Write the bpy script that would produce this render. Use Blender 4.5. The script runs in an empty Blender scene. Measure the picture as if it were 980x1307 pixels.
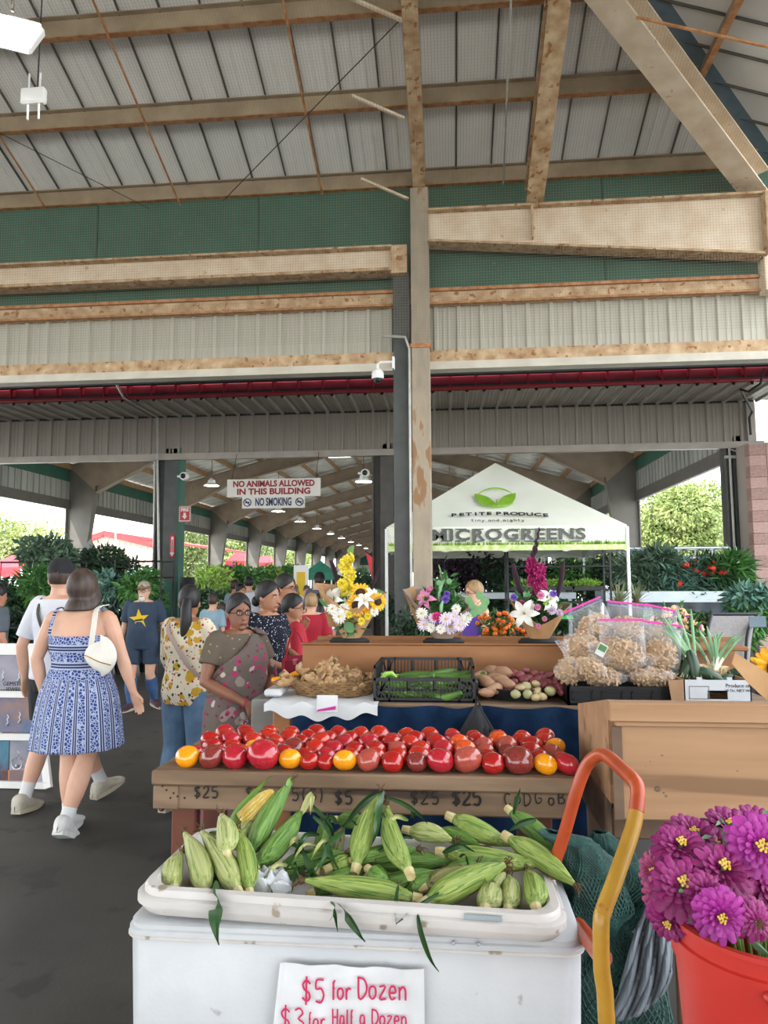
import bpy, math, random
import numpy as np
from mathutils import Vector, Matrix, Euler, Quaternion
R = math.radians
rnd = random.Random(7)
S = bpy.context.scene
C = S.collection
# ---------------------------------------------------------------- camera, world, sun, exposure
FPX, YAW, PITCH, ROLL, CH = 906.0, 5.3, 5.5, -0.26, 1.6
cd = bpy.data.cameras.new('camera'); cam = bpy.data.objects.new('camera', cd); C.objects.link(cam)
cd.sensor_fit = 'VERTICAL'; cd.sensor_height = 36.0; cd.lens = 36.0*FPX/1307.0
cd.clip_start = .05; cd.clip_end = 600
CR = Matrix.Rotation(R(YAW),3,'Z') @ Matrix.Rotation(R(90+PITCH),3,'X') @ Matrix.Rotation(R(ROLL),3,'Z')
cam.matrix_world = Matrix.Translation((0,0,CH)) @ CR.to_4x4()
S.camera = cam
S.view_settings.view_transform = 'Standard'; S.view_settings.look = 'None'
S.view_settings.gamma = 1.0; S.view_settings.use_curve_mapping = False
S.view_settings.exposure = 1.2
wd = bpy.data.worlds.new('sky'); S.world = wd; wd.use_nodes = True
_nt = wd.node_tree; _bg = _nt.nodes['Background']
_tc = _nt.nodes.new('ShaderNodeTexCoord'); _sx = _nt.nodes.new('ShaderNodeSeparateXYZ'); _cr = _nt.nodes.new('ShaderNodeValToRGB')
_nt.links.new(_tc.outputs['Generated'], _sx.inputs[0]); _nt.links.new(_sx.outputs['Z'], _cr.inputs[0])
_cr.color_ramp.elements[0].position = 0.0; _cr.color_ramp.elements[0].color = (.96,.98,1,1)
_cr.color_ramp.elements[1].position = .9; _cr.color_ramp.elements[1].color = (.80,.89,1,1)
_nt.links.new(_cr.outputs[0], _bg.inputs[0]); _bg.inputs[1].default_value = 2.3
_sd = bpy.data.lights.new('sun','SUN'); _sd.energy = 3.0; _sd.angle = R(1.0); _sd.color = (1,.96,.88)
_so = bpy.data.objects.new('sun', _sd); C.objects.link(_so); _so.rotation_euler = (R(40), R(0), R(-35))
# ---------------------------------------------------------------- pixel -> world
def ray(u, v):
    return (CR @ Vector(((u-490)/FPX, -(v-653.5)/FPX, -1.0)))
def P(u, v, Y):
    d = ray(u, v); t = Y/d.y
    return Vector((d.x*t, Y, CH + d.z*t))
def PZ(u, v, z):
    d = ray(u, v); t = (z-CH)/d.z
    return Vector((d.x*t, d.y*t, z))
def H(s):
    s = s.lstrip('#'); c = [int(s[i:i+2],16)/255 for i in (0,2,4)]
    return tuple(((x/12.92) if x <= .04045 else ((x+.055)/1.055)**2.4) for x in c)
# ---------------------------------------------------------------- materials
M = {}
def pm(name, c1, c2=None, scale=6, rough=.6, bump=0., metal=0., stretch=(1,1,1), spec=.5, lo=.35, hi=.65, c3=None, s3=20, t3=.68, coat=0., trans=0., alpha=1., sheen=0., emit=0., detail=4, bscale=None):
    m = bpy.data.materials.new(name); m.use_nodes = True; nt = m.node_tree
    b = nt.nodes['Principled BSDF']; L = nt.links
    a1 = H(c1)+(1,)
    b.inputs['Base Color'].default_value = a1
    b.inputs['Roughness'].default_value = rough; b.inputs['Metallic'].default_value = metal
    b.inputs['Specular IOR Level'].default_value = spec
    if coat: b.inputs['Coat Weight'].default_value = coat; b.inputs['Coat Roughness'].default_value = .08
    if trans: b.inputs['Transmission Weight'].default_value = trans
    if sheen: b.inputs['Sheen Weight'].default_value = sheen
    if alpha < 1: b.inputs['Alpha'].default_value = alpha
    if emit:
        b.inputs['Emission Color'].default_value = a1; b.inputs['Emission Strength'].default_value = emit
    if c2 or bump:
        tc = nt.nodes.new('ShaderNodeTexCoord'); mp = nt.nodes.new('ShaderNodeMapping'); mp.inputs['Scale'].default_value = stretch
        L.new(tc.outputs['Object'], mp.inputs[0])
        n = nt.nodes.new('ShaderNodeTexNoise'); n.inputs['Scale'].default_value = scale; n.inputs['Detail'].default_value = detail
        L.new(mp.outputs[0], n.inputs['Vector'])
        if c2:
            r = nt.nodes.new('ShaderNodeValToRGB'); e = r.color_ramp.elements
            e[0].position = lo; e[0].color = a1; e[1].position = hi; e[1].color = H(c2)+(1,)
            L.new(n.outputs['Fac'], r.inputs[0]); out = r.outputs[0]
            if c3:
                n3 = nt.nodes.new('ShaderNodeTexNoise'); n3.inputs['Scale'].default_value = s3; n3.inputs['Detail'].default_value = 3
                L.new(mp.outputs[0], n3.inputs['Vector'])
                r3 = nt.nodes.new('ShaderNodeValToRGB'); r3.color_ramp.elements[0].position = t3; r3.color_ramp.elements[1].position = t3+.05
                L.new(n3.outputs['Fac'], r3.inputs[0])
                mx = nt.nodes.new('ShaderNodeMix'); mx.data_type = 'RGBA'; L.new(r3.outputs[0], mx.inputs[0])
                L.new(out, mx.inputs[6]); mx.inputs[7].default_value = H(c3)+(1,); out = mx.outputs[2]
            L.new(out, b.inputs['Base Color'])
        if bump:
            bp = nt.nodes.new('ShaderNodeBump'); bp.inputs['Strength'].default_value = bump; bp.inputs['Distance'].default_value = .01
            if bscale:
                n = nt.nodes.new('ShaderNodeTexNoise'); n.inputs['Scale'].default_value = bscale; L.new(mp.outputs[0], n.inputs['Vector'])
            L.new(n.outputs['Fac'], bp.inputs['Height']); L.new(bp.outputs[0], b.inputs['Normal'])
    M[name] = m
    return m
def voro_mat(name, base, spots, rough=.8, spec=.2, bump=0):
    """cloth with printed blobs: spots = [(colour, scale, threshold, offset, stretch)]"""
    m = bpy.data.materials.new(name); m.use_nodes = True; nt = m.node_tree; L = nt.links; b = nt.nodes['Principled BSDF']
    b.inputs['Roughness'].default_value = rough; b.inputs['Specular IOR Level'].default_value = spec
    tc = nt.nodes.new('ShaderNodeTexCoord'); prev = None
    for col, sc, th, off, *st in spots:
        mp = nt.nodes.new('ShaderNodeMapping'); mp.inputs['Location'].default_value = (off, off*.7, off*.3)
        if st: mp.inputs['Scale'].default_value = st[0]
        L.new(tc.outputs['Object'], mp.inputs[0])
        nz = nt.nodes.new('ShaderNodeTexNoise'); nz.inputs['Scale'].default_value = sc*1.6; L.new(mp.outputs[0], nz.inputs['Vector'])
        ad = nt.nodes.new('ShaderNodeMixRGB'); ad.blend_type = 'ADD'; ad.inputs[0].default_value = .5/sc; L.new(mp.outputs[0], ad.inputs[1]); L.new(nz.outputs['Color'], ad.inputs[2])
        v = nt.nodes.new('ShaderNodeTexVoronoi'); v.inputs['Scale'].default_value = sc; L.new(ad.outputs[0], v.inputs['Vector'])
        r = nt.nodes.new('ShaderNodeValToRGB'); r.color_ramp.elements[0].position = th; r.color_ramp.elements[0].color = (1,1,1,1)
        r.color_ramp.elements[1].position = th+.04; r.color_ramp.elements[1].color = (0,0,0,1); L.new(v.outputs['Distance'], r.inputs[0])
        mx = nt.nodes.new('ShaderNodeMix'); mx.data_type = 'RGBA'; L.new(r.outputs[0], mx.inputs[0])
        if prev is None: mx.inputs[6].default_value = H(base)+(1,)
        else: L.new(prev, mx.inputs[6])
        mx.inputs[7].default_value = H(col)+(1,); prev = mx.outputs[2]
    L.new(prev, b.inputs['Base Color']); M[name] = m
    return m
# ---------------------------------------------------------------- mesh builder
class MB:
    def __init__(s): s.v = []; s.f = []; s.mi = []; s.cur = 0
    def add(s, vs, fs):
        o = len(s.v); s.v.extend([tuple(p) for p in vs]); s.f.extend([tuple(i+o for i in f) for f in fs]); s.mi.extend([s.cur]*len(fs)); return s
    def box(s, x0, x1, y0, y1, z0, z1, m=None):
        vs = [Vector((x,y,z)) for x in (x0,x1) for y in (y0,y1) for z in (z0,z1)]
        if m is not None: vs = [m @ p for p in vs]
        return s.add(vs, [(0,1,3,2),(4,6,7,5),(0,4,5,1),(2,3,7,6),(0,2,6,4),(1,5,7,3)])
    def bbox(s, x0, x1, y0, y1, z0, z1, b=.01, m=None):
        """box with chamfered edges"""
        cx,cy,cz = (x0+x1)/2,(y0+y1)/2,(z0+z1)/2; hx,hy,hz = (x1-x0)/2,(y1-y0)/2,(z1-z0)/2
        b = min(b, hx*.9, hy*.9, hz*.9); vs = []; idx = {}
        for sx in (-1,1):
            for sy in (-1,1):
                for sz in (-1,1):
                    for k in range(3):
                        p = [sx*(hx-b), sy*(hy-b), sz*(hz-b)]; p[k] = (sx*hx, sy*hy, sz*hz)[k]
                        idx[(sx,sy,sz,k)] = len(vs); vs.append(Vector((cx+p[0],cy+p[1],cz+p[2])))
        fs = []
        for k in range(3):
            a, c = [(1,2),(2,0),(0,1)][k]
            for sg in (-1,1):
                q = []
                for (sa,sc) in ((-1,-1),(1,-1),(1,1),(-1,1)):
                    t = [0,0,0]; t[k] = sg; t[a] = sa; t[c] = sc; q.append(idx[(*t,k)])
                fs.append(q if sg > 0 else q[::-1])
        for k in range(3):
            a, c = [(1,2),(2,0),(0,1)][k]
            for sa in (-1,1):
                for sc in (-1,1):
                    t0=[0,0,0]; t1=[0,0,0]; t0[k]=-1; t1[k]=1; t0[a]=t1[a]=sa; t0[c]=t1[c]=sc
                    q = [idx[(*t0,a)], idx[(*t1,a)], idx[(*t1,c)], idx[(*t0,c)]]
                    fs.append(q if sa*sc < 0 else q[::-1])
        for sx in (-1,1):
            for sy in (-1,1):
                for sz in (-1,1):
                    q = [idx[(sx,sy,sz,k)] for k in range(3)]; fs.append(q if sx*sy*sz > 0 else q[::-1])
        if m is not None: vs = [m @ p for p in vs]
        return s.add(vs, fs)
    def tube(s, pts, r, n=8, cap=True, flat=1.0, up=None, twist=0):
        """tube along pts, r a number or list; flat squashes the second axis"""
        pts = [Vector(p) for p in pts]; N = len(pts)
        rs = r if isinstance(r, (list,tuple)) else [r]*N
        u = None; vs = []
        for i,p in enumerate(pts):
            t = (pts[min(i+1,N-1)]-pts[max(i-1,0)])
            if t.length < 1e-9: t = Vector((0,0,1))
            t.normalize()
            if u is None:
                g = Vector(up) if up is not None else (Vector((0,0,1)) if abs(t.z) < .9 else Vector((1,0,0)))
                u = (g - t*g.dot(t)).normalized()
            else:
                u = (u - t*u.dot(t)); u = u.normalized() if u.length > 1e-6 else Vector((1,0,0))
            w = t.cross(u)
            for k in range(n):
                a = 2*math.pi*k/n + twist
                ru, rw = (rs[i] if not isinstance(rs[i], tuple) else rs[i][0]), (rs[i]*flat if not isinstance(rs[i], tuple) else rs[i][1])
                vs.append(p + u*math.cos(a)*ru + w*math.sin(a)*rw)
        fs = [(i*n+k, i*n+(k+1)%n, (i+1)*n+(k+1)%n, (i+1)*n+k) for i in range(N-1) for k in range(n)]
        if cap: fs += [tuple(range(n))[::-1], tuple((N-1)*n+k for k in range(n))]
        return s.add(vs, fs)
    def lathe(s, prof, n=16, c=(0,0,0), m=None, cap=False):
        vs = []
        for (r,z) in prof:
            for k in range(n):
                a = 2*math.pi*k/n; vs.append(Vector((c[0]+r*math.cos(a), c[1]+r*math.sin(a), c[2]+z)))
        if m is not None: vs = [m @ p for p in vs]
        N = len(prof); fs = [(i*n+k, i*n+(k+1)%n, (i+1)*n+(k+1)%n, (i+1)*n+k) for i in range(N-1) for k in range(n)]
        if cap: fs += [tuple(range(n))[::-1], tuple((N-1)*n+k for k in range(n))]
        return s.add(vs, fs)
    def sph(s, c, r, n=10, q=6, m=None):
        rx,ry,rz = r if isinstance(r,(tuple,list)) else (r,r,r); vs=[Vector((0,0,-rz))]
        for i in range(1,q):
            a = -math.pi/2+math.pi*i/q
            for k in range(n):
                b = 2*math.pi*k/n; vs.append(Vector((rx*math.cos(a)*math.cos(b), ry*math.cos(a)*math.sin(b), rz*math.sin(a))))
        vs.append(Vector((0,0,rz)))
        fs = [(0, 1+(k+1)%n, 1+k) for k in range(n)]
        fs += [(1+i*n+k, 1+i*n+(k+1)%n, 1+(i+1)*n+(k+1)%n, 1+(i+1)*n+k) for i in range(q-2) for k in range(n)]
        l = len(vs)-1; fs += [(1+(q-2)*n+k, 1+(q-2)*n+(k+1)%n, l) for k in range(n)]
        if m is not None: vs = [m @ p for p in vs]
        return s.add([p+Vector(c) for p in vs], fs)
    def quad(s, a, b, c, d): return s.add([a,b,c,d], [(0,1,2,3)])
    def poly(s, pts, th, axis=1):
        """flat outline given thickness along axis"""
        n = len(pts); off = Vector((0,0,0)); off[axis] = th
        a = [Vector(p) for p in pts]; b = [p+off for p in a]
        return s.add(a+b, [tuple(range(n))[::-1], tuple(n+i for i in range(n))] + [(i,(i+1)%n,n+(i+1)%n,n+i) for i in range(n)])
    def grid(s, fn, nu, nv, closeu=False):
        vs = [fn(i/(nu-1 if not closeu else nu), j/(nv-1)) for j in range(nv) for i in range(nu)]
        fs = [(j*nu+i, j*nu+(i+1)%nu, (j+1)*nu+(i+1)%nu, (j+1)*nu+i) for j in range(nv-1) for i in range(nu if closeu else nu-1)]
        return s.add(vs, fs)
    def beam(s, a, b, w, h, flat_up=(0,0,1)):
        """rectangular bar from a to b, w across, h along flat_up"""
        a, b = Vector(a), Vector(b); t = (b-a).normalized(); up = Vector(flat_up); up = (up-t*up.dot(t)).normalized(); sd = t.cross(up)
        vs = [p+sd*sx*w/2+up*sz*h/2 for p in (a,b) for sx in (-1,1) for sz in (-1,1)]
        return s.add(vs, [(0,1,3,2),(4,6,7,5),(0,4,5,1),(2,3,7,6),(0,2,6,4),(1,5,7,3)])
    def ibeam(s, a, b, w, h, tf=.02, tw=.015, up=(0,0,1)):
        a, b = Vector(a), Vector(b); t = (b-a).normalized(); u = Vector(up); u = (u-t*u.dot(t)).normalized()
        s.beam(a+u*(h/2-tf/2), b+u*(h/2-tf/2), w, tf, u); s.beam(a-u*(h/2-tf/2), b-u*(h/2-tf/2), w, tf, u)
        return s.beam(a, b, tw, h-2*tf, u)
    def mesh(s, name, mats, smooth=False):
        me = bpy.data.meshes.new(name); me.from_pydata(s.v, [], s.f)
        for m in (mats if isinstance(mats,(list,tuple)) else [mats]): me.materials.append(M[m] if isinstance(m,str) else m)
        if len(me.materials) > 1: me.polygons.foreach_set('material_index', s.mi)
        me.update()
        if smooth:
            me.polygons.foreach_set('use_smooth', [True]*len(me.polygons))
            if len(me.polygons) < 6000: me.set_sharp_from_angle(angle=R(42))
        return me
    def build(s, name, mat, parent=None, smooth=False, loc=None, **kw):
        return link(name, s.mesh(name, mat, smooth), parent, loc, **kw)
def link(name, data, parent=None, loc=None, rot=None, **kw):
    o = bpy.data.objects.new(name, data); C.objects.link(o)
    if parent is not None: o.parent = parent
    if loc is not None: o.location = loc
    if rot is not None: o.rotation_euler = rot
    for k,v in kw.items(): o[k] = v
    return o
def thing(name, label, cat, loc=(0,0,0), rz=0, group=None, kind=None):
    o = bpy.data.objects.new(name, None); C.objects.link(o); o.location = loc; o.rotation_euler = (0,0,rz); o.empty_display_size = .1
    tag(o, label, cat, group, kind); return o
def tag(o, label=None, cat=None, group=None, kind=None):
    if label: o['label'] = label
    if cat: o['category'] = cat
    if group: o['group'] = group
    if kind: o['kind'] = kind
    return o
def copy_tree(o, parent=None):
    c = o.copy(); C.objects.link(c)
    if parent is not None: c.parent = parent
    for ch in o.children: copy_tree(ch, c)
    return c
def smoothmod(o, lv=1):
    m = o.modifiers.new('s','SUBSURF'); m.levels = lv; m.render_levels = lv; return o
# ---------------------------------------------------------------- stroke lettering (for handwriting)
STR = {
 '$': [[(.85,.8),(.5,.95),(.15,.78),(.3,.55),(.7,.42),(.8,.2),(.5,.05),(.1,.2)],[(.5,1.12),(.45,-.12)]],
 '2': [[(.1,.75),(.35,.98),(.75,.9),(.75,.6),(.1,.02),(.9,.05)]],
 '3': [[(.1,.9),(.5,1),(.8,.78),(.4,.53),(.85,.35),(.6,.03),(.08,.08)]],
 '5': [[(.85,1),(.2,.98),(.15,.6),(.6,.62),(.85,.35),(.6,.02),(.1,.08)]],
 '6': [[(.75,.95),(.3,.7),(.12,.3),(.4,.02),(.8,.2),(.7,.45),(.2,.4)]],
 '4': [[(.3,1),(.1,.45),(.85,.48)],[(.7,.9),(.62,0)]],
 'D': [[(.15,1),(.18,0),(.7,.12),(.95,.5),(.7,.88),(.05,.98)]],
 'H': [[(.12,1),(.15,0)],[(.85,1),(.82,0)],[(.12,.5),(.85,.52)]],
 'o': [[(.5,.6),(.15,.5),(.12,.15),(.45,0),(.8,.18),(.78,.5),(.5,.6)]],
 'z': [[(.12,.58),(.8,.6),(.12,.02),(.88,.04)]],
 'e': [[(.15,.32),(.8,.35),(.7,.6),(.3,.6),(.12,.3),(.35,.02),(.8,.1)]],
 'n': [[(.15,.6),(.15,0)],[(.15,.42),(.5,.62),(.8,.48),(.82,0)]],
 'f': [[(.8,.95),(.45,.95),(.35,.6),(.35,-.05)],[(.1,.55),(.7,.58)]],
 'r': [[(.2,.6),(.2,0)],[(.2,.4),(.5,.62),(.8,.55)]],
 'a': [[(.78,.58),(.3,.6),(.12,.25),(.35,.02),(.75,.2),(.78,.58),(.85,.02)]],
 'l': [[(.4,1),(.4,0)]], 't': [[(.4,.95),(.4,.1),(.7,.02)],[(.1,.62),(.75,.62)]], 'i': [[(.4,.58),(.4,.02)],[(.4,.8),(.42,.84)]],
 'y': [[(.15,.6),(.45,.15)],[(.85,.6),(.35,-.35),(.1,-.3)]], 'g': [[(.78,.55),(.3,.6),(.15,.25),(.5,.1),(.78,.5),(.75,-.25),(.3,-.35)]],
 'd': [[(.75,.3),(.4,.6),(.12,.3),(.4,.02),(.75,.25),(.8,1),(.8,0)]], 'm': [[(.1,.6),(.1,0)],[(.1,.45),(.3,.6),(.45,.45),(.45,0)],[(.45,.45),(.7,.6),(.85,.4),(.85,0)]],
 'h': [[(.2,1),(.2,0)],[(.2,.4),(.55,.6),(.8,.4),(.8,0)]],
 '(': [[(.6,1.1),(.25,.5),(.55,-.1)]], ')': [[(.35,1.1),(.7,.5),(.4,-.1)]], 'G': [[(.85,.8),(.4,1),(.12,.5),(.4,.02),(.85,.2),(.85,.45),(.5,.45)]], 'C': [[(.8,.85),(.35,.95),(.12,.5),(.4,.02),(.85,.15)]],
 'S': [[(.85,.85),(.4,1),(.15,.75),(.8,.3),(.6,.02),(.1,.12)]], 'B': [[(.15,0),(.15,1),(.7,.85),(.6,.55),(.15,.5),(.8,.4),(.75,.08),(.15,0)]], ' ': [],
}
def strokes(text, org, ux, uz, h, w=.65, th=.004, mat='ink_black', name='lettering', parent=None, gap=.18, jit=.0, flat=.25):
    """lettering as raised thin strokes in the plane ux,uz"""
    mb = MB(); x = 0; ux = Vector(ux).normalized(); uz = Vector(uz).normalized(); org = Vector(org); nn = ux.cross(uz)
    for ch in text:
        cw = w*(.6 if ch in 'lif()' else 1)*(.6 if ch==' ' else 1)*h*(.85 if ch.islower() else 1)
        dy = rnd.uniform(-jit,jit)*h
        for st in STR.get(ch, []):
            pts = [org+ux*(x+p[0]*cw)+uz*(p[1]*h+dy)+nn*-.0 for p in smooth_pts(st)]
            mb.tube(pts, [(th*flat,th)]*len(pts), n=5, up=nn)
        x += cw+gap*h
    return mb.build(name, mat, parent), x
def smooth_pts(p, k=3):
    if len(p) < 3: return p
    out = []
    for i in range(len(p)-1):
        p0 = p[max(i-1,0)]; p1 = p[i]; p2 = p[i+1]; p3 = p[min(i+2,len(p)-1)]
        for j in range(k):
            t = j/k; out.append(tuple(.5*((2*p1[a])+(-p0[a]+p2[a])*t+(2*p0[a]-5*p1[a]+4*p2[a]-p3[a])*t*t+(-p0[a]+3*p1[a]-3*p2[a]+p3[a])*t**3) for a in range(len(p1))))
    out.append(p[-1]); return out
def text(s, name, mat, parent, loc, size, rot=(math.pi/2,0,0), ext=.002, bold=0, ax='CENTER', sx=1.0, sp=1.0):
    c = bpy.data.curves.new(name,'FONT'); c.body = s; c.size = size; c.extrude = ext; c.align_x = ax; c.align_y = 'CENTER'; c.offset = bold; c.space_character = sp; c.resolution_u = 3
    o = bpy.data.objects.new(name+'_tmp', c); C.objects.link(o)
    dg = bpy.context.evaluated_depsgraph_get(); me = bpy.data.meshes.new_from_object(o.evaluated_get(dg)); C.objects.unlink(o); bpy.data.objects.remove(o)
    me.materials.clear(); me.materials.append(M[mat])
    q = link(name, me, parent, loc, rot); q.scale = (sx,1,1); return q
ORD = 'first second third fourth fifth sixth seventh eighth ninth tenth eleventh twelfth thirteenth fourteenth fifteenth sixteenth seventeenth eighteenth nineteenth twentieth'.split()
# ---------------------------------------------------------------- leaves in bulk
def leaf_cloud(name, mat, lumps, n, size, parent=None, droop=.3, aspect=2.2, seed=1, shell=.55, kind='stuff', loc=None, **kw):
    """n bent leaves spread through ellipsoid lumps [(centre, radii)]; one mesh"""
    g = np.random.default_rng(seed); w = np.array([l[1][0]*l[1][1]*l[1][2] for l in lumps])**.67; w /= w.sum()
    k = g.choice(len(lumps), n, p=w); c = np.array([l[0] for l in lumps])[k]; rr = np.array([l[1] for l in lumps])[k]
    d = g.normal(size=(n,3)); d /= np.linalg.norm(d,axis=1)[:,None]
    rad = shell+(1-shell)*g.random(n)**.6
    p = c + d*rr*rad[:,None]*(1+.12*g.normal(size=(n,1)))
    out = d*.8 + g.normal(size=(n,3))*.6; out[:,2] -= droop; out /= np.linalg.norm(out,axis=1)[:,None]
    up = g.normal(size=(n,3)); side = np.cross(out, up); side /= np.linalg.norm(side,axis=1)[:,None]; nr = np.cross(side,out)
    L = size*(.6+.8*g.random((n,1))); W = L/aspect
    a = p; b = p+out*L*.45+side*W*.5+nr*L*.06; e = p+out*L*.45-side*W*.5+nr*L*.06; t = p+out*L
    mid = p+out*L*.5-nr*L*.05
    v = np.stack([a,b,t,e,mid],1).reshape(-1,3); i = np.arange(n)*5
    f = np.stack([np.stack([i,i+1,i+4],1),np.stack([i+1,i+2,i+4],1),np.stack([i+2,i+3,i+4],1),np.stack([i+3,i,i+4],1)],1).reshape(-1,3)
    me = bpy.data.meshes.new(name); me.from_pydata(v.tolist(), [], f.tolist()); me.materials.append(M[mat])
    o = link(name, me, parent, loc, **kw)
    if kind: o['kind'] = kind
    return o
# ================================================================ MATERIALS
pm('asphalt','#403f3c','#4d4b47',scale=1.3,rough=.6,bump=.12,bscale=60,spec=.35,c3='#393836',s3=3,t3=.6)
pm('joint','#1c1c1c')
pm('ground_out','#dcd9d0','#c4c1b6',scale=.4,rough=.9)
pm('lawn','#8fb04a','#6a8f35',scale=2,rough=.9)
pm('green_wall','#2f5344','#385f4e',scale=1.5,rough=.75,bump=.05,c3='#55765f',s3=9,t3=.72)
pm('cream_panel','#a9a698','#bdb9aa',scale=1.2,rough=.7,stretch=(1,1,.15))
pm('roof_under','#dbd8d2','#e8e5df',scale=1.5,rough=.6,bump=.05)
pm('seam','#57524b')
pm('rust_tan','#9a7650','#c9b08d',scale=7,rough=.8,bump=.1,lo=.3,hi=.7,c3='#8f6238',s3=12,t3=.6,detail=8)
pm('rust_pale','#c9b397','#d9c9b2',scale=4,rough=.75,bump=.08,c3='#b8906a',s3=9,t3=.66,detail=8)
pm('purlin','#8a7860','#a08e74',scale=3,rough=.75)
pm('rust_edge','#9c6236','#b98a5f',scale=12,rough=.8)
pm('pillar_tan','#8f8474','#a89a83',scale=6,rough=.75,bump=.1,stretch=(1,1,.3),c3='#8d6a4a',s3=6,t3=.58,detail=8)
pm('steel_dark','#3f4341','#4b4f4c',scale=5,rough=.55,bump=.03)
pm('steel_dull','#4a4743','#57534e',scale=5,rough=.6)
pm('red_beam','#b23440','#a02c38',scale=5,rough=.55)
pm('fascia','#857d74','#938b81',scale=2,rough=.5,metal=0.,stretch=(1,1,.2),spec=.4)
pm('fascia_trim','#968d83','#a1998f',scale=4,rough=.45)
pm('soffit','#9c958c','#aaa39a',scale=2,rough=.5)
pm('white_trim','#b9b2a2','#c8c2b4',scale=4,rough=.6)
pm('flashing','#5d6f7a','#6a7c86',scale=6,rough=.5)
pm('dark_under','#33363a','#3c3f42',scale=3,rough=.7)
pm('hall_green','#2e5a4b','#346253',scale=2,rough=.7)
pm('hall_panel','#8f918b','#a5a7a0',scale=2,rough=.7,stretch=(1,1,.15))
pm('hall_header','#57534e','#605c56',scale=3,rough=.6)
pm('hall_frame','#8c7c6a','#9c8c7a',scale=2,rough=.65,c3='#8a6a48',s3=3,t3=.68)
pm('hall_column','#65625b','#736f67',scale=2,rough=.6)
pm('hall_purlin','#94724c','#a58560',scale=3,rough=.7)
pm('hall_roof','#d8d8d2','#e6e5df',scale=1.5,rough=.55)
pm('teal_edge','#5fa596','#6bb0a0',scale=4,rough=.6)
pm('block_a','#b08d84','#c0a299',scale=30,rough=.95,bump=.5)
pm('block_b','#9c7a72','#b0948b',scale=30,rough=.95,bump=.5)
pm('mortar','#a39a92')
pm('conduit','#a9a79f','#b8b6ae',scale=8,rough=.45,metal=.3)
pm('white_siding','#d9dcd8','#e6e8e4',scale=2,rough=.6)
pm('black_plastic','#17181a',rough=.45)
pm('black_soft','#131416','#1d1e20',scale=20,rough=.7)
pm('white_plastic','#e9e9e6',rough=.4)
pm('cable_dark','#2a2826',rough=.6)
pm('glow_lamp','#fff8e8',emit=9)
pm('lamp_small','#fff8ec',emit=22)
# ================================================================ FLOOR AND GROUND
fl = MB().box(-32,26,-8,14.5,-.06,-.012).box(-13,6,14.5,92,-.06,-.012).build('floor','joint',kind='structure')
sl = {}
for i in range(-8,7):
    for j in range(-2,23):
        y0 = -7.4+j*3.05
        if y0 > 12 and not -4 <= i <= 1: continue
        if 'a' not in sl: sl['a'] = MB().bbox(0,3.04,0,3.04,-.02,0,.004).mesh('slab','asphalt')
        link('slab', sl['a'], fl, (-1.0+i*3.05, y0+.3, 0))
MB().box(-160,160,-60,260,-.2,-.07).build('ground','ground_out',kind='structure')
# ================================================================ ROOF OVER THE STALLS
YW, X0, ZR, SL = 9.3, 4.2, 7.15, .36
ceil = MB().poly([(-16,YW+.4,ZR-SL*.4+.05),(X0+.4,YW+.4,ZR-SL*.4+.05),(-2.1,3,ZR+SL*6.3+.05),(-16,3,ZR+SL*6.3+.05)],.02,2)
ceil.poly([(-16,3,ZR+SL*6.3+.05),(-2.1,3,ZR+SL*6.3+.05),(X0+.4,-3.7,ZR-SL*.4+.05),(X0+.4,-10,ZR-SL*6.7+.05),(-16,-10,ZR-SL*6.7+.05)],.02,2)  # back slope, lengthened unseen behind the camera to cut top light on the stalls
ceil.poly([(X0+.4,YW+.4,ZR-SL*.4+.05),(X0+.4,-3.7,ZR-SL*.4+.05),(-2.1,3,ZR+SL*6.3+.05)],.02,2)
ceil = ceil.build('ceiling','roof_under',kind='structure')
def zA(y): return ZR+SL*(YW-y)
W_ = .47; cache = {}
x = -11.6
while x < X0:
    def yhip(xx): return max(3.05, YW-(X0-xx))
    ya, yb = yhip(x), yhip(x+W_)
    key = (round(ya,2),round(yb,2)); 
    if key not in cache:
        m = MB(); m.add([(.012,YW+.3,zA(YW+.3)),(W_-.012,YW+.3,zA(YW+.3)),(W_-.012,yb,zA(yb)),(.012,ya,zA(ya)),
                         (.012,YW+.3,zA(YW+.3)+.04),(W_-.012,YW+.3,zA(YW+.3)+.04),(W_-.012,yb,zA(yb)+.04),(.012,ya,zA(ya)+.04)],
                        [(0,1,2,3),(7,6,5,4),(0,4,5,1),(1,5,6,2),(2,6,7,3),(3,7,4,0)])
        for fx in (.16,.31): m.beam((fx,YW+.3,zA(YW+.3)-.004),(fx,max(ya,yb)+.02,zA(max(ya,yb)+.02)-.004),.03,.012)
        cache[key] = m.mesh('panel','roof_under')
    link('panel', cache[key], ceil, (x,0,0))
    m = MB().beam((x+W_-.0,YW+.25,zA(YW+.25)-.012),(x+W_-.0,yb,zA(yb)-.012),.014,.03).build('seam','seam',ceil)
    x += W_
y = 9.2
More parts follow.
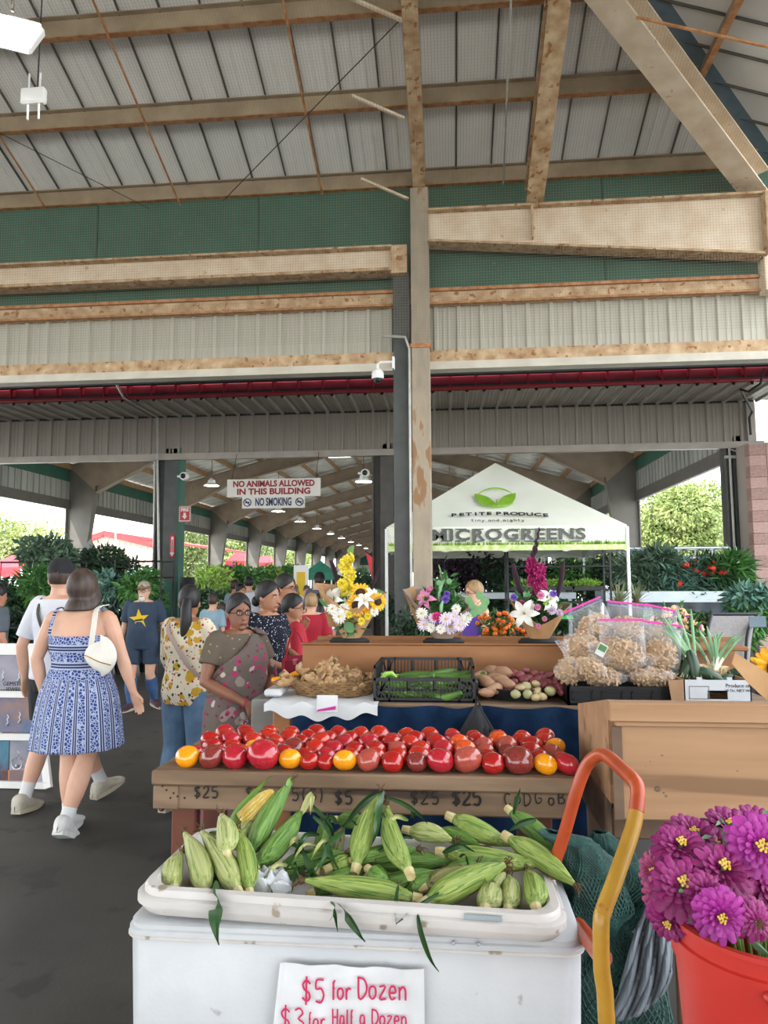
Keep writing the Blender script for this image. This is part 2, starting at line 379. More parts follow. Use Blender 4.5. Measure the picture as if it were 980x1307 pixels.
while y > -3.0:
    t = YW-y; xa = X0-t if y > 3 else X0-(y+3.3); t2 = YW-(y-W_); xb = X0-t2 if (y-W_) > 3 else X0-(y-W_+3.3)
    zb = lambda xx: ZR+SL*(X0-xx)
    xa, xb = min(xa,X0), min(xb,X0)
    if y-W_ < 3 < y: xb = xa
    m = MB(); ya, yb = y-.012, y-W_+.012
    m.add([(X0+.3,ya,zb(X0+.3)),(X0+.3,yb,zb(X0+.3)),(xb,yb,zb(xb)),(xa,ya,zb(xa)),(X0+.3,ya,zb(X0+.3)+.04),(X0+.3,yb,zb(X0+.3)+.04),(xb,yb,zb(xb)+.04),(xa,ya,zb(xa)+.04)],[(0,3,2,1),(4,5,6,7),(0,4,7,3),(1,2,6,5),(0,1,5,4),(2,3,7,6)])
    m.build('panel','roof_under',ceil)
    MB().beam((X0+.25,y,zb(X0+.25)-.012),(xa,y,zb(xa)-.012),.014,.03).build('seam','seam',ceil)
    y -= W_
def purlin(a, b, name='purlin'):
    a, b = Vector(a), Vector(b)
    o = MB().beam(a+Vector((0,0,-.1)),b+Vector((0,0,-.1)),.012,.2); u = (b-a).normalized().cross(Vector((0,0,1)))
    o.beam(a+u*.03+Vector((0,0,-.006)),b+u*.03+Vector((0,0,-.006)),.07,.01)
    p = o.build(name,'purlin',ceil)
    MB().beam(a-u*.035+Vector((0,0,-.2)),b-u*.035+Vector((0,0,-.2)),.075,.014).build('purlin_flange','rust_edge',p)
    return p
PY = [9.22,8.12,7.1,6.1,5.1,4.1]
for y in PY: purlin((-11.6,y,zA(y)-.01),(X0-(YW-y)-.05,y,zA(y)-.01))
for y in (2,.8,-.5,-1.8,-3): purlin((-11.6,y,ZR+SL*(y+3.3)),(X0-(y+3.3),y,ZR+SL*(y+3.3)))
for k in (1.2,2.4,3.6,4.8): purlin((X0-k,-3.3+k,ZR+SL*k-.01),(X0-k,YW-k,ZR+SL*k-.01))
zo = zA(9.1)-.34
def rafter(a, b, w, h, mat, lab=None):
    r = MB().ibeam(a,b,w,h,.02,.014).build('rafter',mat,ceil); return r
s0 = P(535,245,9.05)
rafter((s0.x,9.15,s0.z+.12),(s0.x,3.0,s0.z+.12+SL*6.15),.17,.24,'rust_tan')
s1 = P(682,268,9.0); rafter((s1.x,9.05,s1.z+.2),(s1.x,3.0,s1.z+.2+SL*6.05),.22,.32,'rust_tan')
for dx in (-7.6,): rafter((s0.x+dx,9.15,s0.z+.12),(s0.x+dx,3.0,s0.z+.12+SL*6.15),.17,.24,'rust_tan')
h0 = P(958,250,9.0); hr_ = rafter((h0.x+.12,9.1,h0.z+.2),(h0.x+.12-6.1,3.0,h0.z+.2+SL*6.1),.30,.34,'rust_pale')
MB().beam((X0,YW,ZR-.03),(-2.1,3,ZR+SL*6.3-.03),.3,.01).build('hip_flashing','flashing',ceil)
# stay rods, sag rods and cable braces under the purlins
def rod(p, q, r=.012, mat='rust_edge', name='sag_rod', par=None): return MB().tube([p,q],r,6).build(name,mat,par or ceil)
for (u0,v0,u1,v1) in ((130,15,230,262),(360,0,411,248),(8,185,57,264),(50,0,54,100)):
    a = P(u1,v1,9.2); rod(a,(a.x, 5.0, a.z+SL*4.2), .014)
for u,v,du,dv in ((518,28,-86,-24),(516,151,-68,-25),(521,254,-57,-19)):
    b = P(u,v,9.0 if v>200 else (8.0 if v>100 else 7.05)); a = b+Vector((-.62,-.1,.26)); MB().beam(a,b,.035,.03).build('fly_brace','rust_pale',ceil)
a, b = P(285,256,9.2), P(508,28,6.9); rod(a,b,.006,'cable_dark','cable_brace')
a, b = P(190,266,9.2), P(-30,155,7.9); rod(a,b,.006,'cable_dark','cable_brace')
a, b = P(642,236,9.1), P(652,0,6.6); rod(a,b,.012,'conduit','conduit')
a, b = P(812,22,6.8), P(990,62,6.6); rod(a,b,.016,'rust_edge','tie_rod')
# ================================================================ NEAR WALL ABOVE THE OPENING
def zp(v,Y,u=250): return P(u,v,Y).z
wb = MB().box(-11.6,X0+.3,YW+.05,YW+.12,4.62,7.2).build('wall_back','dark_under',kind='structure')
gz0, gz1 = 5.45, 7.12
gw = 2.35; gx = P(125,290,YW).x - 3*gw
gm = MB().bbox(.006,gw-.006,YW-.01,YW+.05,gz0,gz1,.006).mesh('green_panel','green_wall')
k = 0
while gx+k*gw < X0+.2:
    link('green_panel',gm,wb,(gx+k*gw,0,0)); k += 1
def ribsheet(w, h, rd=.032, n=3):
    """one foot of ribbed steel sheet: a tall rib at the edge, small ribs between; faces -Y"""
    prof = [(0,0),(.03,0),(.045,-rd),(.085,-rd),(.10,0)]
    for i in range(2):
        c = .10+(w-.10)*(i+1)/3; prof += [(c-.02,0),(c-.012,-.006),(c+.012,-.006),(c+.02,0)]
    prof += [(w,0)]
    m = MB(); n = len(prof)
    m.add([(p[0],p[1],z) for z in (0,h) for p in prof]+[(p[0],.012,z) for z in (0,h) for p in ((0,0),(w,0))], [(i,i+1,n+i+1,n+i) for i in range(n-1)]+[(2*n,2*n+2,2*n+3,2*n+1)])
    return m
cs = ribsheet(.305,.68).mesh('panel','cream_panel')
x = -11.5
while x < X0+.1: link('panel',cs,wb,(x,YW-.0,4.6)); x += .305
MB().box(-11.6,X0+.3,YW-.12,YW+.02,5.26,5.46).build('girt','rust_tan',wb)
MB().box(-11.6,X0+.3,YW-.16,YW-.10,5.43,5.47).box(-11.6,X0+.3,YW-.16,YW-.1,5.25,5.28).build('girt_flange','rust_edge',wb)
MB().box(-11.6,X0+.3,YW-.14,YW+.02,4.46,4.62).build('girt','rust_tan',wb)
MB().box(-11.6,X0+.3,YW-.18,YW+.05,4.37,4.46).box(-11.6,X0+.3,YW-.20,YW-.16,4.35,4.39).build('edge_trim','white_trim',wb)
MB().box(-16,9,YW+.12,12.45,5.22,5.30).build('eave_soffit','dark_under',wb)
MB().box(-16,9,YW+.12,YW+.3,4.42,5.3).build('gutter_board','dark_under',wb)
# upper wall side pieces so that the roof edge is closed
# left and right tie beams
bx0 = P(500,340,9.0).x
t = thing('tie_beam','long pale rusty steel beam crossing the green wall left of the pillar','beam',(0,0,0))
MB().box(-11.6,bx0,9.02,9.05,5.68,5.98).build('web','rust_pale',t); MB().box(-11.6,bx0,8.9,9.14,5.96,5.985).box(-11.6,bx0,8.9,9.14,5.64,5.68).build('flange','rust_tan',t)
MB().box(bx0-.01,bx0+.2,8.95,9.1,5.62,6.0).build('end_plate','rust_tan',t)
a0,a1,b0,b1 = P(546,272,9.0),P(546,311,9.0),P(972,250,9.0),P(972,327,9.0)
t = thing('haunched_beam','deep pale steel beam widening towards the right, under the hip rafter','beam',(0,0,0))
MB().poly([(a0.x,9.0,a1.z),(b0.x,9.0,b1.z),(b0.x,9.0,b0.z),(a0.x,9.0,a0.z)],.02,1).build('web','rust_pale',t)
MB().beam((a0.x,9.01,a0.z),(b0.x,9.01,b0.z),.22,.03).beam((a1.x,9.01,a1.z),(b1.x,9.01,b1.z),.24,.03).build('flange','rust_tan',t)
xs = P(679,300,9.0).x; MB().box(xs-.01,xs+.01,8.9,9.0,a1.z-.02,a0.z).build('stiffener','rust_tan',t); MB().box(b0.x-.02,b0.x+.02,8.86,9.0,b1.z,b0.z).build('stiffener','rust_tan',t)
# pillar: rusty tan column and dark column beside it
pl = thing('pillar','rusty tan steel pillar at the middle of the picture with a conduit strapped to it','column',(s0.x,9.06,0))
MB().bbox(-.12,.12,-.1,.1,0,s0.z+.02,.012).build('shaft','pillar_tan',pl)
MB().box(-.13,.13,-.125,-.1,0,s0.z-.1).build('face_plate','rust_tan',pl) if 0 else None
MB().bbox(-.135,.135,-.115,.115,4.6,4.66,.005).build('strap','rust_edge',pl)
MB().tube([(-.145,-.08,0),(-.145,-.08,4.6),(-.2,-.09,4.75),(-.5,-.09,4.78)],.018,8).build('conduit','conduit',pl)
pl2 = thing('dark_pillar','dark grey steel column standing close behind the rusty pillar','column',(P(514,500,9.25).x,9.18,0))
MB().ibeam((0,-.0,0),(0,-.0,5.7),.22,.22,.02,.02,up=(0,1,0)).box(-.11,-.09,-.1,.1,0,5.7).build('shaft','steel_dark',pl2)
t = thing('corner_column','pale steel column at the right edge under the hip rafter','column',(P(984,300,9.0).x,9.1,0)); MB().bbox(-.1,.1,-.1,.1,5.2,h0.z,.01).build('shaft','rust_pale',t)
# ================================================================ HALL FRONT: RED BEAM, SOFFIT, FASCIA
wf = MB().box(-18,9.6,12.56,12.62,4.98,5.5).build('wall_hall_front','dark_under',kind='structure')
rbm = thing('red_beam','long dark red steel beam with stiffener plates above the hall soffit','beam',(0,0,0))
MB().box(-18,9.6,12.5,12.53,5.02,5.32).build('web','red_beam',rbm); MB().box(-18,9.6,12.38,12.56,4.985,5.02).build('flange','red_beam',rbm)
sm = MB().box(0,.02,12.36,12.5,5.02,5.3).mesh('stiffener','red_beam'); x = -17.8
while x < 9.4: link('stiffener',sm,rbm,(x,0,0)); x += .457
fz0, fz1 = 4.17, 4.93; FX1 = P(958,520,13.8).x+.05
fs = ribsheet(.305,fz1-fz0,.035).mesh('panel','fascia')
so = ribsheet(.305,1.32,.045); so.v = [(p[0],12.5+p[2],p[1]) for p in so.v]; so = so.mesh('panel','soffit')
x = FX1-.305; n = 0
while x > -18:
    link('panel',fs,wf,(x,13.8,fz0)); link('panel',so,wf,(x,0,4.975)); x -= .305
x = FX1
while x < 9.3: link('panel',so,wf,(x,0,4.975)); x += .305
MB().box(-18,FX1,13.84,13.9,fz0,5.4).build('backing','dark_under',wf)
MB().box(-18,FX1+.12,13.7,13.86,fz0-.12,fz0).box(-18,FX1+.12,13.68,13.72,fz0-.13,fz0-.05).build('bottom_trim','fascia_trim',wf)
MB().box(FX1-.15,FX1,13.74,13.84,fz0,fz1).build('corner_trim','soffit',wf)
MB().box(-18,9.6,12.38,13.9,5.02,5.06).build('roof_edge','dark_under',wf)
MB().tube([P(146,485,9.4),P(158,508,12.3)],.02,6).tube([P(158,508,12.3),P(201,533,13.74),P(201,588,13.6),P(203,745,13.5)],.022,6).build('conduit','conduit',wf)
MB().tube([P(975,470,12.2),P(970,490,12.3),P(955,500,12.4),P(945,497,12.45),P(960,525,13.7),P(956,533,13.6),P(958,555,13.6)],.022,6).build('cable','cable_dark',wf)
# columns in the plane of the fascia
def hcol(u0,u1,name,label,mat='steel_dark',Y=13.95,z1=4.3,edge=None):
    a,b = P(u0,700,Y).x, P(u1,700,Y).x; t = thing(name,label,'column',((a+b)/2,Y,0)); w=(b-a)/2
    MB().box(-w,w,-.02,.0,0,z1).box(-w,-w+.03,-.16,.16,0,z1).box(w-.03,w,-.16,.16,0,z1).bbox(-w*.25,w,-.15,-.02,0,z1,.01).build('shaft',mat,t)
    if edge: MB().box(w,w+.05,-.17,.12,0,z1).build('edge_strip',edge,t)
    return t
hcA = hcol(200,229,'hall_column','dark steel column carrying the fire extinguisher arrow sign','steel_dark',edge='hall_green')
hcB = hcol(476,503,'hall_column','dark steel column just left of the rusty pillar, below the fascia','steel_dull')
hcC = hcol(928,952,'hall_column','bluish dark column with conduits left of the block pier','steel_dark')
for dx in (-.13,.12): MB().tube([(dx,-.24,0),(dx,-.24,3.95),(dx-.25,-.24,4.02)] if dx>0 else [(dx,-.24,0),(dx,-.24,4.1)],.022,6).build('conduit','conduit',hcC)
for z in (1.95,3.85): MB().box(-.22,.02,-.27,-.21,z,z+.05).build('clamp','conduit',hcC)
MB().tube([(-.28,-.1,4.2),(-.26,-.1,2.9),(-.24,-.1,0)],.03,8).build('downpipe','conduit',hcA)
t = thing('guard_pipe','green steel guard pipe at the foot of the arrow sign column','bollard',(P(216,760,13.6).x,13.55,0)); MB().lathe([(.13,0),(.13,1.55),(.12,1.6)],14,cap=True).build('pipe','teal_edge' if 0 else 'hall_green',t,True)
t = thing('bollard','short black bollard right of the green guard pipe','bollard',(P(239,760,13.6).x,13.6,0)); MB().lathe([(.14,0),(.14,1.62),(.13,1.68)],14,cap=True).build('post','black_soft',t,True)
# block pier
bp = thing('block_pier','pink split-face concrete block pier at the right edge','pier',(P(959,700,13.2).x,13.1,0))
MB().box(.01,.59,.01,.59,0,fz0-.14).build('mortar','mortar',bp)
bm = [MB().bbox(0,.395,0,.2,0,.195,.008).mesh('block',mt) for mt in ('block_a','block_b')]
for i in range(20):
    for sx in range(2):
        o = link('block',bm[(i+sx*i)%2],bp,(sx*.3 if i%2 else sx*.3, -.01+rnd.uniform(-.006,.006), i*.2)); o.scale.x = .745
# side building siding at the far right
t = MB(); 
for i in range(22): t.poly([(6.3,14.2,3.9+i*.09),(8.5,14.2,3.9+i*.09),(8.5,14.17,3.97+i*.09),(6.3,14.17,3.97+i*.09)],.03,1)
t.box(6.3,8.5,14.22,14.3,3.9,6).build('wall_right','white_siding',kind='structure')
# ================================================================ THE LONG HALL
XL, XR, XRG = -12.4, 5.7, -3.4
EZ, HS = 5.45, .27
def hz(x): return EZ+HS*((x-XL) if x < XRG else (XR-x)) if x < XRG else EZ+HS*(XRG-XL)-(x-XRG)*(HS*(XRG-XL))/(XR-XRG)
hc = MB()
for (x0,x1) in ((XL-.4,XRG),(XRG,XR+.4)):
    n = 46; y0, y1 = 13.9, 92; w = (y1-y0)/ (n*3)
    for i in range(n*3):
        ya = y0+i*w; zz = lambda xx: hz(xx)+.12
        hc.add([(x0,ya,zz(x0)),(x1,ya,zz(x1)),(x1,ya+w*.86,zz(x1)),(x0,ya+w*.86,zz(x0)),(x1,ya+w*.93,zz(x1)-.05),(x0,ya+w*.93,zz(x0)-.05),(x1,ya+w,zz(x1)),(x0,ya+w,zz(x0))],[(0,1,2,3),(3,2,4,5),(5,4,6,7)])
hc = hc.build('ceiling_hall','hall_roof',kind='structure')
for k in range(1,8):
    for sd in (0,1):
        xx = XL+(XRG-XL)*k/8 if sd==0 else XR-(XR-XRG)*k/8
        p = MB().beam((xx,13.9,hz(xx)),(xx,92,hz(xx)),.05,.2).build('purlin','hall_purlin',hc)
pitch_y = [22+6.85*k for k in range(11)]
fm_l = None
def frame_mesh():
    parts = []
    # columns: tapered, inside flange leaning
    for sg,xe in ((1,XL),(-1,XR)):
        m = MB(); d0, d1 = .38, .98
        m.poly([(xe,-.01,0),(xe+sg*d0,-.01,0),(xe+sg*d1,-.01,EZ-.75),(xe+sg*d1*1.0,-.01,EZ-.2),(xe,-.01,EZ-.05)],.02,1)
        m.beam((xe+sg*d0,0,0),(xe+sg*d1,0,EZ-.75),.26,.03,(1,0,0)); m.beam((xe,0,0),(xe,0,EZ-.1),.26,.03,(1,0,0))
        parts.append(m.mesh('column','hall_column'))
    for (xa,xb,sg) in ((XL,XRG,1),(XR,XRG,-1)):
        m = MB(); d1 = .98
        za = hz(xa)-.1 if sg==1 else hz(XR)-.1; zb = hz(XRG-.01)-.1
        xm = xa+sg*3.2; zm = za+(zb-za)*(3.2/abs(xb-xa))
        m.poly([(xa,-.035,za-.0),(xa+sg*d1,-.01,EZ-.95),(xm,-.01,zm-.55),(xb,-.01,zb-.6),(xb,-.01,zb),(xm,-.01,zm)],.02,1)
        m.beam((xa,0,za),(xb,0,zb),.26,.03); m.beam((xa+sg*d1,0,EZ-.97),(xm,0,zm-.57),.26,.03); m.beam((xm,0,zm-.57),(xb,0,zb-.62),.26,.03)
        parts.append(m.mesh('rafter','hall_frame'))
    return parts
fp = frame_mesh()
for i_,y in enumerate(pitch_y):
    t = thing('portal_frame','tapered brown steel frame spanning the hall, %s back from the fascia'%ORD[i_],'frame',(0,y,0),0,'portal frames of the far hall')
    for me in fp: link(me.name.split('.')[0], me, t)
# side walls above the openings
for side,xw,sg in (('left',XL,1),('right',XR,-1)):
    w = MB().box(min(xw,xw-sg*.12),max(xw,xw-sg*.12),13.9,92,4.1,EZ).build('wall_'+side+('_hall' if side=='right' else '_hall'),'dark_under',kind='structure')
    MB().box(xw-.02,xw+sg*.03+.02 if sg>0 else xw+.02,13.9,92,4.88,EZ-.22).build('green_band','hall_green',w) if 0 else None
    xa, xb = (xw,xw+.03) if sg>0 else (xw-.03,xw)
    MB().box(xa,xb,13.9,92,4.85,EZ-.2).build('green_band','hall_green',w)
    xa, xb = (xw,xw+.1) if sg>0 else (xw-.1,xw)
    MB().box(xa,xb,13.9,92,3.95,4.25).build('header','hall_header',w)
    MB().box(xa,xb,13.9,92,EZ-.2,EZ+.0).build('eave_strut','hall_purlin',w)
    m = MB(); y = 13.9
    while y < 70:
        xx = xw+sg*.02; m.box(min(xx,xx+sg*.02),max(xx,xx+sg*.02),y,y+.24,4.25,4.85); m.box(min(xx,xx+sg*.05),max(xx,xx+sg*.05),y+.24,y+.3,4.25,4.85); y += .305
    m.build('ribbed_band','hall_panel',w)
    for y in pitch_y:      # jambs beside each bay opening
        xx = xw
        MB().box(xx-.1,xx+.1,y+.45,y+.62,0,3.95).build('jamb','hall_header',w)
        MB().box(xx-.14,xx+.02,y+.62,y+.95,0,3.95).build('jamb','teal_edge',w)
we = MB().box(XL,XR,92,92.2,3.6,8).build('wall_end','hall_green',kind='structure')
MB().box(XL,XR,91.9,92,2.6,3.6).build('band','hall_panel',we)
# ================================================================ LAMPS
def dome(u,v,Y,lab,big=.26,grp=None):
    p = P(u,v,Y); t = thing('dome_lamp',lab,'lamp',tuple(p),0,grp)
    MB().lathe([(.04,.24),(.06,.2),(.11,.18),(.12,.1),(big,0),(big-.02,0)],14).build('shade','white_plastic',t,True)
    MB().lathe([(big-.03,.01),(.0,-.02)],14).build('lens','lamp_small',t)
    MB().tube([(0,0,.24),(0,0,hz(p.x)+.13-p.z)],.01,5).build('hanger','cable_dark',t)
for i_,(u,v,Y) in enumerate(((383,666,36),(404.5,675,43),(421.6,681.6,50),(435.7,687,57),(447.6,692,64),(458,696,71),(467,700,78))):
    dome(u,v,Y,'small lit dome lamp, %s nearest of the row receding under the hall roof'%(ORD[i_]),.3,'receding row of dome lamps')
dome(270,620,22,'lit dome lamp left of the animals sign'); dome(355,653,29,'lit dome lamp just under the smoking sign',.3); dome(464,615,20,'lit dome lamp near the column left of the pillar')
def flatlamp(u,v,Y,lab):
    p = P(u,v,Y); t = thing('flat_lamp',lab,'lamp',tuple(p)); MB().bbox(-.28,.28,-.2,.2,.03,.1,.01).build('housing','white_plastic',t); MB().box(-.26,.26,-.18,.18,.0,.03).build('lens','lamp_small',t)
    for s in (-1,1): MB().tube([(s*.2,0,.1),(s*.05,0,hz(p.x)+.13-p.z)],.008,5).build('wire','cable_dark',t)
flatlamp(432,582,16,'bright flat lamp left of the pillar above the dome lamps'); flatlamp(686,575,16,'bright flat lamp above the white canopy'); flatlamp(183,587,18,'bright flat lamp left of the arrow sign column')
# flood light top left
p = P(12,40,4.6); t = thing('flood_light','large glowing flood light at the top left corner','lamp',tuple(p),R(20))
mt = Matrix.Rotation(R(-28),4,'X') @ Matrix.Rotation(R(10),4,'Y')
MB().bbox(-.22,.2,-.02,.06,-.17,.17,.02,mt).build('housing','white_plastic',t); MB().bbox(-.2,.18,-.035,-.02,-.15,.15,.005,mt).build('lens','glow_lamp',t)
MB().bbox(-.1,.15,.0,.1,.17,.25,.01,mt).build('ballast_box','white_plastic',t); MB().tube([(0,.05,.2),(.0,.1,2.6)],.012,6).build('hanger','cable_dark',t)
ld = bpy.data.lights.new('flood_lamp','AREA'); ld.energy = 160; ld.size = .3; ld.color=(1,.93,.8); lo = bpy.data.objects.new('flood_lamp',ld); C.objects.link(lo); lo.parent = t; lo.location=(0,-.06,-.03); lo.rotation_euler=(R(65),0,0)
p = P(43,123,5.2); t = thing('radio_box','white wireless radio box with four stub aerials, left under the roof','radio',tuple(p))
MB().bbox(-.105,.105,-.03,.03,-.07,.07,.015).build('case','white_plastic',t)
for sx in (-.045,.05):
    for sz in (-1,1): MB().tube([(sx,0,sz*.07),(sx,0,sz*.2)],.009,6).build('aerial','white_plastic',t)
MB().tube([(.03,0,.07),(.03,.02,2.2)],.006,5).build('hanger','cable_dark',t)
p = P(482,480,8.9); t = thing('dome_camera','white dome security camera on a bracket left of the pillar','camera',tuple(p))
MB().lathe([(.0,.1),(.04,.09),(.075,.05),(.08,-.02),(.07,-.04)],16).build('body','white_plastic',t,True); MB().sph((0,0,-.045),(.055,.055,.05),12,8).build('lens_dome','black_plastic',t,True)
MB().tube([(0,0,.1),(0,0,.15),(.04,.0,.18),(.2,0,.18)],.018,8).bbox(.19,.22,-.05,.05,.08,.24,.005).build('bracket','white_plastic',t)
for u,v,lab in ((235,608,'small security camera on the arrow sign column'),(466,604,'small security camera left of the dark column')):
    p = P(u,v,13.7); t = thing('small_camera',lab,'camera',tuple(p)); MB().lathe([(0,.08),(.08,.05),(.09,-.03),(.07,-.05)],12,m=Matrix.Rotation(R(90),4,'X')).build('body','white_plastic',t,True); MB().sph((0,-.06,0),.055,10,6).build('lens','black_plastic',t,True); MB().box(-.14,-.02,-.02,.02,-.02,.02).build('arm','white_plastic',t)

# ================================================================ BIRD NETTING (real strands) UNDER THE RAFTERS AND DOWN THE WALL
pm('net_cord','#8a7d6a',rough=.9)
nz0 = 4.66; yn = 8.82; zn = zA(yn)-.62; cell = .036; nt_ = MB(); xa_ = -9.6; xe_ = X0-.15; hw = .0011
k = 0
while xa_+k*cell < xe_:
    x = xa_+k*cell; k += 1; yt = max(5.2, YW-.35-(X0-x)) if x > X0-4 else 5.2
    nt_.add([(x-hw,yn,nz0),(x+hw,yn,nz0),(x+hw,yn,zn),(x-hw,yn,zn)],[(0,1,2,3)])
    if yt < yn: nt_.add([(x-hw,yn,zn),(x+hw,yn,zn),(x+hw,yt,zn+SL*(yn-yt)),(x-hw,yt,zn+SL*(yn-yt))],[(0,1,2,3)])
for j in range(int((zn-nz0)/cell)): z = nz0+j*cell; nt_.add([(xa_,yn-.001,z-hw),(xe_,yn-.001,z-hw),(xe_,yn-.001,z+hw),(xa_,yn-.001,z+hw)],[(0,1,2,3)])
for j in range(int((yn-5.2)/cell*1.06)):
    y = yn-j*cell/1.06; z = zn+SL*(yn-y)-.001; xr_ = min(xe_, X0-(YW-.35-y)+.0); nt_.add([(xa_,y-hw,z),(xr_,y-hw,z),(xr_,y+hw,z+.0008),(xa_,y+hw,z+.0008)],[(0,1,2,3)])
o = nt_.build('bird_netting','net_cord'); tag(o,'fine tan bird netting stretched under the roof rafters and down the green wall','netting',None,'stuff')
# ================================================================ OUTSIDE
pm('leaf_sun','#86955c','#6c8049',scale=.8,rough=.6); pm('leaf_sun_b','#9da766','#7f9152',scale=.8,rough=.6)
pm('leaf_dark','#27402a','#35553a',scale=4,rough=.5); pm('leaf_mid','#3c6a35','#54853f',scale=4,rough=.5); pm('leaf_lime','#9cb85c','#7fa045',scale=5,rough=.5)
pm('leaf_grey','#4d6652','#647d64',scale=4,rough=.55); pm('leaf_purple','#2c2030','#3d2a3c',scale=4,rough=.5); pm('leaf_blue','#4f7468','#628a78',scale=4,rough=.5)
pm('bark','#6a5745','#55463a',scale=8,rough=.9,bump=.3)
pm('roof_red','#c8282c','#d8383a',scale=3,rough=.5); pm('beige_wall','#b5a898','#c2b6a6',scale=1,rough=.8); pm('tent_red','#d8202a','#e03038',scale=3,rough=.6)
pm('tray_green','#35c05a',rough=.5); pm('sprout','#79a838','#95c04c',scale=30,rough=.7); pm('bench_white','#c3d2d8','#d5e0e4',scale=2,rough=.5)
pm('metal_rail','#a6b3b8','#b8c3c8',scale=6,rough=.35,metal=.5); pm('tarp','#23282c','#34404a',scale=5,rough=.45,bump=.5,bscale=9)
pm('pot_black','#1c1d1e',rough=.6); pm('pot_red','#7a2b28',rough=.6); pm('flower_red','#e0402c',rough=.7); pm('flower_orange','#ee8a2a','#e5652a',scale=20,rough=.7); pm('flower_pink','#e07aa8','#c85090',scale=10,rough=.7); pm('flower_yellow','#f2d02a',rough=.7)
pm('grey_stone','#8a8f8c','#9b9f9a',scale=8,rough=.8)
def tree(u,v,Y,w,h,mat,label,grp=None,n=5000,leaf=.35,seed=1):
    g = random.Random(seed); c = P(u,v,Y); t = thing('tree',label,'tree',(c.x,Y,-.05),0,grp); cz = c.z
    lumps = [((g.uniform(-.3,.3)*w, g.uniform(-.25,.25)*w, cz+g.uniform(-.35,.35)*h), (w*.28,w*.28,h*.24)) for _ in range(12)]+[((0,0,cz),(w*.36,w*.3,h*.4))]
    leaf_cloud('foliage',mat,lumps,n,leaf,t,seed=seed,shell=.75)
    m = MB().tube([(0,0,0),(.1,0,cz*.5),(0,0,cz)],[.3,.22,.12],8)
    for _ in range(6): a = g.uniform(0,6.28); m.tube([(0,0,max(.5,cz*.6)),(math.cos(a)*w*.15,math.sin(a)*w*.15,cz),(math.cos(a)*w*.3,math.sin(a)*w*.3,cz+h*.2)],[.12,.08,.03],5)
    m.build('trunk','bark',t,True)
tree(878,677,48,5.6,5.8,'leaf_sun_b','tall rounded sunlit tree filling the opening at the right',n=26000,leaf=.28,seed=3)
tree(925,700,56,6,3.6,'leaf_sun','sunlit tree behind the right-hand opening beside the conduits',n=9000,leaf=.3,seed=4)
tree(828,704,68,5,3.6,'leaf_sun','sunlit tree at the left side of the right-hand opening',n=9000,leaf=.3,seed=5)
tree(985,690,40,5,5,'leaf_sun','sunlit tree right of the block pier',n=6000,leaf=.3,seed=6)
tree(752,706,80,6,4,'leaf_sun','sunlit tree beyond the far right side of the hall',n=5000,leaf=.4,seed=16)
tree(760,690,62,6,4,'leaf_sun','sunlit tree seen past the second right-hand frame',n=5000,leaf=.4,seed=17)
k = 0
for u,v,Y,w,h,mt,lab in ((8,694,60,9,5,'leaf_sun_b','yellow-green tree at the left edge above the red tent'),(238,712,70,6,9,'leaf_sun','bright tree seen right of the arrow sign column'),(286,702,96,7,9,'leaf_sun_b','yellow-green tree seen below the fire sign side of the hall'),
    (330,708,100,9,9,'leaf_sun','green tree seen below the left end of the smoking sign'),(362,712,110,8,8,'leaf_sun_b','pale tree outside the fifth left-hand opening'),(385,716,120,8,8,'leaf_sun','green tree outside the sixth left-hand opening'),(255,700,76,5,8,'leaf_sun','slim bright tree beside the second left-hand column')):
    tree(u,v,Y,w,h,mt,lab,n=5000,leaf=.42,seed=20+k); k += 1
# red-roofed building on the left
a,b,ap = P(62,700,50), P(166,700,50), P(118,684,50)
t = thing('building','beige gabled building with a red roof, outside to the left','building',(a.x,50,0)); w = b.x-a.x+3; za = a.z-.3
bw = MB(); n = 44
for i in range(n):
    x0, x1 = w*i/n, w*(i+1)/n; top = lambda x: za+(ap.z-za)*(1-abs(x-w*.47)/(w*.5))
    bw.poly([(x0+.02,0,0),(x1,0,0),(x1,0,top(x1)),(x0+.02,0,top(x0))],-.06 if i%2 else -.03,1)
bw.build('wall','beige_wall',t)
MB().beam((-.8,-.1,za-.3),(w*.47,-.1,ap.z+.12),.5,.35).beam((w*.47,-.1,ap.z+.12),(w+1,-.1,za+.1),.5,.35).poly([(w*.47,-.3,ap.z+.2),(w+2,-.3,za+.3),(w+2,14,za+.3),(w*.47,14,ap.z+.2)],.15,2).poly([(w*.47,-.3,ap.z+.2),(-.9,-.3,za-.2),(-.9,14,za-.2),(w*.47,14,ap.z+.2)],.15,2).build('roof','roof_red',t)
MB().box(w*.5,w*.95,-.2,-.1,1.2,2.4).build('stripe','teal_edge',t)
p = P(147,700,40); t = thing('lamp_post','grey street lamp post in front of the beige building','lamp post',(p.x,40,-.05)); MB().tube([(0,0,0),(0,0,4.6)],.07,6).tube([(0,0,4.6),(.7,0,4.75)],.06,5).build('post','grey_stone',t)
def shed(u0,u1,vt,vb,Y,label):
    a,b = P(u0,vt,Y),P(u1,vb,Y); t = thing('tent',label,'tent',(a.x,Y,-.05)); w=b.x-a.x; z0=b.z+.05; z1=a.z+.05
    MB().add([(0,0,z0),(w,0,z0),(w,4,z0),(0,4,z0),(w/2-w*.2,2,z1),(w/2+w*.2,2,z1)],[(0,1,5,4),(1,2,5),(2,3,4,5),(3,0,4)]).box(0,w,-.02,0,z0-.5,z0).build('roof','tent_red',t)
    m = MB()
    for x in (.05,w-.05):
        for y in (.05,3.95): m.tube([(x,y,0),(x,y,z0)],.04,5)
    m.build('pole','metal_rail',t)
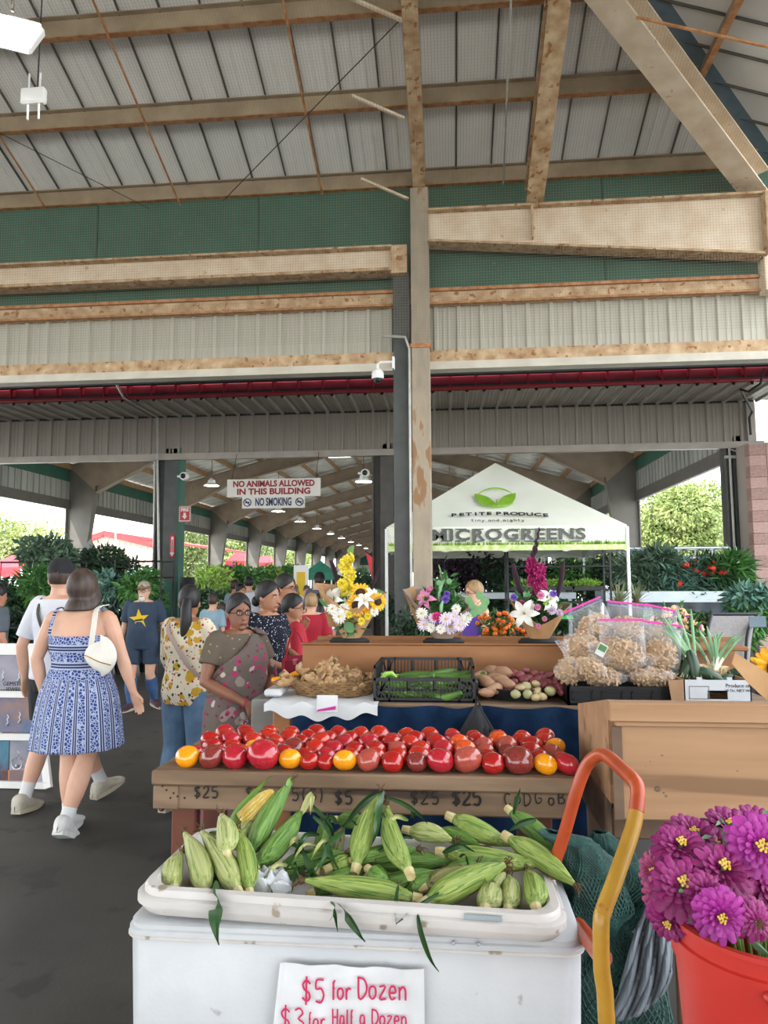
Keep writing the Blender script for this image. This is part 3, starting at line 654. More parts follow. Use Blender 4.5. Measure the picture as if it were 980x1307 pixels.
shed(-20,26,704,724,36,'red tent roof outside at the left edge'); shed(288,312,703,716,75,'red tent roof seen through the third left opening'); shed(322,345,709,718,85,'small red tent roof seen through the fourth left opening'); shed(92,125,722,727,44,'low red awning in front of the beige building')
# ================================================================ CANOPY
pm('canopy','#eef0e4','#e2e6d2',scale=1.2,rough=.6,bump=.2,bscale=2); pm('canopy_white','#dfe3e0',rough=.5); pm('print_green','#78a82a','#8dbb38',scale=6,rough=.6); pm('print_black','#22262a',rough=.6); pm('print_grey','#4a4e48','#6a6e64',scale=60,rough=.6); pm('print_grass','#b8cf6a','#dfe8b8',scale=14,rough=.6)
CY = 9.75; cl,cr,cp = P(493,672,CY),P(800,671,CY),P(632,591,CY+1.6)
x0,x1 = cl.x,cr.x; zt = (cl.z+cr.z)/2; zb = P(640,703,CY).z; xm = cp.x; zk = cp.z; ym = CY+1.6; y2 = CY+3.2
t = thing('canopy_tent','white pop-up canopy with a green leaf emblem, behind the pillar','canopy',(0,0,0))
rf = MB()
def cface(A,B,K,n=10):
    A,B,K = Vector(A),Vector(B),Vector(K); c=(A+B+K)/3; out=(B-A).cross(K-A).normalized()
    if out.z < 0: out = -out
    def f(i,j):
        e = A.lerp(B,i); p = e.lerp(K,j); p = p - out*(.10*math.sin(math.pi*i)*(1-j)*j*3 )*.6
        return p
    rf.grid(f,n,n)
cs4 = [(x0,CY,zt),(x1,CY,zt),(x1,y2,zt),(x0,y2,zt)]
for i in range(4): cface(cs4[i],cs4[(i+1)%4],(xm,ym,zk))
o = rf.build('roof','canopy',t,True)
for i in range(4):
    A,B = Vector(cs4[i]),Vector(cs4[(i+1)%4]); nr = (B-A).cross(Vector((0,0,1))).normalized()
    MB().grid(lambda u,v: A.lerp(B,u)+Vector((0,0,-(zt-zb)*v))+nr*(.012*math.sin(u*30)*v),30,4).build('valance','canopy',t,True)
nf = Vector((0,-(zk-zt),(ym-CY))).normalized(); ang = math.atan2(zk-zt, ym-CY)
MB().box(x0+.02,x1-.02,CY-.02,CY-.012,zb+.005,zb+.11).build('grass_print','print_grass',t)
g_ = random.Random(4); m = MB()
for i in range(420):
    xx = g_.uniform(x0+.03,x1-.03); hh = g_.uniform(.03,.13); m.add([(xx-.006,CY-.026,zb+.08),(xx+.006,CY-.026,zb+.08),(xx+g_.uniform(-.02,.02),CY-.026,zb+.08+hh*.6)],[(0,1,2)])
m.build('grass_blades','print_green',t,kind='stuff')
def cpos(u,v):   # point on the front roof slope seen at that pixel
    d = ray(u,v); n = nf; q = Vector((x0,CY-.03,zt+.0)); tt = (q-Vector((0,0,CH))).dot(n)/d.dot(n); return Vector((0,0,CH))+d*tt
tw = P(551,683,CY-.03),P(747,683,CY-.03)
o = text('MICROGREENS','lettering','print_grey',t,((tw[0].x+tw[1].x)/2,CY-.03,P(649,683,CY).z),.205,bold=.008,sp=1.12); o.scale.x = (tw[1].x-tw[0].x)/max(.1,o.dimensions.x)
for m_ in (0,): 
    m = MB()
    for c_,uu in enumerate((570,588,610,633,656,676,694,713,735)):   # slab serifs of the letters
        for vv in (675.5,690.5):
            q = P(uu,vv,CY-.032); m.box(q.x-.075,q.x+.075,CY-.036,CY-.03,q.z-.008,q.z+.008)
    m.build('letter_serifs','print_grey',t)
word = 'PETITE PRODUCE'; us = [579,589,598,607,615,624,0,636,646,656,666,676,686,696]
for ch,u in zip(word,us):
    if ch == ' ': continue
    v = 655.5+ ((u-637)/60)**2*2.2
    q = cpos(u,v); text(ch,'letter','print_black',t,tuple(q),.115,rot=(ang,0,0),bold=.004,sx=1.25)
q = cpos(601,665.5); ux = (cpos(673,665)-q).normalized(); uz = Vector((0,math.cos(ang),math.sin(ang)))
strokes('tiny and mighty',q,ux,uz,.062,w=.85,th=.005,mat='print_black',name='lettering',parent=t,gap=.14,flat=.5)
def leafshape(m,u0,v0,u1,v1,bul,n=10):
    a,b = cpos(u0,v0),cpos(u1,v1); d=b-a; sd = d.cross(nf).normalized()
    up = [a+d*(i/n)+sd*bul*math.sin(math.pi*(i/n)**.8) for i in range(n+1)]; dn = [a+d*(i/n)-sd*bul*.55*math.sin(math.pi*(i/n)**1.2) for i in range(n+1)]
    for i in range(n): m.quad(up[i],up[i+1],dn[i+1],dn[i])
m = MB(); leafshape(m,634,644,605,630,-.13); leafshape(m,634,644,658,629,.13)
pts = [cpos(632+24*math.cos(a),637-14*math.sin(a)) for a in np.linspace(.35,2.8,16)]; m.tube(pts,[.004+.008*math.sin(math.pi*i/15) for i in range(16)],5)
pts = [cpos(633+23*math.cos(a),638-8*math.sin(a)) for a in np.linspace(-2.8,-.35,16)]; m.tube(pts,[.004+.012*math.sin(math.pi*i/15) for i in range(16)],5); m.tube([cpos(635,646),cpos(634,638)],.012,5)
m.build('leaf_emblem','print_green',t)
for (x,y,_) in cs4: MB().bbox(x-.02,x+.02,y-.02,y+.02,0,zt-.02,.005).build('leg','canopy_white',t)
m = MB(); 
for (A,B) in ((0,1),(1,2),(2,3),(3,0)):
    A,B = Vector(cs4[A]),Vector(cs4[B])
    for k in range(4):
        a,b = A.lerp(B,k/4),A.lerp(B,(k+1)/4); lo,hi = Vector((0,0,-.34)),Vector((0,0,-.1)); m.beam(a+(lo if k%2 else hi),b+(hi if k%2 else lo),.02,.025).beam(a+(hi if k%2 else lo),b+(lo if k%2 else hi),.02,.025)
m.build('truss','canopy_white',t)
# ================================================================ PLANTS
def pot_plant(name,label,u,v,Y,w,h,mat,pot='pot_black',n=700,leaf=.1,base=0.,aspect=2.4,seed=0,cat='plant',grp=None,droop=.3,flowers=None,nf_=0,hang=None,lumps=None):
    c = P(u,v,Y); t = thing(name,label,cat,(c.x,Y,base),0,grp); cz = c.z-base; g = random.Random(seed)
    L = lumps or [((g.uniform(-.25,.25)*w,g.uniform(-.2,.2)*w,cz+g.uniform(-.28,.28)*h),(w*.3,w*.28,h*.3)) for _ in range(7)]
    leaf_cloud('foliage',mat,L,n,leaf,t,seed=seed+5,aspect=aspect,droop=droop)
    if hang is None:
        pr = min(.2,w*.28); ph = min(max(.12,cz-h*.45),.32)
        MB().lathe([(pr*.75,0),(pr,ph),(pr*.9,ph)],12,cap=True).build('pot',pot,t,True); MB().tube([(0,0,ph*.7),(.01,0,cz)],.015,5).build('stem','bark',t)
    else:
        pz = cz-h*.35; MB().lathe([(.08,pz-.15),(.13,pz),(.12,pz)],12,cap=True).build('pot',pot,t,True)
        m = MB()
        for a in (0,2.1,4.2): m.tube([(.12*math.cos(a),.12*math.sin(a),pz),(0,0,hang-base)],.005,4)
        m.tube([(0,0,hang-base),(0,0,hang-base+.06)],.006,4); m.build('hanger','white_plastic',t)
    if flowers:
        m = MB()
        for _ in range(nf_):
            l = g.choice(L); d = Vector((g.gauss(0,1),-abs(g.gauss(0,1)),abs(g.gauss(0,1)))).normalized(); p = Vector(l[0])+Vector((d.x*l[1][0],d.y*l[1][1],d.z*l[1][2]))*1.05
            m.sph(p,(leaf*.35,leaf*.35,leaf*.3),6,4)
        m.build('blossoms',flowers,t,True,kind='stuff')
    return t
# left plant rack
ra,rb = P(-25,740,10.6),P(205,740,10.6)
t = thing('plant_rack','black wire plant rack hung with baskets behind the couple','rack',(0,0,0)); zr1,zr2 = P(60,717,10.6).z,P(60,738,10.6).z
m = MB()
for z in (zr1,zr2,.9): m.tube([(ra.x,10.6,z),(rb.x,10.6,z)],.009,5).tube([(ra.x,11.1,z),(rb.x,11.1,z)],.009,5)
m.build('rail','black_plastic',t)
for i in range(5):
    x = ra.x+(rb.x-ra.x)*i/4; MB().tube([(x,10.6,0),(x,10.6,zr1+.03)],.01,6).tube([(x,11.1,0),(x,11.1,zr1+.03)],.01,6).build('post','black_plastic',t)
MB().box(ra.x,rb.x,10.62,11.08,.88,.9).build('shelf','black_plastic',t)
mixs = ['leaf_dark','leaf_mid','leaf_dark','leaf_blue','leaf_dark','leaf_mid','leaf_purple','leaf_dark']
for i,(u,v,w,h,mt,lab) in enumerate(((12,765,.5,.5,'leaf_dark','dark hanging basket plant at the far left of the rack'),(48,745,.5,.45,'leaf_mid','grassy plant in a red hanging pot beside the cap wearer'),(92,752,.55,.5,'leaf_dark','hanging basket plant behind the two walkers'),(140,752,.6,.55,'leaf_blue','bluish leafy basket plant right of the woman in the blue dress'),(178,748,.5,.55,'leaf_mid','hanging fern basket beside the cap of the star shirt man'))):
    pot_plant('hanging_plant',lab,u,v,10.6,w,h,mt,'pot_red' if i==1 else 'pot_black',n=800,leaf=.13 if i!=1 else .22,aspect=2.4 if i!=1 else 8,seed=i,cat='plant',hang=zr2)
for i,(u,v,w,h,mt,lab,lf) in enumerate(((20,800,.75,.8,'leaf_dark','broad-leaved dark plant standing low at the left edge',.22),(64,700,.85,.75,'leaf_grey','tall dusty green rubber plant rising above the rack',.13),(60,830,.7,.8,'leaf_dark','dark potted shrub behind the display board',.14),(130,725,1.15,.7,'leaf_dark','dark fine-leaved shrub below the beige building',.09),(165,745,.9,.9,'leaf_dark','dark airy shrub to the left of the arrow sign column',.09),(120,790,.8,.8,'leaf_dark','dense dark shrub between the woman and the star shirt man',.12),(160,812,.9,.9,'leaf_dark','dense dark shrub low behind the star shirt man',.12),(190,770,.6,.9,'leaf_mid','narrow green shrub at the foot of the arrow sign column',.1),(100,845,.9,.7,'leaf_dark','low dark potted plant under the rack',.12),(10,850,.8,.7,'leaf_dark','low dark potted plant at the far left under the rack',.14))):
    pot_plant('potted_shrub',lab,u,v,11.6+.12*i if i!=1 else 11.35,w,h,mt,n=2600 if i==1 else 1800,leaf=lf,seed=30+i)
p = P(114,720,12.9); t = thing('garden_finial','grey pointed garden post finial above the dark shrubs','post',(p.x,12.9,0)); m=MB().bbox(-.09,.09,-.09,.09,0,2.2,.01); m.add([(-.1,-.1,2.2),(.1,-.1,2.2),(.1,.1,2.2),(-.1,.1,2.2),(0,0,2.42)],[(0,1,4),(1,2,4),(2,3,4),(3,0,4),(0,3,2,1)]).sph((0,0,2.12),(.14,.14,.05),10,6); m.build('post','grey_stone',t)
# flowering bank at mid distance
bank = [(252,752,19,'leaf_lime','lime hydrangea bush behind the dark-haired woman in the floral shirt'),(272,742,20,'leaf_lime','pale lime hydrangea bush beside the second left column'),(290,742,21,'leaf_mid','bush with pink blossoms below the animals sign'),(313,745,21,'leaf_mid','green bush below the smoking sign'),(335,742,22,'leaf_mid','green bush behind the black shirt man'),(352,745,22,'leaf_lime','light green bush right of the smoking sign'),(368,741,23,'leaf_mid','green bush left of the green canopy'),(240,775,17.5,'leaf_mid','green bush low beside the bollard'),(262,775,18,'leaf_dark','darker bush low behind the small boy'),(298,770,19,'leaf_mid','green bush low behind the group of heads'),(430,748,26,'leaf_dark','dark bush behind the yellow gladiolus'),(452,745,26,'leaf_mid','green bush below the red feather flag'),(470,750,24,'leaf_dark','dark bush at the left of the dark column')]
for i,(u,v,Y,mt,lab) in enumerate(bank):
    pot_plant('flowering_bush',lab,u,v,Y,1.1,.9,mt,n=1500,leaf=.16,seed=60+i,flowers='flower_pink' if i in (2,) else ('sprout' if i in (0,1,5) else None),nf_=26)
# small canopies and flags far down the hall
def small_tent(u0,u1,vk,ve,Y,mat,lab):
    a,b = P(u0,ve,Y),P(u1,ve,Y); k = P((u0+u1)/2,vk,Y); t = thing('canopy_tent',lab,'canopy',(a.x,Y,0)); w=b.x-a.x; z=a.z
    m = MB().add([(0,0,z),(w,0,z),(w,w,z),(0,w,z),(w/2,w/2,k.z)],[(0,1,4),(1,2,4),(2,3,4),(3,0,4)])
    for (p,q) in (((0,0),(w,0)),((w,0),(w,w)),((0,w),(w,w)),((0,0),(0,w))): m.add([(p[0],p[1],z),(q[0],q[1],z),(q[0],q[1],z-.25),(p[0],p[1],z-.25)],[(0,1,2,3)])
    m.build('roof',mat,t)
    for x in (.03,w-.03):
        for y in (.03,w-.03): MB().box(x-.025,x+.025,y-.025,y+.025,0,z).build('leg','canopy_white',t)
pm('canopy_green','#2f7f68','#27705c',scale=2,rough=.6); pm('banner_yellow','#f0b020','#e8cf30',scale=3,rough=.6); pm('flag_red','#d83038','#c02030',scale=3,rough=.6)
small_tent(387,424,715,731,24,'canopy_green','green pop-up canopy at mid distance left of the yellow gladiolus'); small_tent(430,452,720,732,30,'canopy_white','small white canopy behind the yellow gladiolus')
p = P(384,760,16); t = thing('banner_stand','yellow and white banner stand left of the green canopy','banner',(p.x,16,0)); MB().bbox(-.17,.17,-.01,.01,.1,1.95,.004).build('banner','white_plastic',t); MB().box(-.1,.1,-.02,-.012,.9,1.8).build('print','banner_yellow',t); MB().box(-.2,.2,-.12,.12,0,.1).build('base','black_plastic',t)
p = P(470,735,20); t = thing('feather_flag','red and yellow feather flag left of the dark column','flag',(p.x,20,0)); 
m = MB(); pts=[(.0,0,.9),(.0,0,1.7),(-.05,0,2.15),(-.2,0,2.35),(-.33,0,2.4),(-.27,0,2.1),(-.2,0,1.75),(-.02,0,1.5)]
MB().poly([(q[0]+.2,q[1],q[2]) for q in [(-.05,0,1.45),(.22,0,1.5),(.14,0,1.95),(-.1,0,2.3),(-.28,0,2.4),(-.2,0,2.1)]],.02,1).build('cloth','flag_red',t); MB().poly([(q[0]+.2,q[1]-.01,q[2]) for q in [(-.0,0,1.6),(.1,0,1.62),(.06,0,1.9),(-.08,0,2.1),(-.05,0,1.85)]],.01,1).build('print','banner_yellow',t); MB().tube([(.42,0,0),(.38,0,1.6),(.2,0,2.2),(-.08,0,2.42)],.015,5).build('pole','black_plastic',t)
# ================================================================ RIGHT SIDE: racks, benches and baskets
def rack(u0,u1,Y,dep,zs,label,mat='black_plastic',top=None):
    a,b = P(u0,740,Y).x,P(u1,740,Y).x; t = thing('shelf_rack',label,'rack',(a,Y,0)); w=b-a; top = top or max(zs)
    for x in (0,w):
        for y in (0,dep): MB().bbox(x-.015,x+.015,y-.015,y+.015,0,top+.0,.003).build('post',mat,t)
    for z in zs: MB().box(0,w,0,dep,z-.02,z).build('shelf',mat,t)
    return a,w
def tray(x,Y,z,w,label,mat='sprout',tr='black_plastic',h=.06,seed=0):
    t = thing('seedling_tray',label,'tray',(x,Y,z)); MB().box(0,w,0,.32,0,.04).build('tray',tr,t)
    g = np.random.default_rng(seed); n=500; m=MB()
    leaf_cloud('sprouts',mat,[((w/2,.16,.045+h*.4),(w*.5,.17,h*.55))],n,.035,t,seed=seed,shell=.3,droop=-.6)
zs = [P(700,768,10.9).z,P(700,752,10.9).z,P(700,722,10.9).z]; zs = [max(.1,z) for z in zs]; zA_=P(700,790,10.9).z
a,w = rack(648,779,10.9,.45,[.35,zA_,zs[0]-.0,zs[1],zs[2]],'black shelf rack with seedling trays under the white canopy',top=2.2)
for i in range(3): tray(a+.05+i*(w-.1)/3,10.93,zs[1],(w-.2)/3,['left tray of green shoots on the upper rack shelf','middle tray of green shoots on the upper rack shelf','right tray of green shoots on the upper rack shelf'][i],seed=i,h=.1)
for i in range(3): tray(a+.05+i*(w-.1)/3,10.93,zA_,(w-.2)/3,['left tray of dark shoots on the lower rack shelf','middle green-rimmed tray on the lower rack shelf','right tray of shoots on the lower rack shelf'][i],mat='leaf_mid',tr='tray_green' if i==1 else 'black_plastic',seed=i+7,h=.08)
for i in range(3): tray(a+.05+i*(w-.1)/3,10.93,.35,(w-.2)/3,['left tray on the bottom rack shelf','middle tray on the bottom rack shelf','right tray on the bottom rack shelf'][i],mat='leaf_mid',seed=i+17,h=.1)
# steel table under the canopy
p0,p1 = P(545,757,12.2),P(735,757,12.2); t = thing('steel_table','long pale table behind the purple tank top','table',(p0.x,12.2,0)); MB().box(0,p1.x-p0.x,0,.7,p0.z-.1,p0.z).build('top','bench_white',t)
for x in (.1,p1.x-p0.x-.1):
    for y in (.05,.65): MB().box(x-.03,x+.03,y-.03,y+.03,0,p0.z-.1).build('leg','metal_rail',t)
hedge = [(520,790,12.9,1.0,.8,'leaf_dark'),(565,735,13.2,1.2,.9,'leaf_purple'),(605,730,13.25,1.1,.9,'leaf_purple'),(645,735,13.2,1.0,.8,'leaf_dark'),(680,738,13.3,1.0,.8,'leaf_dark'),(725,735,13.2,1.1,.8,'leaf_mid'),(765,738,13.2,1.0,.8,'leaf_dark'),(560,785,12.9,1.1,.8,'leaf_dark'),(610,785,12.95,1.0,.7,'leaf_dark'),(660,790,12.9,1.0,.7,'leaf_dark'),(720,790,12.9,1.0,.7,'leaf_mid')]
hl = ['left of the pillar foot','right behind the white-and-pink bouquet','above the purple tank top','left of the magenta gladiolus','behind the magenta gladiolus','above the shoot trays','at the right end of the shoot trays','low behind the middle bouquet','low behind the tank top','low behind the right bouquet','low behind the rack']
for i,(u,v,Y,w,h,mt) in enumerate(hedge): pot_plant('hedge_plant','%s hedge plant %s'%('purple-leaved' if mt=='leaf_purple' else 'dark green' if mt=='leaf_dark' else 'mid green',hl[i]),u,v,Y,w,h,mt,n=1800,leaf=.1,seed=80+i)
# benches beyond the canopy on the right
def bench(u0,u1,v,Y,dep,label,mat='bench_white',th=.12,skirt=None):
    a,b = P(u0,v,Y),P(u1,v,Y); t = thing('plant_bench',label,'bench',(a.x,Y,0)); w=b.x-a.x
    MB().box(0,w,0,dep,a.z-th,a.z).build('top',mat,t)
    for x in (.05,w-.05):
        for y in (.05,dep-.05): MB().tube([(x,y,0),(x,y,a.z-th)],.035,6).build('leg','metal_rail',t)
    if skirt:
        MB().grid(lambda p,q: Vector((w*p, -.02+.03*math.sin(p*40)*q+.04*math.sin(p*13+2)*q, a.z-th-(a.z-th-skirt)*q)),50,8).build('skirt','tarp',t,True)
    return t
bench(772,925,755,11.6,.8,'white-topped plant bench with a black plastic skirt, right of the canopy leg',th=.17,skirt=.6)
bench(790,928,792,10.6,.6,'lower plant bench with dark plastic below, right of the canopy',th=.05,mat='metal_rail',skirt=.25)
a,b = P(802,700,12.0),P(930,700,12.0); zr_ = P(860,712,12.0).z
t = thing('hanging_rail','long silver greenhouse rail carrying hanging plants at the right','rail',(a.x,12.0,0)); w=b.x-a.x; m=MB()
for z in (a.z,zr_): m.tube([(0,0,z),(w,0,z)],.022,6).tube([(0,.6,z),(w,.6,z)],.022,6)
for i in range(7): m.tube([(w*i/6,0,a.z),(w*i/6,0,zr_)],.012,5); m.tube([(w*i/6,0,a.z),(w*i/6,.6,a.z)],.012,5)
m.build('rail','metal_rail',t); 
for x in (0,w):
    for y in (0,.6): MB().tube([(x,y,0),(x,y,a.z)],.025,6).build('post','metal_rail',t)
fr = [(812,735,'leaf_grey','pale grassy fern'),(835,728,'leaf_grey','tall grassy fern'),(858,738,'leaf_blue','bluish curly fern'),(880,740,'leaf_blue','round curly fern'),(903,738,'leaf_dark','dark trailing plant'),(922,735,'leaf_mid','green trailing plant')]
for i,(u,v,mt,lab) in enumerate(fr):
    pot_plant('hanging_plant',lab+' hanging from the silver rail, '+['beside the canopy leg','second from the canopy leg','third from the canopy leg','middle of the right part','second from the conduit column','nearest the conduit column'][i],u,v,12.0,.72,.62,mt,n=1500,leaf=.2,aspect=6,seed=100+i,hang=zr_,flowers='flower_red' if i in (3,4) else None,nf_=12)
for i,(u,v,Y,w,h,mt,lab,fl_) in enumerate(((838,752,13.0,1.0,.7,'leaf_grey','grey-green shrub behind the white-topped bench',None),(880,752,13.1,1.0,.6,'leaf_dark','dark shrub behind the white-topped bench','flower_red'),(918,748,13.2,.9,.8,'leaf_dark','dark shrub with red flowers by the conduit column','flower_red'),(905,762,12.7,.5,.4,'leaf_lime','yellow-green plant at the right end of the bench','flower_yellow'),(845,797,10.3,.6,.3,'leaf_mid','leafy green plant in front of the black skirt',None),(948,795,9.9,.55,.5,'leaf_mid','broad green plant under the hanging plastic bag',None),(900,800,9.9,.6,.45,'leaf_dark','dark plant with yellow blossoms behind the chair','flower_yellow'),(960,770,9.9,.55,.35,'leaf_blue','pale broad-leaved plant against the block pier',None))):
    pot_plant('potted_shrub',lab,u,v,Y,w,h,mt,n=1300,leaf=.10 if i not in (5,7) else .13,seed=120+i,flowers=fl_,nf_=16)
# spiky dracaena next to canopy leg
def spiky(u,v,Y,r,label,mat='leaf_spiky',n=46,seed=0):
    p = P(u,v,Y); t = thing('spiky_plant',label,'plant',(p.x,Y,0)); g = random.Random(seed); m = MB()
    for _ in range(n):
        a = g.uniform(0,6.28); e = g.uniform(.1,1.4); d = Vector((math.cos(a)*math.cos(e),math.sin(a)*math.cos(e),math.sin(e))); L=r*g.uniform(.7,1.1); s_=d.cross(Vector((0,0,1))).normalized()*.018
        q=[Vector((0,0,p.z))+d*L*k/4+Vector((0,0,-.25*L*(k/4)**2)) for k in range(5)]
        for k in range(4): f0,f1=1-k/4*.8,1-(k+1)/4*.95; m.quad(q[k]-s_*f0,q[k]+s_*f0,q[k+1]+s_*f1,q[k+1]-s_*f1)
    m.build('leaves',mat,t,kind='stuff'); MB().tube([(0,0,.2),(0,0,p.z)],.025,6).build('stem','bark',t); MB().lathe([(.12,0),(.16,.28),(.14,.28)],12,cap=True).build('pot','pot_black',t)
pm('leaf_spiky','#8d8a63','#6f7a55',scale=6,rough=.6)
spiky(790,772,9.3,.42,'spiky bronze-green plant at the foot of the canopy leg',seed=1); spiky(812,770,10.2,.4,'spiky plant right of the canopy leg',seed=2)
# hanging plastic bag, tag on the conduit column
p = P(946,735,13.55); t = thing('plastic_bag','clear plastic bag tied to the conduit column','bag',(p.x,13.45,0)); MB().sph((0,0,P(948,757,13.5).z),(.16,.1,.13),12,8).tube([(0,0,P(948,750,13.5).z),(.02,0,p.z+.1)],[.08,.015],8).build('sheet','white_plastic',t,True)
# ================================================================ STALL MATERIALS
pm('wood_ply','#8a5a32','#9c6b40',scale=9,rough=.6,stretch=(.25,1,1),bump=.05,c3='#774b29',s3=30,t3=.7)
pm('wood_old','#6b553f','#8c735a',scale=14,rough=.75,stretch=(.12,1,1),bump=.35,c3='#46362a',s3=9,t3=.62)
pm('wood_pine','#96714f','#ac8663',scale=16,rough=.65,stretch=(.07,1,1),bump=.2,lo=.3,hi=.7,c3='#7c5c3e',s3=9,t3=.6,detail=8)
pm('wood_pine_dark','#5f4a39','#735b46',scale=10,rough=.7,stretch=(.1,1,1),bump=.15)
pm('wood_red','#572a1c','#6a3722',scale=9,rough=.6,stretch=(1,1,.1)); pm('wood_grey','#6d6b66','#7f7c76',scale=9,rough=.8,stretch=(.2,1,1),bump=.2)
pm('blue_cloth','#10223a','#172e4a',scale=14,rough=.95,bump=.5,bscale=18,sheen=.05,spec=.1)
pm('paper_white','#c9cacb','#d8d9d9',scale=8,rough=.8,bump=.2,bscale=6); pm('ink_red','#c01a52',rough=.6); pm('ink_black','#1b1714',rough=.7); pm('ink_magenta','#c22a92',rough=.6)
pm('cooler','#b2b4b6','#c4c6c7',scale=3,rough=.5,bump=.08,bscale=90,c3='#8f8c86',s3=14,t3=.67,detail=9); pm('cooler_rim','#b9b4af','#cac5c0',scale=5,rough=.5,bump=.06,c3='#948776',s3=17,t3=.655,detail=9)
def gloss(n,a,b,**k): pm(n,a,b,scale=9,rough=.16,coat=.5,spec=.5,**k)
gloss('tom_red','#b51d17','#92120d'); gloss('tom_orange_red','#c22c17','#a81a10'); gloss('tom_yellow','#f0a010','#e88a08'); gloss('tom_dark','#6e2420','#8a342c'); gloss('tom_pink','#b8202e','#9a1624'); gloss('tom_mauve','#9c4038','#b0503f')
gloss('tom_orange','#e0601a','#c83412')
def rbox(name, x0,x1,y0,y1,z0,z1, mat, par, b=.006): return MB().bbox(x0,x1,y0,y1,z0,z1,b).build(name,mat,par)
# ================================================================ BACK COUNTER
zc = P(540,897,3.5).z; cx0, cx1 = P(352,897,3.5).x, P(1010,897,3.5).x
t = thing('counter','long stall counter under the ginger, crates and peanut bags, draped in dark blue cloth','counter',(0,0,0)); COUNTER = t
rbox('top',cx0,cx1,3.46,5.0,zc-.04,zc,'wood_old',t); 
for x in (cx0+.045,cx1-.05):
    for y in (3.5,4.88): rbox('leg',x-.04,x+.04,y-.03,y+.05,0,zc-.04,'wood_ply',t)
rbox('side_board',cx0,cx0+.09,3.44,3.47,.55,zc,'wood_ply',t)
a,b = P(373,900,3.42).x,P(744,900,3.42).x
t = MB().grid(lambda u,v: Vector((a+(b-a)*u, 3.425-.012*math.sin(u*46)-.01*math.sin(u*17+v*3)-.015*v, zc-.005-(zc-.1)*v + .006*math.sin(u*30)*(v<.01))),120,30).build('blue_cloth','blue_cloth',None,True)
tag(t,'dark blue quilted cloth hanging down the front of the long counter','cloth')
p = P(343,910,3.62); t = thing('grey_box','weathered grey wooden box beside the counter end, behind the sari','box',(p.x,3.66,0)); 
for i in range(5): rbox('board',-.07,.05,-.12,.3,zc-.17*(i+1)+.005,zc-.17*i-.0,'wood_grey',t)
rbox('board',-.06,.04,-.1,.28,0.02,zc-.85,'wood_grey',t)
# ply bin with ledge behind the produce
px0,px1 = P(386,850,4.0).x,P(738,850,4.0).x; zt_ = P(560,823,4.0).z; zt2 = P(560,812,4.35).z
t = thing('plywood_bin','long orange-brown plywood display bin behind the crates, carrying the bouquets','bin',(0,0,0)); BIN=t
rbox('front_panel',px0,px1,3.99,4.01,zc+.001,zt_,'wood_ply',t); rbox('top_shelf',px0,px1+.9,4.011,4.34,zt_-.03,zt_-.005,'wood_ply',t); rbox('back_panel',px0+.02,px1+.95,4.34,4.37,zc+.001,zt2,'wood_ply',t,.004); rbox('end_panel',px0-.0,px0+.02,4.011,4.34,zc+.001,zt_-.031,'wood_ply',t); rbox('top_rail',px0-.01,px1,3.98,4.011,zt_,zt_+.008,'wood_ply',t,.003)
# ================================================================ CRATES
def crate(name,label,u0,u1,Yf,h,dep,lat=True,hb=None,z=zc):
    x0,x1 = P(u0,885,Yf).x,P(u1,885,Yf).x; t = thing(name,label,'crate',((x0+x1)/2,Yf,z+.001)); w=(x1-x0)/2; hb = hb or h
    rbox('base',-w,w,0,dep,0,.012,'black_plastic',t,.003)
    for (yy,hh,nm) in ((0,h,'front_side'),(dep-.012,hb,'back_side')):
        m = MB().box(-w,w,yy,yy+.014,hh-.014,hh).box(-w,w,yy,yy+.014,.0,.02).box(-w,w,yy+.002,yy+.012,hh*.5-.006,hh*.5+.006)
        n = int(2*w/.018)
        if lat:
            for i in range(n+1):
                x = -w+2*w*i/n
                if i%7 in (3,) : m.box(x-.02,x+.0,yy+.002,yy+.011,hh*.5,hh-.01)
                else: m.box(x-.0025,x+.0025,yy+.002,yy+.011,.01,hh-.01)
            for s in (-1,1):
                m.beam((s*w,yy+.006,.0),(s*(w-.07),yy+.006,hh),.008,.008).beam((s*(w-.07),yy+.006,.0),(s*w,yy+.006,hh),.008,.008); m.box(s*(w-.075)-.004,s*(w-.075)+.004,yy,yy+.014,0,hh)
        else:
            m.box(-w,w,yy+.003,yy+.011,0,hh)
            for i in range(4):
                xa,xb = -w+2*w*i/4+.02,-w+2*w*(i+1)/4-.02; m.box(xa,xb,yy-.003,yy,hh*.28,hh*.34).box(xa,xb,yy-.003,yy,hh*.7,hh*.76).box(xa,xa+.006,yy-.003,yy,hh*.28,hh*.76).box(xb-.006,xb,yy-.003,yy,hh*.28,hh*.76)
        m.build(nm,'black_plastic',t)
    for s in (-1,1):
        m = MB(); xx = s*w; m.box(min(xx,xx-s*.012),max(xx,xx-s*.012),0,dep,hb-.014 if lat else 0,hb if not lat else hb)
        for i in range(int(dep/.02)): m.box(min(xx,xx-s*.01),max(xx,xx-s*.01),i*.02,i*.02+.006,0,hb)
        m.build('side','black_plastic',t)
    return t,w
CR1,cw1 = crate('produce_crate','black lattice plastic crate of zucchini, left of the potato tub',477,606,3.5,.115,.38,hb=.175)
CR2,cw2 = crate('peanut_crate','low black plastic crate stacked full of bagged peanuts',724,878,3.47,.088,.48,lat=False)
pm('zucchini','#35561f','#5c8234',scale=30,rough=.4,stretch=(1,1,.1)); pm('cucumber_dark','#1f3324','#2c4a30',scale=20,rough=.35,stretch=(1,1,.2),c3='#5d7f55',s3=40,t3=.66); pm('okra','#8db84c','#9cc860',scale=10,rough=.5)
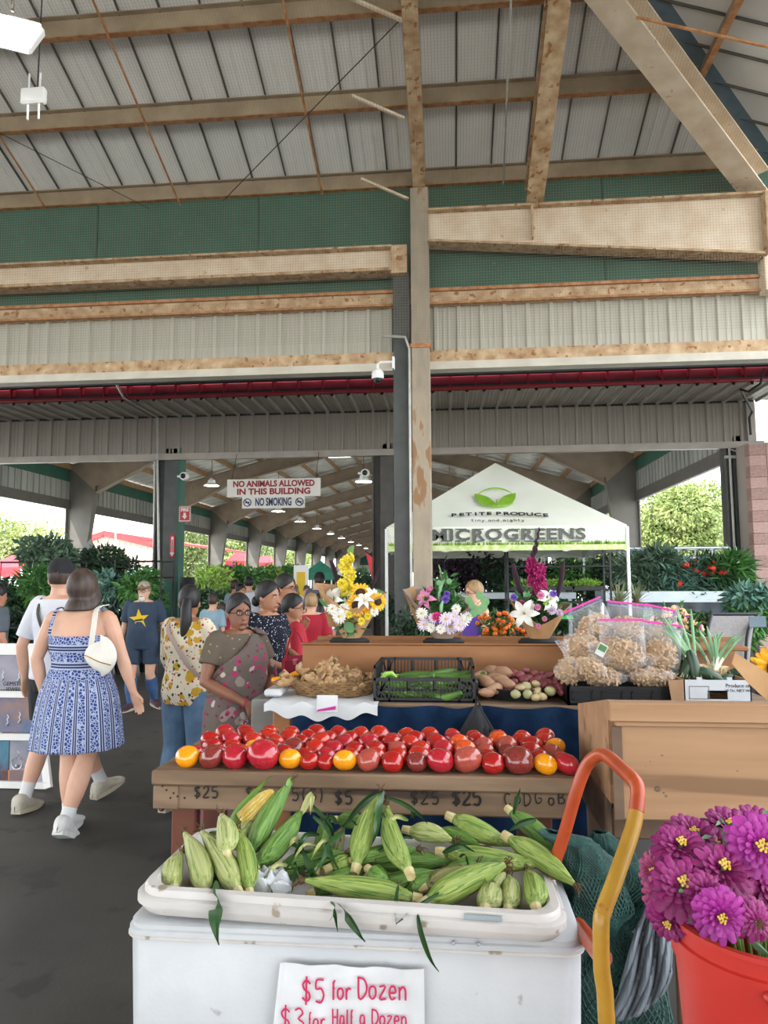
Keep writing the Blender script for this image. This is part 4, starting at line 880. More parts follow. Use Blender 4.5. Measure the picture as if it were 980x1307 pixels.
def squash_mesh(L,r,mat,curve=.02,name='flesh'):
    m = MB(); n=9; m.tube([(curve*math.sin(math.pi*i/(n-1)),0,L*i/(n-1)) for i in range(n)],[r*max(.12,math.sin(math.pi*(.06+.88*i/(n-1)))**.45) for i in range(n)],10); return m.mesh(name,mat,True)
zs_ = [squash_mesh(.17+.02*i,.021,'zucchini',.012*i) for i in range(3)]; stm = MB().tube([(0,0,-.02),(0,0,.01)],[.008,.01],6).mesh('stem','okra')
g = random.Random(5); k=0
spots=['at the left end','left of centre','right of centre','at the right end']
for layer in range(3):
    for i in range(8):
        x = CR1.location.x-cw1+.06+(2*cw1-.12)*(i+.5)/8+g.uniform(-.01,.01); y = 3.5+.09+.085*layer+g.uniform(-.02,.02)
        t = thing('zucchini','zucchini %s from the left in the %s of the lattice crate'%(ORD[i],('bottom front layer','middle layer','top back layer')[layer]),'vegetable',(x-.07,y,zc+.04+.028*layer),0,['zucchini front row in the crate','zucchini middle row in the crate','zucchini back row in the crate'][layer]); t.rotation_euler = (g.uniform(-.25,.25),R(90)+g.uniform(-.12,.12),g.uniform(-.5,.5)); link('flesh',zs_[k%3],t); link('stem',stm,t); k+=1
t = thing('long_pepper','pale green long pepper drooping over the back of the lattice crate','vegetable',tuple(P(487,872,3.55))); MB().tube([(0,0,-.03),(.0,0,.02),(.02,0,.045),(.05,0,.05),(.075,0,.03)],[.006,.012,.013,.011,.004],8).build('flesh','okra',t,True); MB().tube([(0,0,-.05),(0,0,-.02)],.004,5).build('stem','okra',t)
# ================================================================ GINGER BASKET ON WHITE PAPER
pm('ginger','#9a774c','#b3926a',scale=16,rough=.75,bump=.35,bscale=70,c3='#6f5232',s3=14,t3=.55); pm('wicker','#6e5233','#8c6d45',scale=25,rough=.8,bump=.3)
gx0,gx1 = P(362,885,3.55).x,P(478,885,3.55).x; gc = ((gx0+gx1)/2, 3.72); grx,gry = (gx1-gx0)/2,.17
t = MB().grid(lambda u,v: Vector((P(338,890,3.42).x+(P(482,890,3.42).x-P(338,890,3.42).x)*u, 3.36+.5*v if v>.12 else 3.405-.0*v, zc+.004+.003*math.sin(u*20)*math.sin(v*9) if v>.12 else zc-.035-.03*(1-v/.12)*math.sin(u*3.1)+.012*math.sin(u*23)+(v/.12)*.038)),60,26).build('paper_sheet','paper_white',None,True)
tag(t,'crumpled white paper sheet under the ginger basket, hanging over the counter edge','paper')
t = thing('wicker_basket','shallow brown wicker basket heaped with ginger','basket',(gc[0],gc[1],zc+.008))
m = MB()
for k in range(6):
    z = .012+.0115*k; s_ = .86+.03*k; m.tube([(grx*s_*math.cos(a),gry*s_*math.sin(a),z+.003*math.sin(a*24+k*3.14)) for a in np.linspace(0,2*math.pi,73)],.0075,5,cap=False)
m.build('woven_side','wicker',t,True); m = MB()
for a in np.linspace(0,2*math.pi,49)[:-1]: m.tube([(grx*.85*math.cos(a),gry*.85*math.sin(a),0),(grx*1.01*math.cos(a),gry*1.01*math.sin(a),.085)],.004,4)
m.build('stakes','wicker',t); MB().lathe([(.0,.0),(1,.0),(1,.01),(0,.01)],24,m=Matrix.Diagonal((grx*.86,gry*.86,1,1))).build('base','wicker',t)
def ginger_mesh(s):
    g = random.Random(s); m = MB(); L=g.uniform(.075,.11); pts=[(L*i/5,.012*g.uniform(-1,1),.006*g.uniform(-1,1)) for i in range(6)]
    m.tube(pts,[.010]+[g.uniform(.015,.021) for _ in range(4)]+[.009],9)
    for _ in range(4):
        p = Vector(pts[g.randint(1,4)]); a = g.uniform(0,6.28); d = Vector((g.uniform(-.5,.9),math.cos(a),math.sin(a)*.7)).normalized(); m.tube([p,p+d*.018,p+d*g.uniform(.03,.045)],[.014,.015,.006],8)
    return m.mesh('root','ginger',True)
gm_ = [ginger_mesh(i) for i in range(7)]; g = random.Random(12)
for i in range(44):
    ly = 0 if i < 26 else (1 if i < 39 else 2); rr = (.86,.62,.34)[ly]; a = g.uniform(0,6.28); q = rr*math.sqrt(g.random())
    if ly==0 and i<14: a = R(190+i*13); q = .82
    x,y = gc[0]+grx*q*math.cos(a), gc[1]+gry*q*math.sin(a); z = zc+.075+.03*ly
    t = thing('ginger_root','ginger root in the %s of the basket, %s %s'%(['lowest layer','middle layer','topmost heap'][ly],'front' if math.sin(a)<-.35 else 'back' if math.sin(a)>.35 else 'centre',['far left','left of the middle','middle','right of the middle','far right'][min(4,int((x-gc[0]+grx)/(2*grx)*5))]),'ginger',(x-.03,y,z),g.uniform(0,6.28),['lower ginger roots','middle ginger roots','top ginger roots'][ly]); t.rotation_euler.y = g.uniform(-.5,.3); link('root',gm_[i%7],t)
t = thing('yellow_produce','yellow squash lying behind the left end of the ginger basket','squash',tuple(P(346,868,3.75))); link('flesh',squash_mesh(.16,.024,'tom_yellow',.02),t); t.rotation_euler=(0,R(75),R(20))
t = thing('yellow_tub','clear shallow tub at the counter corner by the sari wearer\'s hands','tub',(P(352,880,3.6).x,3.62,zc+.012)); MB().bbox(-.05,.04,-.07,.1,0,.035,.01).build('body','cooler',t)
# price card in front of the ginger
p = P(418,893,3.4); t = thing('price_card','small white card with a magenta stripe in front of the ginger basket','card',(p.x,3.39,zc-.03)); mt=Matrix.Rotation(R(-12),4,'X')
MB().bbox(-.052,.048,-.002,.002,0,.078,.001,mt).build('card','paper_white',t); MB().poly([(-.05,-.004,.003),(.04,-.004,.014),(.042,-.004,.03),(-.045,-.004,.012)],-.002,1).build('stripe','ink_magenta',t)
# ================================================================ POTATO TUB
pm('potato_red','#6f2f34','#874346',scale=12,rough=.55,bump=.1,c3='#9a6a5a',s3=16,t3=.66); pm('potato_white','#a8956a','#b8a67c',scale=12,rough=.6,bump=.1); pm('potato_green','#979668','#a8a678',scale=12,rough=.6,bump=.1); pm('sweet_potato','#916c50','#a68064',scale=10,rough=.65,bump=.15,c3='#7a5339',s3=18,t3=.64)
tx0,tx1 = P(611,885,3.5).x,P(722,885,3.5).x; tc_=((tx0+tx1)/2,3.72); trx=(tx1-tx0)/2; try_=.2
t = thing('potato_tub','wide black tub heaped with potatoes and sweet potatoes','tub',(tc_[0],tc_[1],zc+.001))
MB().lathe([(.0,0),(.8,0),(1,.06),(1.04,.062),(1.03,.054),(.97,.05),(.78,.01),(0,.01)],28,m=Matrix.Diagonal((trx,try_,1,1))).build('body','black_soft',t,True)
MB().bbox(-trx-.03,-trx+.0,-.16,.14,.0,.1,.01).build('clip','black_plastic',t)
def potato_mesh(s,mat,el=1.25,pt=0):
    g=random.Random(s); m=MB(); m.sph((0,0,0),(1.0*el,1,.85),12,8); m.v=[tuple(Vector(p)*(1+.07*math.sin(p[0]*3+s)+.05*math.cos(p[1]*4+s*2))*(1 if not pt else 1) for _ in (0,))[0][:] if False else tuple(Vector((p[0],p[1]*(1-pt*abs(p[0]/el)**2),p[2]*(1-pt*abs(p[0]/el)**2)))*(1+.06*math.sin(p[0]*3+s)+.05*math.cos(p[1]*4+s*2))) for p in m.v]; return m.mesh('skin',mat,True)
pr_=[potato_mesh(i,'potato_red') for i in range(3)]; pw_=[potato_mesh(i+5,'potato_white') for i in range(2)]; pg_=[potato_mesh(i+8,'potato_green',1.15) for i in range(2)]; sp_=[potato_mesh(i+11,'sweet_potato',1.9,.45) for i in range(3)]
def put(name,me,u,v,Y,r,label,cat,grp=None,rot=None):
    p=P(u,v,Y); t=thing(name,label,cat,tuple(p),0,grp); o=link('skin',me,t); o.scale=(r,r,r); t.rotation_euler=rot or (g.uniform(-.4,.4),g.uniform(-.4,.4),g.uniform(-3,3)); return t
SP=[(626,856,3.78,.034),(640,858,3.74,.036),(616,868,3.66,.032),(622,872,3.62,.034),(637,868,3.66,.033),(631,879,3.58,.033),(646,872,3.62,.03),(622,884,3.55,.028),(614,862,3.74,.028),(632,864,3.72,.03)]
for i,(u,v,Y,r) in enumerate(SP): put('sweet_potato',sp_[i%3],u,v,Y,r,'tan sweet potato in the black tub, '+('topmost of all','top right of the group','upper left edge','left middle','centre right','lower middle','right end by the red potatoes','lowest left at the rim','behind at the upper left','behind in the centre')[i],'sweet potato','sweet potatoes in the tub',rot=(g.uniform(-.3,.3),g.uniform(-.2,.3),g.uniform(-.9,.9)))
RP=[(648,862),(656,860),(663,862),(671,856),(682,860),(692,866),(700,862),(656,870),(668,868),(674,866),(686,868),(655,877),(664,876),(678,876),(693,874),(708,872),(704,880),(714,878),(716,884),(660,884),(669,882),(690,860),(680,870),(700,872),(712,866)]
for i,(u,v) in enumerate(sorted(RP)): put('red_potato',pr_[i%3],u,v,3.56+(884-v)*.0075,.019+.004*(i%3),'dusty red potato, %s of them from the left, %s in the black tub'%((ORD+['twenty-first','twenty-second','twenty-third','twenty-fourth','twenty-fifth'])[i],'at the back' if v<866 else 'midway' if v<876 else 'near the front'),'potato','red potatoes in the tub')
WP=[(671,876,1),(684,873,0),(658,886,1),(673,886,1),(685,882,0),(692,889,0),(702,882,1),(664,878,0),(684,890,0)]
for i,(u,v,c) in enumerate(sorted(WP)): put('white_potato',(pg_ if c else pw_)[i%2],u,v,3.53+(884-v)*.006,.021+.004*c,('greenish white potato' if c else 'pale yellow potato')+', %s pale one from the left at the front of the tub'%ORD[i],'potato','greenish potatoes in the tub' if c else 'pale potatoes in the tub')
for i in range(14):  # lower layer that fills the tub
    a = i*2.39996; q=.8*math.sqrt((i+.5)/14); t = thing('potato_beneath','potato in the hidden lower layer of the black tub','potato',(tc_[0]+trx*q*math.cos(a),tc_[1]+try_*q*math.sin(a),zc+.045),a,'lower potatoes in the tub'); o=link('skin',pr_[i%3],t); o.scale=(.026,)*3
# ================================================================ PEANUT BAGS
pm('peanut','#a08058','#cfb08a',scale=60,rough=.8,bump=.4,bscale=160); pm('zip_pink','#d8309a',rough=.35); pm('zip_blue','#7a7ab8',rough=.35)
m = bpy.data.materials.new('film'); m.use_nodes=True; nt=m.node_tree; nt.nodes.clear(); o_=nt.nodes.new('ShaderNodeOutputMaterial'); mx=nt.nodes.new('ShaderNodeMixShader'); tr=nt.nodes.new('ShaderNodeBsdfTransparent'); gl=nt.nodes.new('ShaderNodeBsdfPrincipled'); lw=nt.nodes.new('ShaderNodeLayerWeight'); lw.inputs[0].default_value=.35
gl.inputs['Base Color'].default_value=(.9,.92,.95,1); gl.inputs['Roughness'].default_value=.15; mp_=nt.nodes.new('ShaderNodeMapRange'); mp_.inputs['To Min'].default_value=.05; mp_.inputs['To Max'].default_value=.34
nt.links.new(lw.outputs['Facing'],mp_.inputs[0]); nt.links.new(mp_.outputs[0],mx.inputs[0]); nt.links.new(tr.outputs[0],mx.inputs[1]); nt.links.new(gl.outputs[0],mx.inputs[2]); nt.links.new(mx.outputs[0],o_.inputs[0]); M['film']=m
pn = MB().lathe([(0,-1.6),(.55,-1.35),(.75,-.8),(.55,0),(.78,.85),(.5,1.4),(0,1.6)],6)
PNV = np.array(pn.v); PNF = np.array([f for f in pn.f if len(f)==4])
def peanut_fill(parent,c,r,n,seed,size=.0092):
    g=np.random.default_rng(seed); V=[];F=[]; off=0
    for i in range(n):
        d=g.normal(size=3); d/=np.linalg.norm(d); p=np.array(c)+d*np.array(r)*(.72+.2*g.random())
        q=Quaternion(g.normal(size=4)); q.normalize(); Rm_=np.array(q.to_matrix()); s=size*(.85+.3*g.random()); V.append((PNV@Rm_.T)*s+p); F.append(PNF+off); off+=len(PNV)
    me=bpy.data.meshes.new('peanuts'); me.from_pydata(np.concatenate(V).tolist(),[],np.concatenate(F).tolist()); me.materials.append(M['peanut']); me.polygons.foreach_set('use_smooth',[True]*len(me.polygons)); o=link('peanuts',me,parent); o['kind']='stuff'; return o
def peanut_bag(label,u,v,Y,w,h,dep,tilt=0,seed=0,zip_=True,knot=False,lean=0):
    p=P(u,v,Y); t=thing('peanut_bag',label,'bag',tuple(p)); t.rotation_euler=(R(lean),R(tilt),0)
    peanut_fill(t,(0,0,0),(w/2,dep/2,h/2),int(130*w*h/.03)+40,seed)
    MB().sph((0,0,0),(w*.42,dep*.42,h*.42),12,8).build('inner_peanuts','ginger',t,True)
    m=MB(); ww=w/2*1.02
    if zip_:
        def f(a,b):
            # closed pouch: rounded below, flat sheet at the top
            ang=a*2*math.pi; zz=-h/2*1.05+h*1.45*b; k=max(0,1-max(0,(b-.60)/.3)); k=k**.6; full=math.sin(min(1,b/.22)*math.pi/2); 
            sx_=ww*(max(full,.25) if b<.22 else 1); cr_=1+.03*math.sin(ang*5+b*9+seed); return Vector((math.cos(ang)*sx_*cr_, math.sin(ang)*(dep/2*1.03*k*full+.003)*cr_+ (b>.7)*(b-.7)*.05, zz))
        m.grid(f,28,16,True); m.build('film','film',t,True)
        zz=-h/2*1.05+h*1.42
        MB().bbox(-ww*1.02,ww*1.02,.008,.016,zz-.005,zz+.005,.002).build('zip_strip','zip_pink',t); MB().bbox(-ww*1.02,ww*1.02,.006,.014,zz-.02,zz-.016,.001).build('zip_line','zip_blue',t)
    else:
        def f(a,b):
            ang=a*2*math.pi; zz=-h/2*1.05+h*1.6*b; s_=math.sin(min(1,b/.3)*math.pi/2); kk=1 if b<.45 else max(.08,1-(b-.45)/.22) if b<.68 else .1+(b-.68)*1.1; return Vector((math.cos(ang)*ww*s_*kk*(1+.08*math.sin(ang*6)*(b>.5)),math.sin(ang)*dep/2*s_*kk,zz))
        m.grid(f,28,20,True); m.build('film','film',t,True)
    return t
peanut_bag('zip bag of peanuts lying at the bottom front centre of the crate',768,864,3.57,.23,.095,.15,seed=1,zip_=False,tilt=4)
peanut_bag('zip bag of peanuts lying at the bottom right of the crate',830,864,3.57,.23,.09,.15,seed=2,zip_=False,tilt=-3)
peanut_bag('tied bag of peanuts at the bottom left, overhanging the crate',727,856,3.56,.15,.14,.13,seed=3,zip_=False,tilt=-12)
peanut_bag('tied clear bag of peanuts with a green tag, left of centre',752,853,3.52,.16,.11,.11,seed=4,zip_=False,tilt=14)
peanut_bag('upright pink-zipped bag of peanuts in the centre of the stack',795,836,3.62,.21,.19,.14,seed=5)
peanut_bag('pink-zipped bag of peanuts at the right of the stack',842,838,3.66,.19,.18,.13,tilt=8,seed=6)
peanut_bag('bag of peanuts leaning on the left side of the stack',744,830,3.74,.22,.19,.15,tilt=24,seed=7,zip_=False)
peanut_bag('pink-zipped bag of peanuts topmost left on the stack',757,800,3.86,.20,.14,.14,tilt=-24,seed=8)
peanut_bag('pink-zipped bag of peanuts topmost centre on the stack',803,803,3.88,.23,.15,.14,tilt=6,seed=9)
peanut_bag('pink-zipped bag of peanuts at the back right of the stack',838,810,3.9,.17,.16,.13,tilt=14,seed=10)
tp_=[o for o in bpy.data.objects if o.get('label','').startswith('tied clear bag of peanuts')][0]; mt=Matrix.Translation((.03,-.03,.10))@Matrix.Rotation(R(15),4,'Y'); o=MB().bbox(-.022,.022,-.002,.002,-.03,.03,.001,mt).build('tag','paper_white',tp_); MB().box(-.018,.018,-.004,-.002,-.005,.024,mt).build('tag_print','leaf_mid',o)
# ================================================================ ONIONS AND CUCUMBER BOX
pm('onion_leaf','#8fb58c','#6a9a6c',scale=20,rough=.5,stretch=(1,1,.1)); pm('onion_root','#cdb890','#e0cfaa',scale=30,rough=.9); pm('onion_white','#e8ecd8',rough=.5)
def onion_bunch(u,v,Y,n,fan,L,label,seed,lean=0):
    g=random.Random(seed); p=P(u,v,Y); t=thing('onion_bunch',label,'onions',tuple(p)); 
    for i in range(n):
        a=R(-fan/2+fan*i/(n-1)+lean); l=L*g.uniform(.75,1.05); y=g.uniform(-.03,.03); d=Vector((math.sin(a),0,math.cos(a))); b=Vector((math.sin(a)*.0+g.uniform(-.02,.02),y,0)); s_=Vector((math.cos(a),0,-math.sin(a)))*g.uniform(-.03,.03)
        MB().tube([b,b+d*l*.4+s_*.3,b+d*l*.75+s_,b+d*l+s_*1.8+Vector((0,-.01,-.01))],[.006,.008,.007,.002],6).build('leaf','onion_leaf',t,True); MB().tube([b-d*.02,b+d*.05],[.009,.007],6).build('bulb','onion_white',t,True)
    m=MB()
    for i in range(150):
        a=g.uniform(0,6.28); q=Vector((g.uniform(-.06,.06),g.uniform(-.03,.03),0)); m.tube([q,q+Vector((math.cos(a)*.03,-.02+math.sin(a)*.03,-.03)),q+Vector((math.cos(a)*.06,-.03+math.sin(a)*.05,-.05))],.0014,3)
    m.build('roots','onion_root',t,kind='stuff')
onion_bunch(884,848,3.68,12,46,.29,'spring onion bunch with long leaning green leaves, behind the peanut stack',1,lean=-24)
onion_bunch(912,850,3.72,12,52,.2,'shorter spring onion bunch above the white produce box',2,lean=6)
bx,by = P(872,865,3.45).x,P(958,865,3.45).x; t=thing('produce_box','white cardboard produce box with hand hole, holding dark cucumbers','box',((bx+by)/2,3.45,zc+.001)); w=(by-bx)/2; hh=P(872,868,3.45).z-zc
pm('card_white','#c6cace','#d2d6da',scale=6,rough=.7); pm('kraft','#8f6d4e','#9f7c5b',scale=9,rough=.8,bump=.1)
MB().box(-w,w,0,.006,0,hh*.3).box(-w,w,0,.006,hh*.62,hh).box(-w,-.045,0,.006,hh*.3,hh*.62).box(.045,w,0,.006,hh*.3,hh*.62).build('front','card_white',t)
MB().box(-w,w,.37,.376,0,hh).build('back','card_white',t); rbox('bottom',-w,w,.006,.37,0,.006,'kraft',t,.001); MB().box(-w,-w+.006,0,.376,0,hh).build('side','kraft',t); MB().box(w-.006,w,0,.376,0,hh).build('side','kraft',t)
MB().poly([(-w,-.0,0),(-w-.06,-.02,.02),(-w-.075,-.02,hh),(-w,0,hh)],.005,1).build('flap','kraft',t); MB().box(-w*.6,-w*.45,-.001,.006,hh,hh+.012).box(w*.3,w*.45,-.001,.006,hh,hh+.012).build('tab','card_white',t)
text('Produce of','print','print_black',t,(w*.6,-.001,hh*.8),.024,ext=.0005); text('10 Dz. NET Wt','print','print_black',t,(w*.6,-.001,hh*.62),.018,ext=.0005); MB().box(-w*.85,-w*.25,-.001,0,hh*.75,hh*.78).box(-w*.85,-w*.83,-.001,0,hh*.3,hh*.75).box(-w*.27,-w*.25,-.001,0,hh*.3,hh*.75).box(-w*.85,-w*.25,-.001,0,hh*.3,hh*.33).build('print','wood_grey',t)
ck=[squash_mesh(.15,.028,'cucumber_dark',.01*i,'flesh') for i in range(2)]
for i,(u,v,Y,rx,rz,lab) in enumerate(((868,866,3.62,25,50,'dark cucumber leaning at the left end of the white box'),(886,864,3.6,0,80,'second dark cucumber from the left in the white box'),(908,866,3.62,80,70,'cucumber pointing forward in the middle of the white box'),(922,864,3.6,-70,60,'short dark cucumber right of the middle of the white box'),(926,856,3.7,75,10,'long dark cucumber lying on top at the right of the white box'),(945,862,3.66,70,30,'dark cucumber at the right end of the white box'),(900,872,3.75,80,0,'cucumber lying underneath the others in the white box'),(860,868,3.72,10,10,'small round-ended cucumber between the crate and the white box'))):
    t=thing('cucumber',lab,'cucumber',tuple(P(u,v+6,Y))); t.rotation_euler=(R(-10 if i in(0,1,3) else -5),R(rx if abs(rx)>30 else rx),R(rz-60)); link('flesh',ck[i%2],t)
# small flower pots peeping over the ledge, mixed blooms behind the peanuts
pm('bloom_mix','#e8a0c0','#f0d878',scale=14,rough=.7,c3='#b04a9a',s3=30,t3=.55)
for u,v,Y,mt,fm,lab in ((633,805,4.7,'leaf_mid','flower_orange','orange marigold bunch behind the ledge, between the two right bouquets'),(655,808,4.75,'leaf_dark','flower_orange','rusty orange bloom bunch left of the right bouquet'),(862,800,4.3,'leaf_mid','bloom_mix','bunch of mixed pink and yellow blooms behind the spring onions'),(842,805,4.4,'leaf_dark','bloom_mix','bunch of white and purple blooms behind the peanut stack'),(520,800,4.75,'leaf_dark',None,'dark green leafy bunch behind the ledge left of the middle bouquet'),(545,806,4.8,'leaf_mid',None,'green herb bunch behind the ledge beside the middle bouquet')):
    pot_plant('flower_bunch',lab,u,v,Y,.24,.2,mt,n=400,leaf=.05,seed=int(u),base=zc+.001,flowers=fm,nf_=60,cat='flowers',aspect=3)
# ================================================================ TOMATO TABLE
TX0,TX1 = P(190,1000,2.45).x,P(737,1003,2.45).x; TZ = P(460,989,2.45).z
t = thing('tomato_table','rough wooden trestle table with prices written on its front board, under the tomatoes','table',(0,0,0)); TT=t
for k in range(4): rbox('plank',TX0+rnd.uniform(0,.012),TX1-rnd.uniform(0,.01),2.45+.125*k+.002,2.45+.125*(k+1)-.002,TZ-.05,TZ,'wood_old',t,.006)
rbox('apron',TX0+.015,TX1-.015,2.47,2.51,TZ-.135,TZ-.052,'wood_old',t); rbox('end_block',TX0+.01,TX0+.1,2.462,2.469,TZ-.132,TZ-.054,'wood_old',t,.003); rbox('apron',TX0+.02,TX1-.02,2.9,2.93,TZ-.13,TZ-.052,'wood_old',t)
for x in (TX0+.1,TX1-.12):
    for y in (2.52,2.84): rbox('leg',x-.045,x+.045,y,y+.05,0,TZ-.052,'wood_red',t)
ux=(1,0,0); uz=(0,0,1)
def wr(s,u,v,h,**k):
    p=P(u,v,2.465); strokes(s,(p.x,2.466,p.z),ux,uz,h,name='lettering',parent=TT,mat='ink_black',**k)
wr('$25',247,1018,.038,th=.0030,jit=.03); wr('$5',313,1020,.04,th=.0030); wr('5(G)',372,1022,.042,th=.0028); wr('$5',427,1026,.042,th=.0036); wr('$5',474,1024,.036,th=.0030); wr('$25',524,1026,.042,th=.0030); wr('$25',577,1027,.046,th=.0042,gap=.1)
for i,u in enumerate((643,657,668,682,700,712)): wr('CoDGoB'[i],u,1028-(i%2)*2,.04,th=.0022)
m=MB(); 
for u,v in ((213,1008),(222,1012),(227,1016),(218,1018),(236,1018),(208,1003)): p=P(u,v,2.466); m.sph((p.x,2.462,p.z),(.004,.002,.004),6,4)
m.build('nail_heads','ink_black',TT)
def tom_mesh(s,mat):
    g=random.Random(s); nl=g.choice((5,6,7,4)); am=g.uniform(.0,.055); ph=g.uniform(0,6); m=MB(); n,q=20,12; m.sph((0,0,0),(1,1,.84),n,q)
    V=[]
    for p in m.v:
        a=math.atan2(p[1],p[0]); r=math.hypot(p[0],p[1]); k=1+am*math.cos(nl*a+ph)*r**.5; z=p[2]*(1 if r>.35 else .93+.07*(r/.35)); V.append((p[0]*k,p[1]*k,z))
    m.v=V; return m.mesh('flesh',mat,True)
TM={c:[tom_mesh(i*7+hash_,c) for i in range(3)] for hash_,c in enumerate(('tom_red','tom_orange_red','tom_yellow','tom_dark','tom_pink','tom_mauve','tom_orange'))}
def tomato(x,y,z,r,c,label,grp=None,i=0):
    t=thing('tomato',label,'tomato',(x,y,z),0,grp or 'tomatoes in the front row'); t.rotation_euler=(g.uniform(-.5,.5),g.uniform(-.5,.5),g.uniform(0,6)); o=link('flesh',TM[c][i%3],t); o.scale=(r,r,r); return t
FR=[(239,29,'tom_yellow','yellow tomato at the left end of the front row'),(270,31,'tom_dark','dark maroon tomato second in the front row, between yellow and pink'),(300,32,'tom_pink','deep pink-red tomato third in the front row'),(336,40,'tom_pink','biggest glossy pink-red tomato, left half of the front row'),(370,28,'tom_yellow','round yellow tomato right of the biggest pink-red one'),(395,24,'tom_red','left lobe of the crimson pair of tomatoes in the front row'),(415,22,'tom_red','right one of the crimson pair of tomatoes in the front row'),(440,28,'tom_yellow','yellow tomato right of the crimson pair'),(470,29,'tom_mauve','brownish tomato right of the third yellow one'),(501,27,'tom_red','bright red tomato at the middle of the front row'),(532,26,'tom_dark','small dark brown tomato right of the middle of the front row'),(562,33,'tom_pink','wide crimson tomato between the small dark and the big mauve ones'),(597,35,'tom_mauve','big mauve tomato with a stem scar in the front row'),(629,28,'tom_red','bright red tomato right of the big mauve one'),(662,36,'tom_dark','big dark purple tomato in the right part of the front row'),(696,28,'tom_yellow','yellow tomato second from the right end of the front row'),(724,28,'tom_pink','crimson tomato at the right end of the front row')]
for i,(u,d,c,l) in enumerate(FR):
    r=d/2/906*2.5*1.06; p=P(u,975,2.5+ (.0 if i%2 else .006)); tomato(p.x,p.y,TZ+r*.84,r,c,l,None,i)
back=['tom_red','tom_orange_red','tom_red','tom_orange_red','tom_orange_red','tom_pink','tom_red']
special={(1,2):'tom_yellow',(1,4):'tom_dark',(1,12):'tom_orange',(1,16):'tom_mauve',(1,9):'tom_mauve',(2,15):'tom_yellow',(1,14):'tom_dark',(3,13):'tom_orange',(2,11):'tom_orange'}
rows=['second','third','fourth','fifth','sixth']
for k in range(5):
    Y=2.576+.076*k; n=17-k//2; xa=P(238,975,2.5).x+.012*(k%2)*2.5+.004*k; xb=P(722,975,2.5).x-.02*(k%2)-.004*k
    for i in range(n):
        x=xa+(xb-xa)*i/(n-1)+g.uniform(-.008,.008); r=g.uniform(.035,.0425); c=special.get((k,i)) or (g.choice(back) if i<n*.62 else g.choice(['tom_red','tom_pink','tom_mauve','tom_orange_red','tom_red','tom_mauve']))
        cn={'tom_yellow':'yellow','tom_dark':'dark maroon','tom_orange':'orange-shouldered','tom_mauve':'mauve-brown','tom_pink':'crimson','tom_red':'red','tom_orange_red':'orange-red'}[c]
        
        lab='%s tomato, %s from the left in the %s row from the front'%(cn,ORD[i],rows[k]); tomato(x,Y+g.uniform(-.008,.008),TZ+r*.84+.004*min(k,2),r,c,lab,'tomatoes in the %s row'%rows[k],i+k)
# black jacket/bag lump hanging on the cloth behind the tomatoes
p=P(610,915,3.3); t=thing('black_bag','folded black umbrella-like bundle hanging in front of the blue cloth','bag',(p.x,3.39,zc-.01)); m=MB()
for (dx,l,w) in ((0,.17,.05),(-.05,.2,.035),(.05,.19,.04),(.09,.22,.03),(-.09,.21,.03)): m.tube([(0,0,.02),(dx*.6,-.03,-l*.4),(dx*1.3,-.02,-l)],[.012,w*.8,w],8,flat=.5)
m.build('cloth','black_soft',t,True); MB().tube([(-.01,0,.0),(.0,-.01,.06),(.02,.0,.0)],.006,6).build('loop','black_plastic',t)
# ================================================================ COOLER WITH CORN
def rloop(x0,x1,y0,y1,r,z,n=6):
    out=[]
    for (cx,cy,a0) in ((x1-r,y0+r,-90),(x1-r,y1-r,0),(x0+r,y1-r,90),(x0+r,y0+r,180)):
        for k in range(n+1): a=R(a0+90*k/n); out.append(Vector((cx+r*math.cos(a),cy+r*math.sin(a),z)))
    return out
def loft(loops,capb=True,capt=False):
    m=MB(); n=len(loops[0]); vs=[p for l in loops for p in l]
    fs=[(i*n+k,i*n+(k+1)%n,(i+1)*n+(k+1)%n,(i+1)*n+k) for i in range(len(loops)-1) for k in range(n)]
    if capb: fs.append(tuple(range(n))[::-1])
    if capt: fs.append(tuple((len(loops)-1)*n+k for k in range(n)))
    return m.add(vs,fs)
kx0,kx1 = P(160,1195,1.74).x,P(745,1188,1.74).x; kz=P(450,1188,1.74).z; kc=((kx0+kx1)/2)
t = thing('cooler','big dirty white cooler with a paper price sign on its front, under the corn','cooler',(kc,1.74,.25)); w=(kx1-kx0)/2; h=kz-.25; COOL=t
L=lambda i,z,r=.05: rloop(-w+i,w-i,i,.60-i,r,z)
loft([L(.03,0),L(.012,h*.45),L(.004,h*.45+.01),L(.006,h*.5),L(.0,h-.042),L(.003,h-.038),L(-.005,h-.034),L(-.005,h-.018),L(.0,h-.015),L(.0,h-.006),L(.008,h),L(.035,h),L(.04,h-.02)],True,True).build('body','cooler',t,True)
MB().tube(rloop(-w-.004,w+.004,-.006,.606,.05,h-.033)+[rloop(-w-.004,w+.004,-.006,.606,.05,h-.033)[0]],.004,6,cap=False).build('rim_bead','cooler_rim',t,True)
for sx in (-1,1): MB().bbox(sx*w-.015,sx*w+.015,.2,.4,h*.62,h*.72,.01).build('handle','cooler',t)
for x,y in ((.06,-.0),): pass
for dx in (-.012,.045): MB().sph((P(585,1186,1.735).x-kc+dx,-.012,h-.012),.005,8,5).build('screw','metal_rail',t,True)
t2 = thing('pallet','low wooden pallet under the white cooler','pallet',(kc,1.74,0)); 
for x in (-.42,0,.42): rbox('beam',x-.04,x+.04,0,.6,0,.2,'wood_pine_dark',t2)
for y in (0.01,.16,.31,.46): rbox('slat',-.52,.52,y,y+.11,.2,.249,'wood_pine_dark',t2)
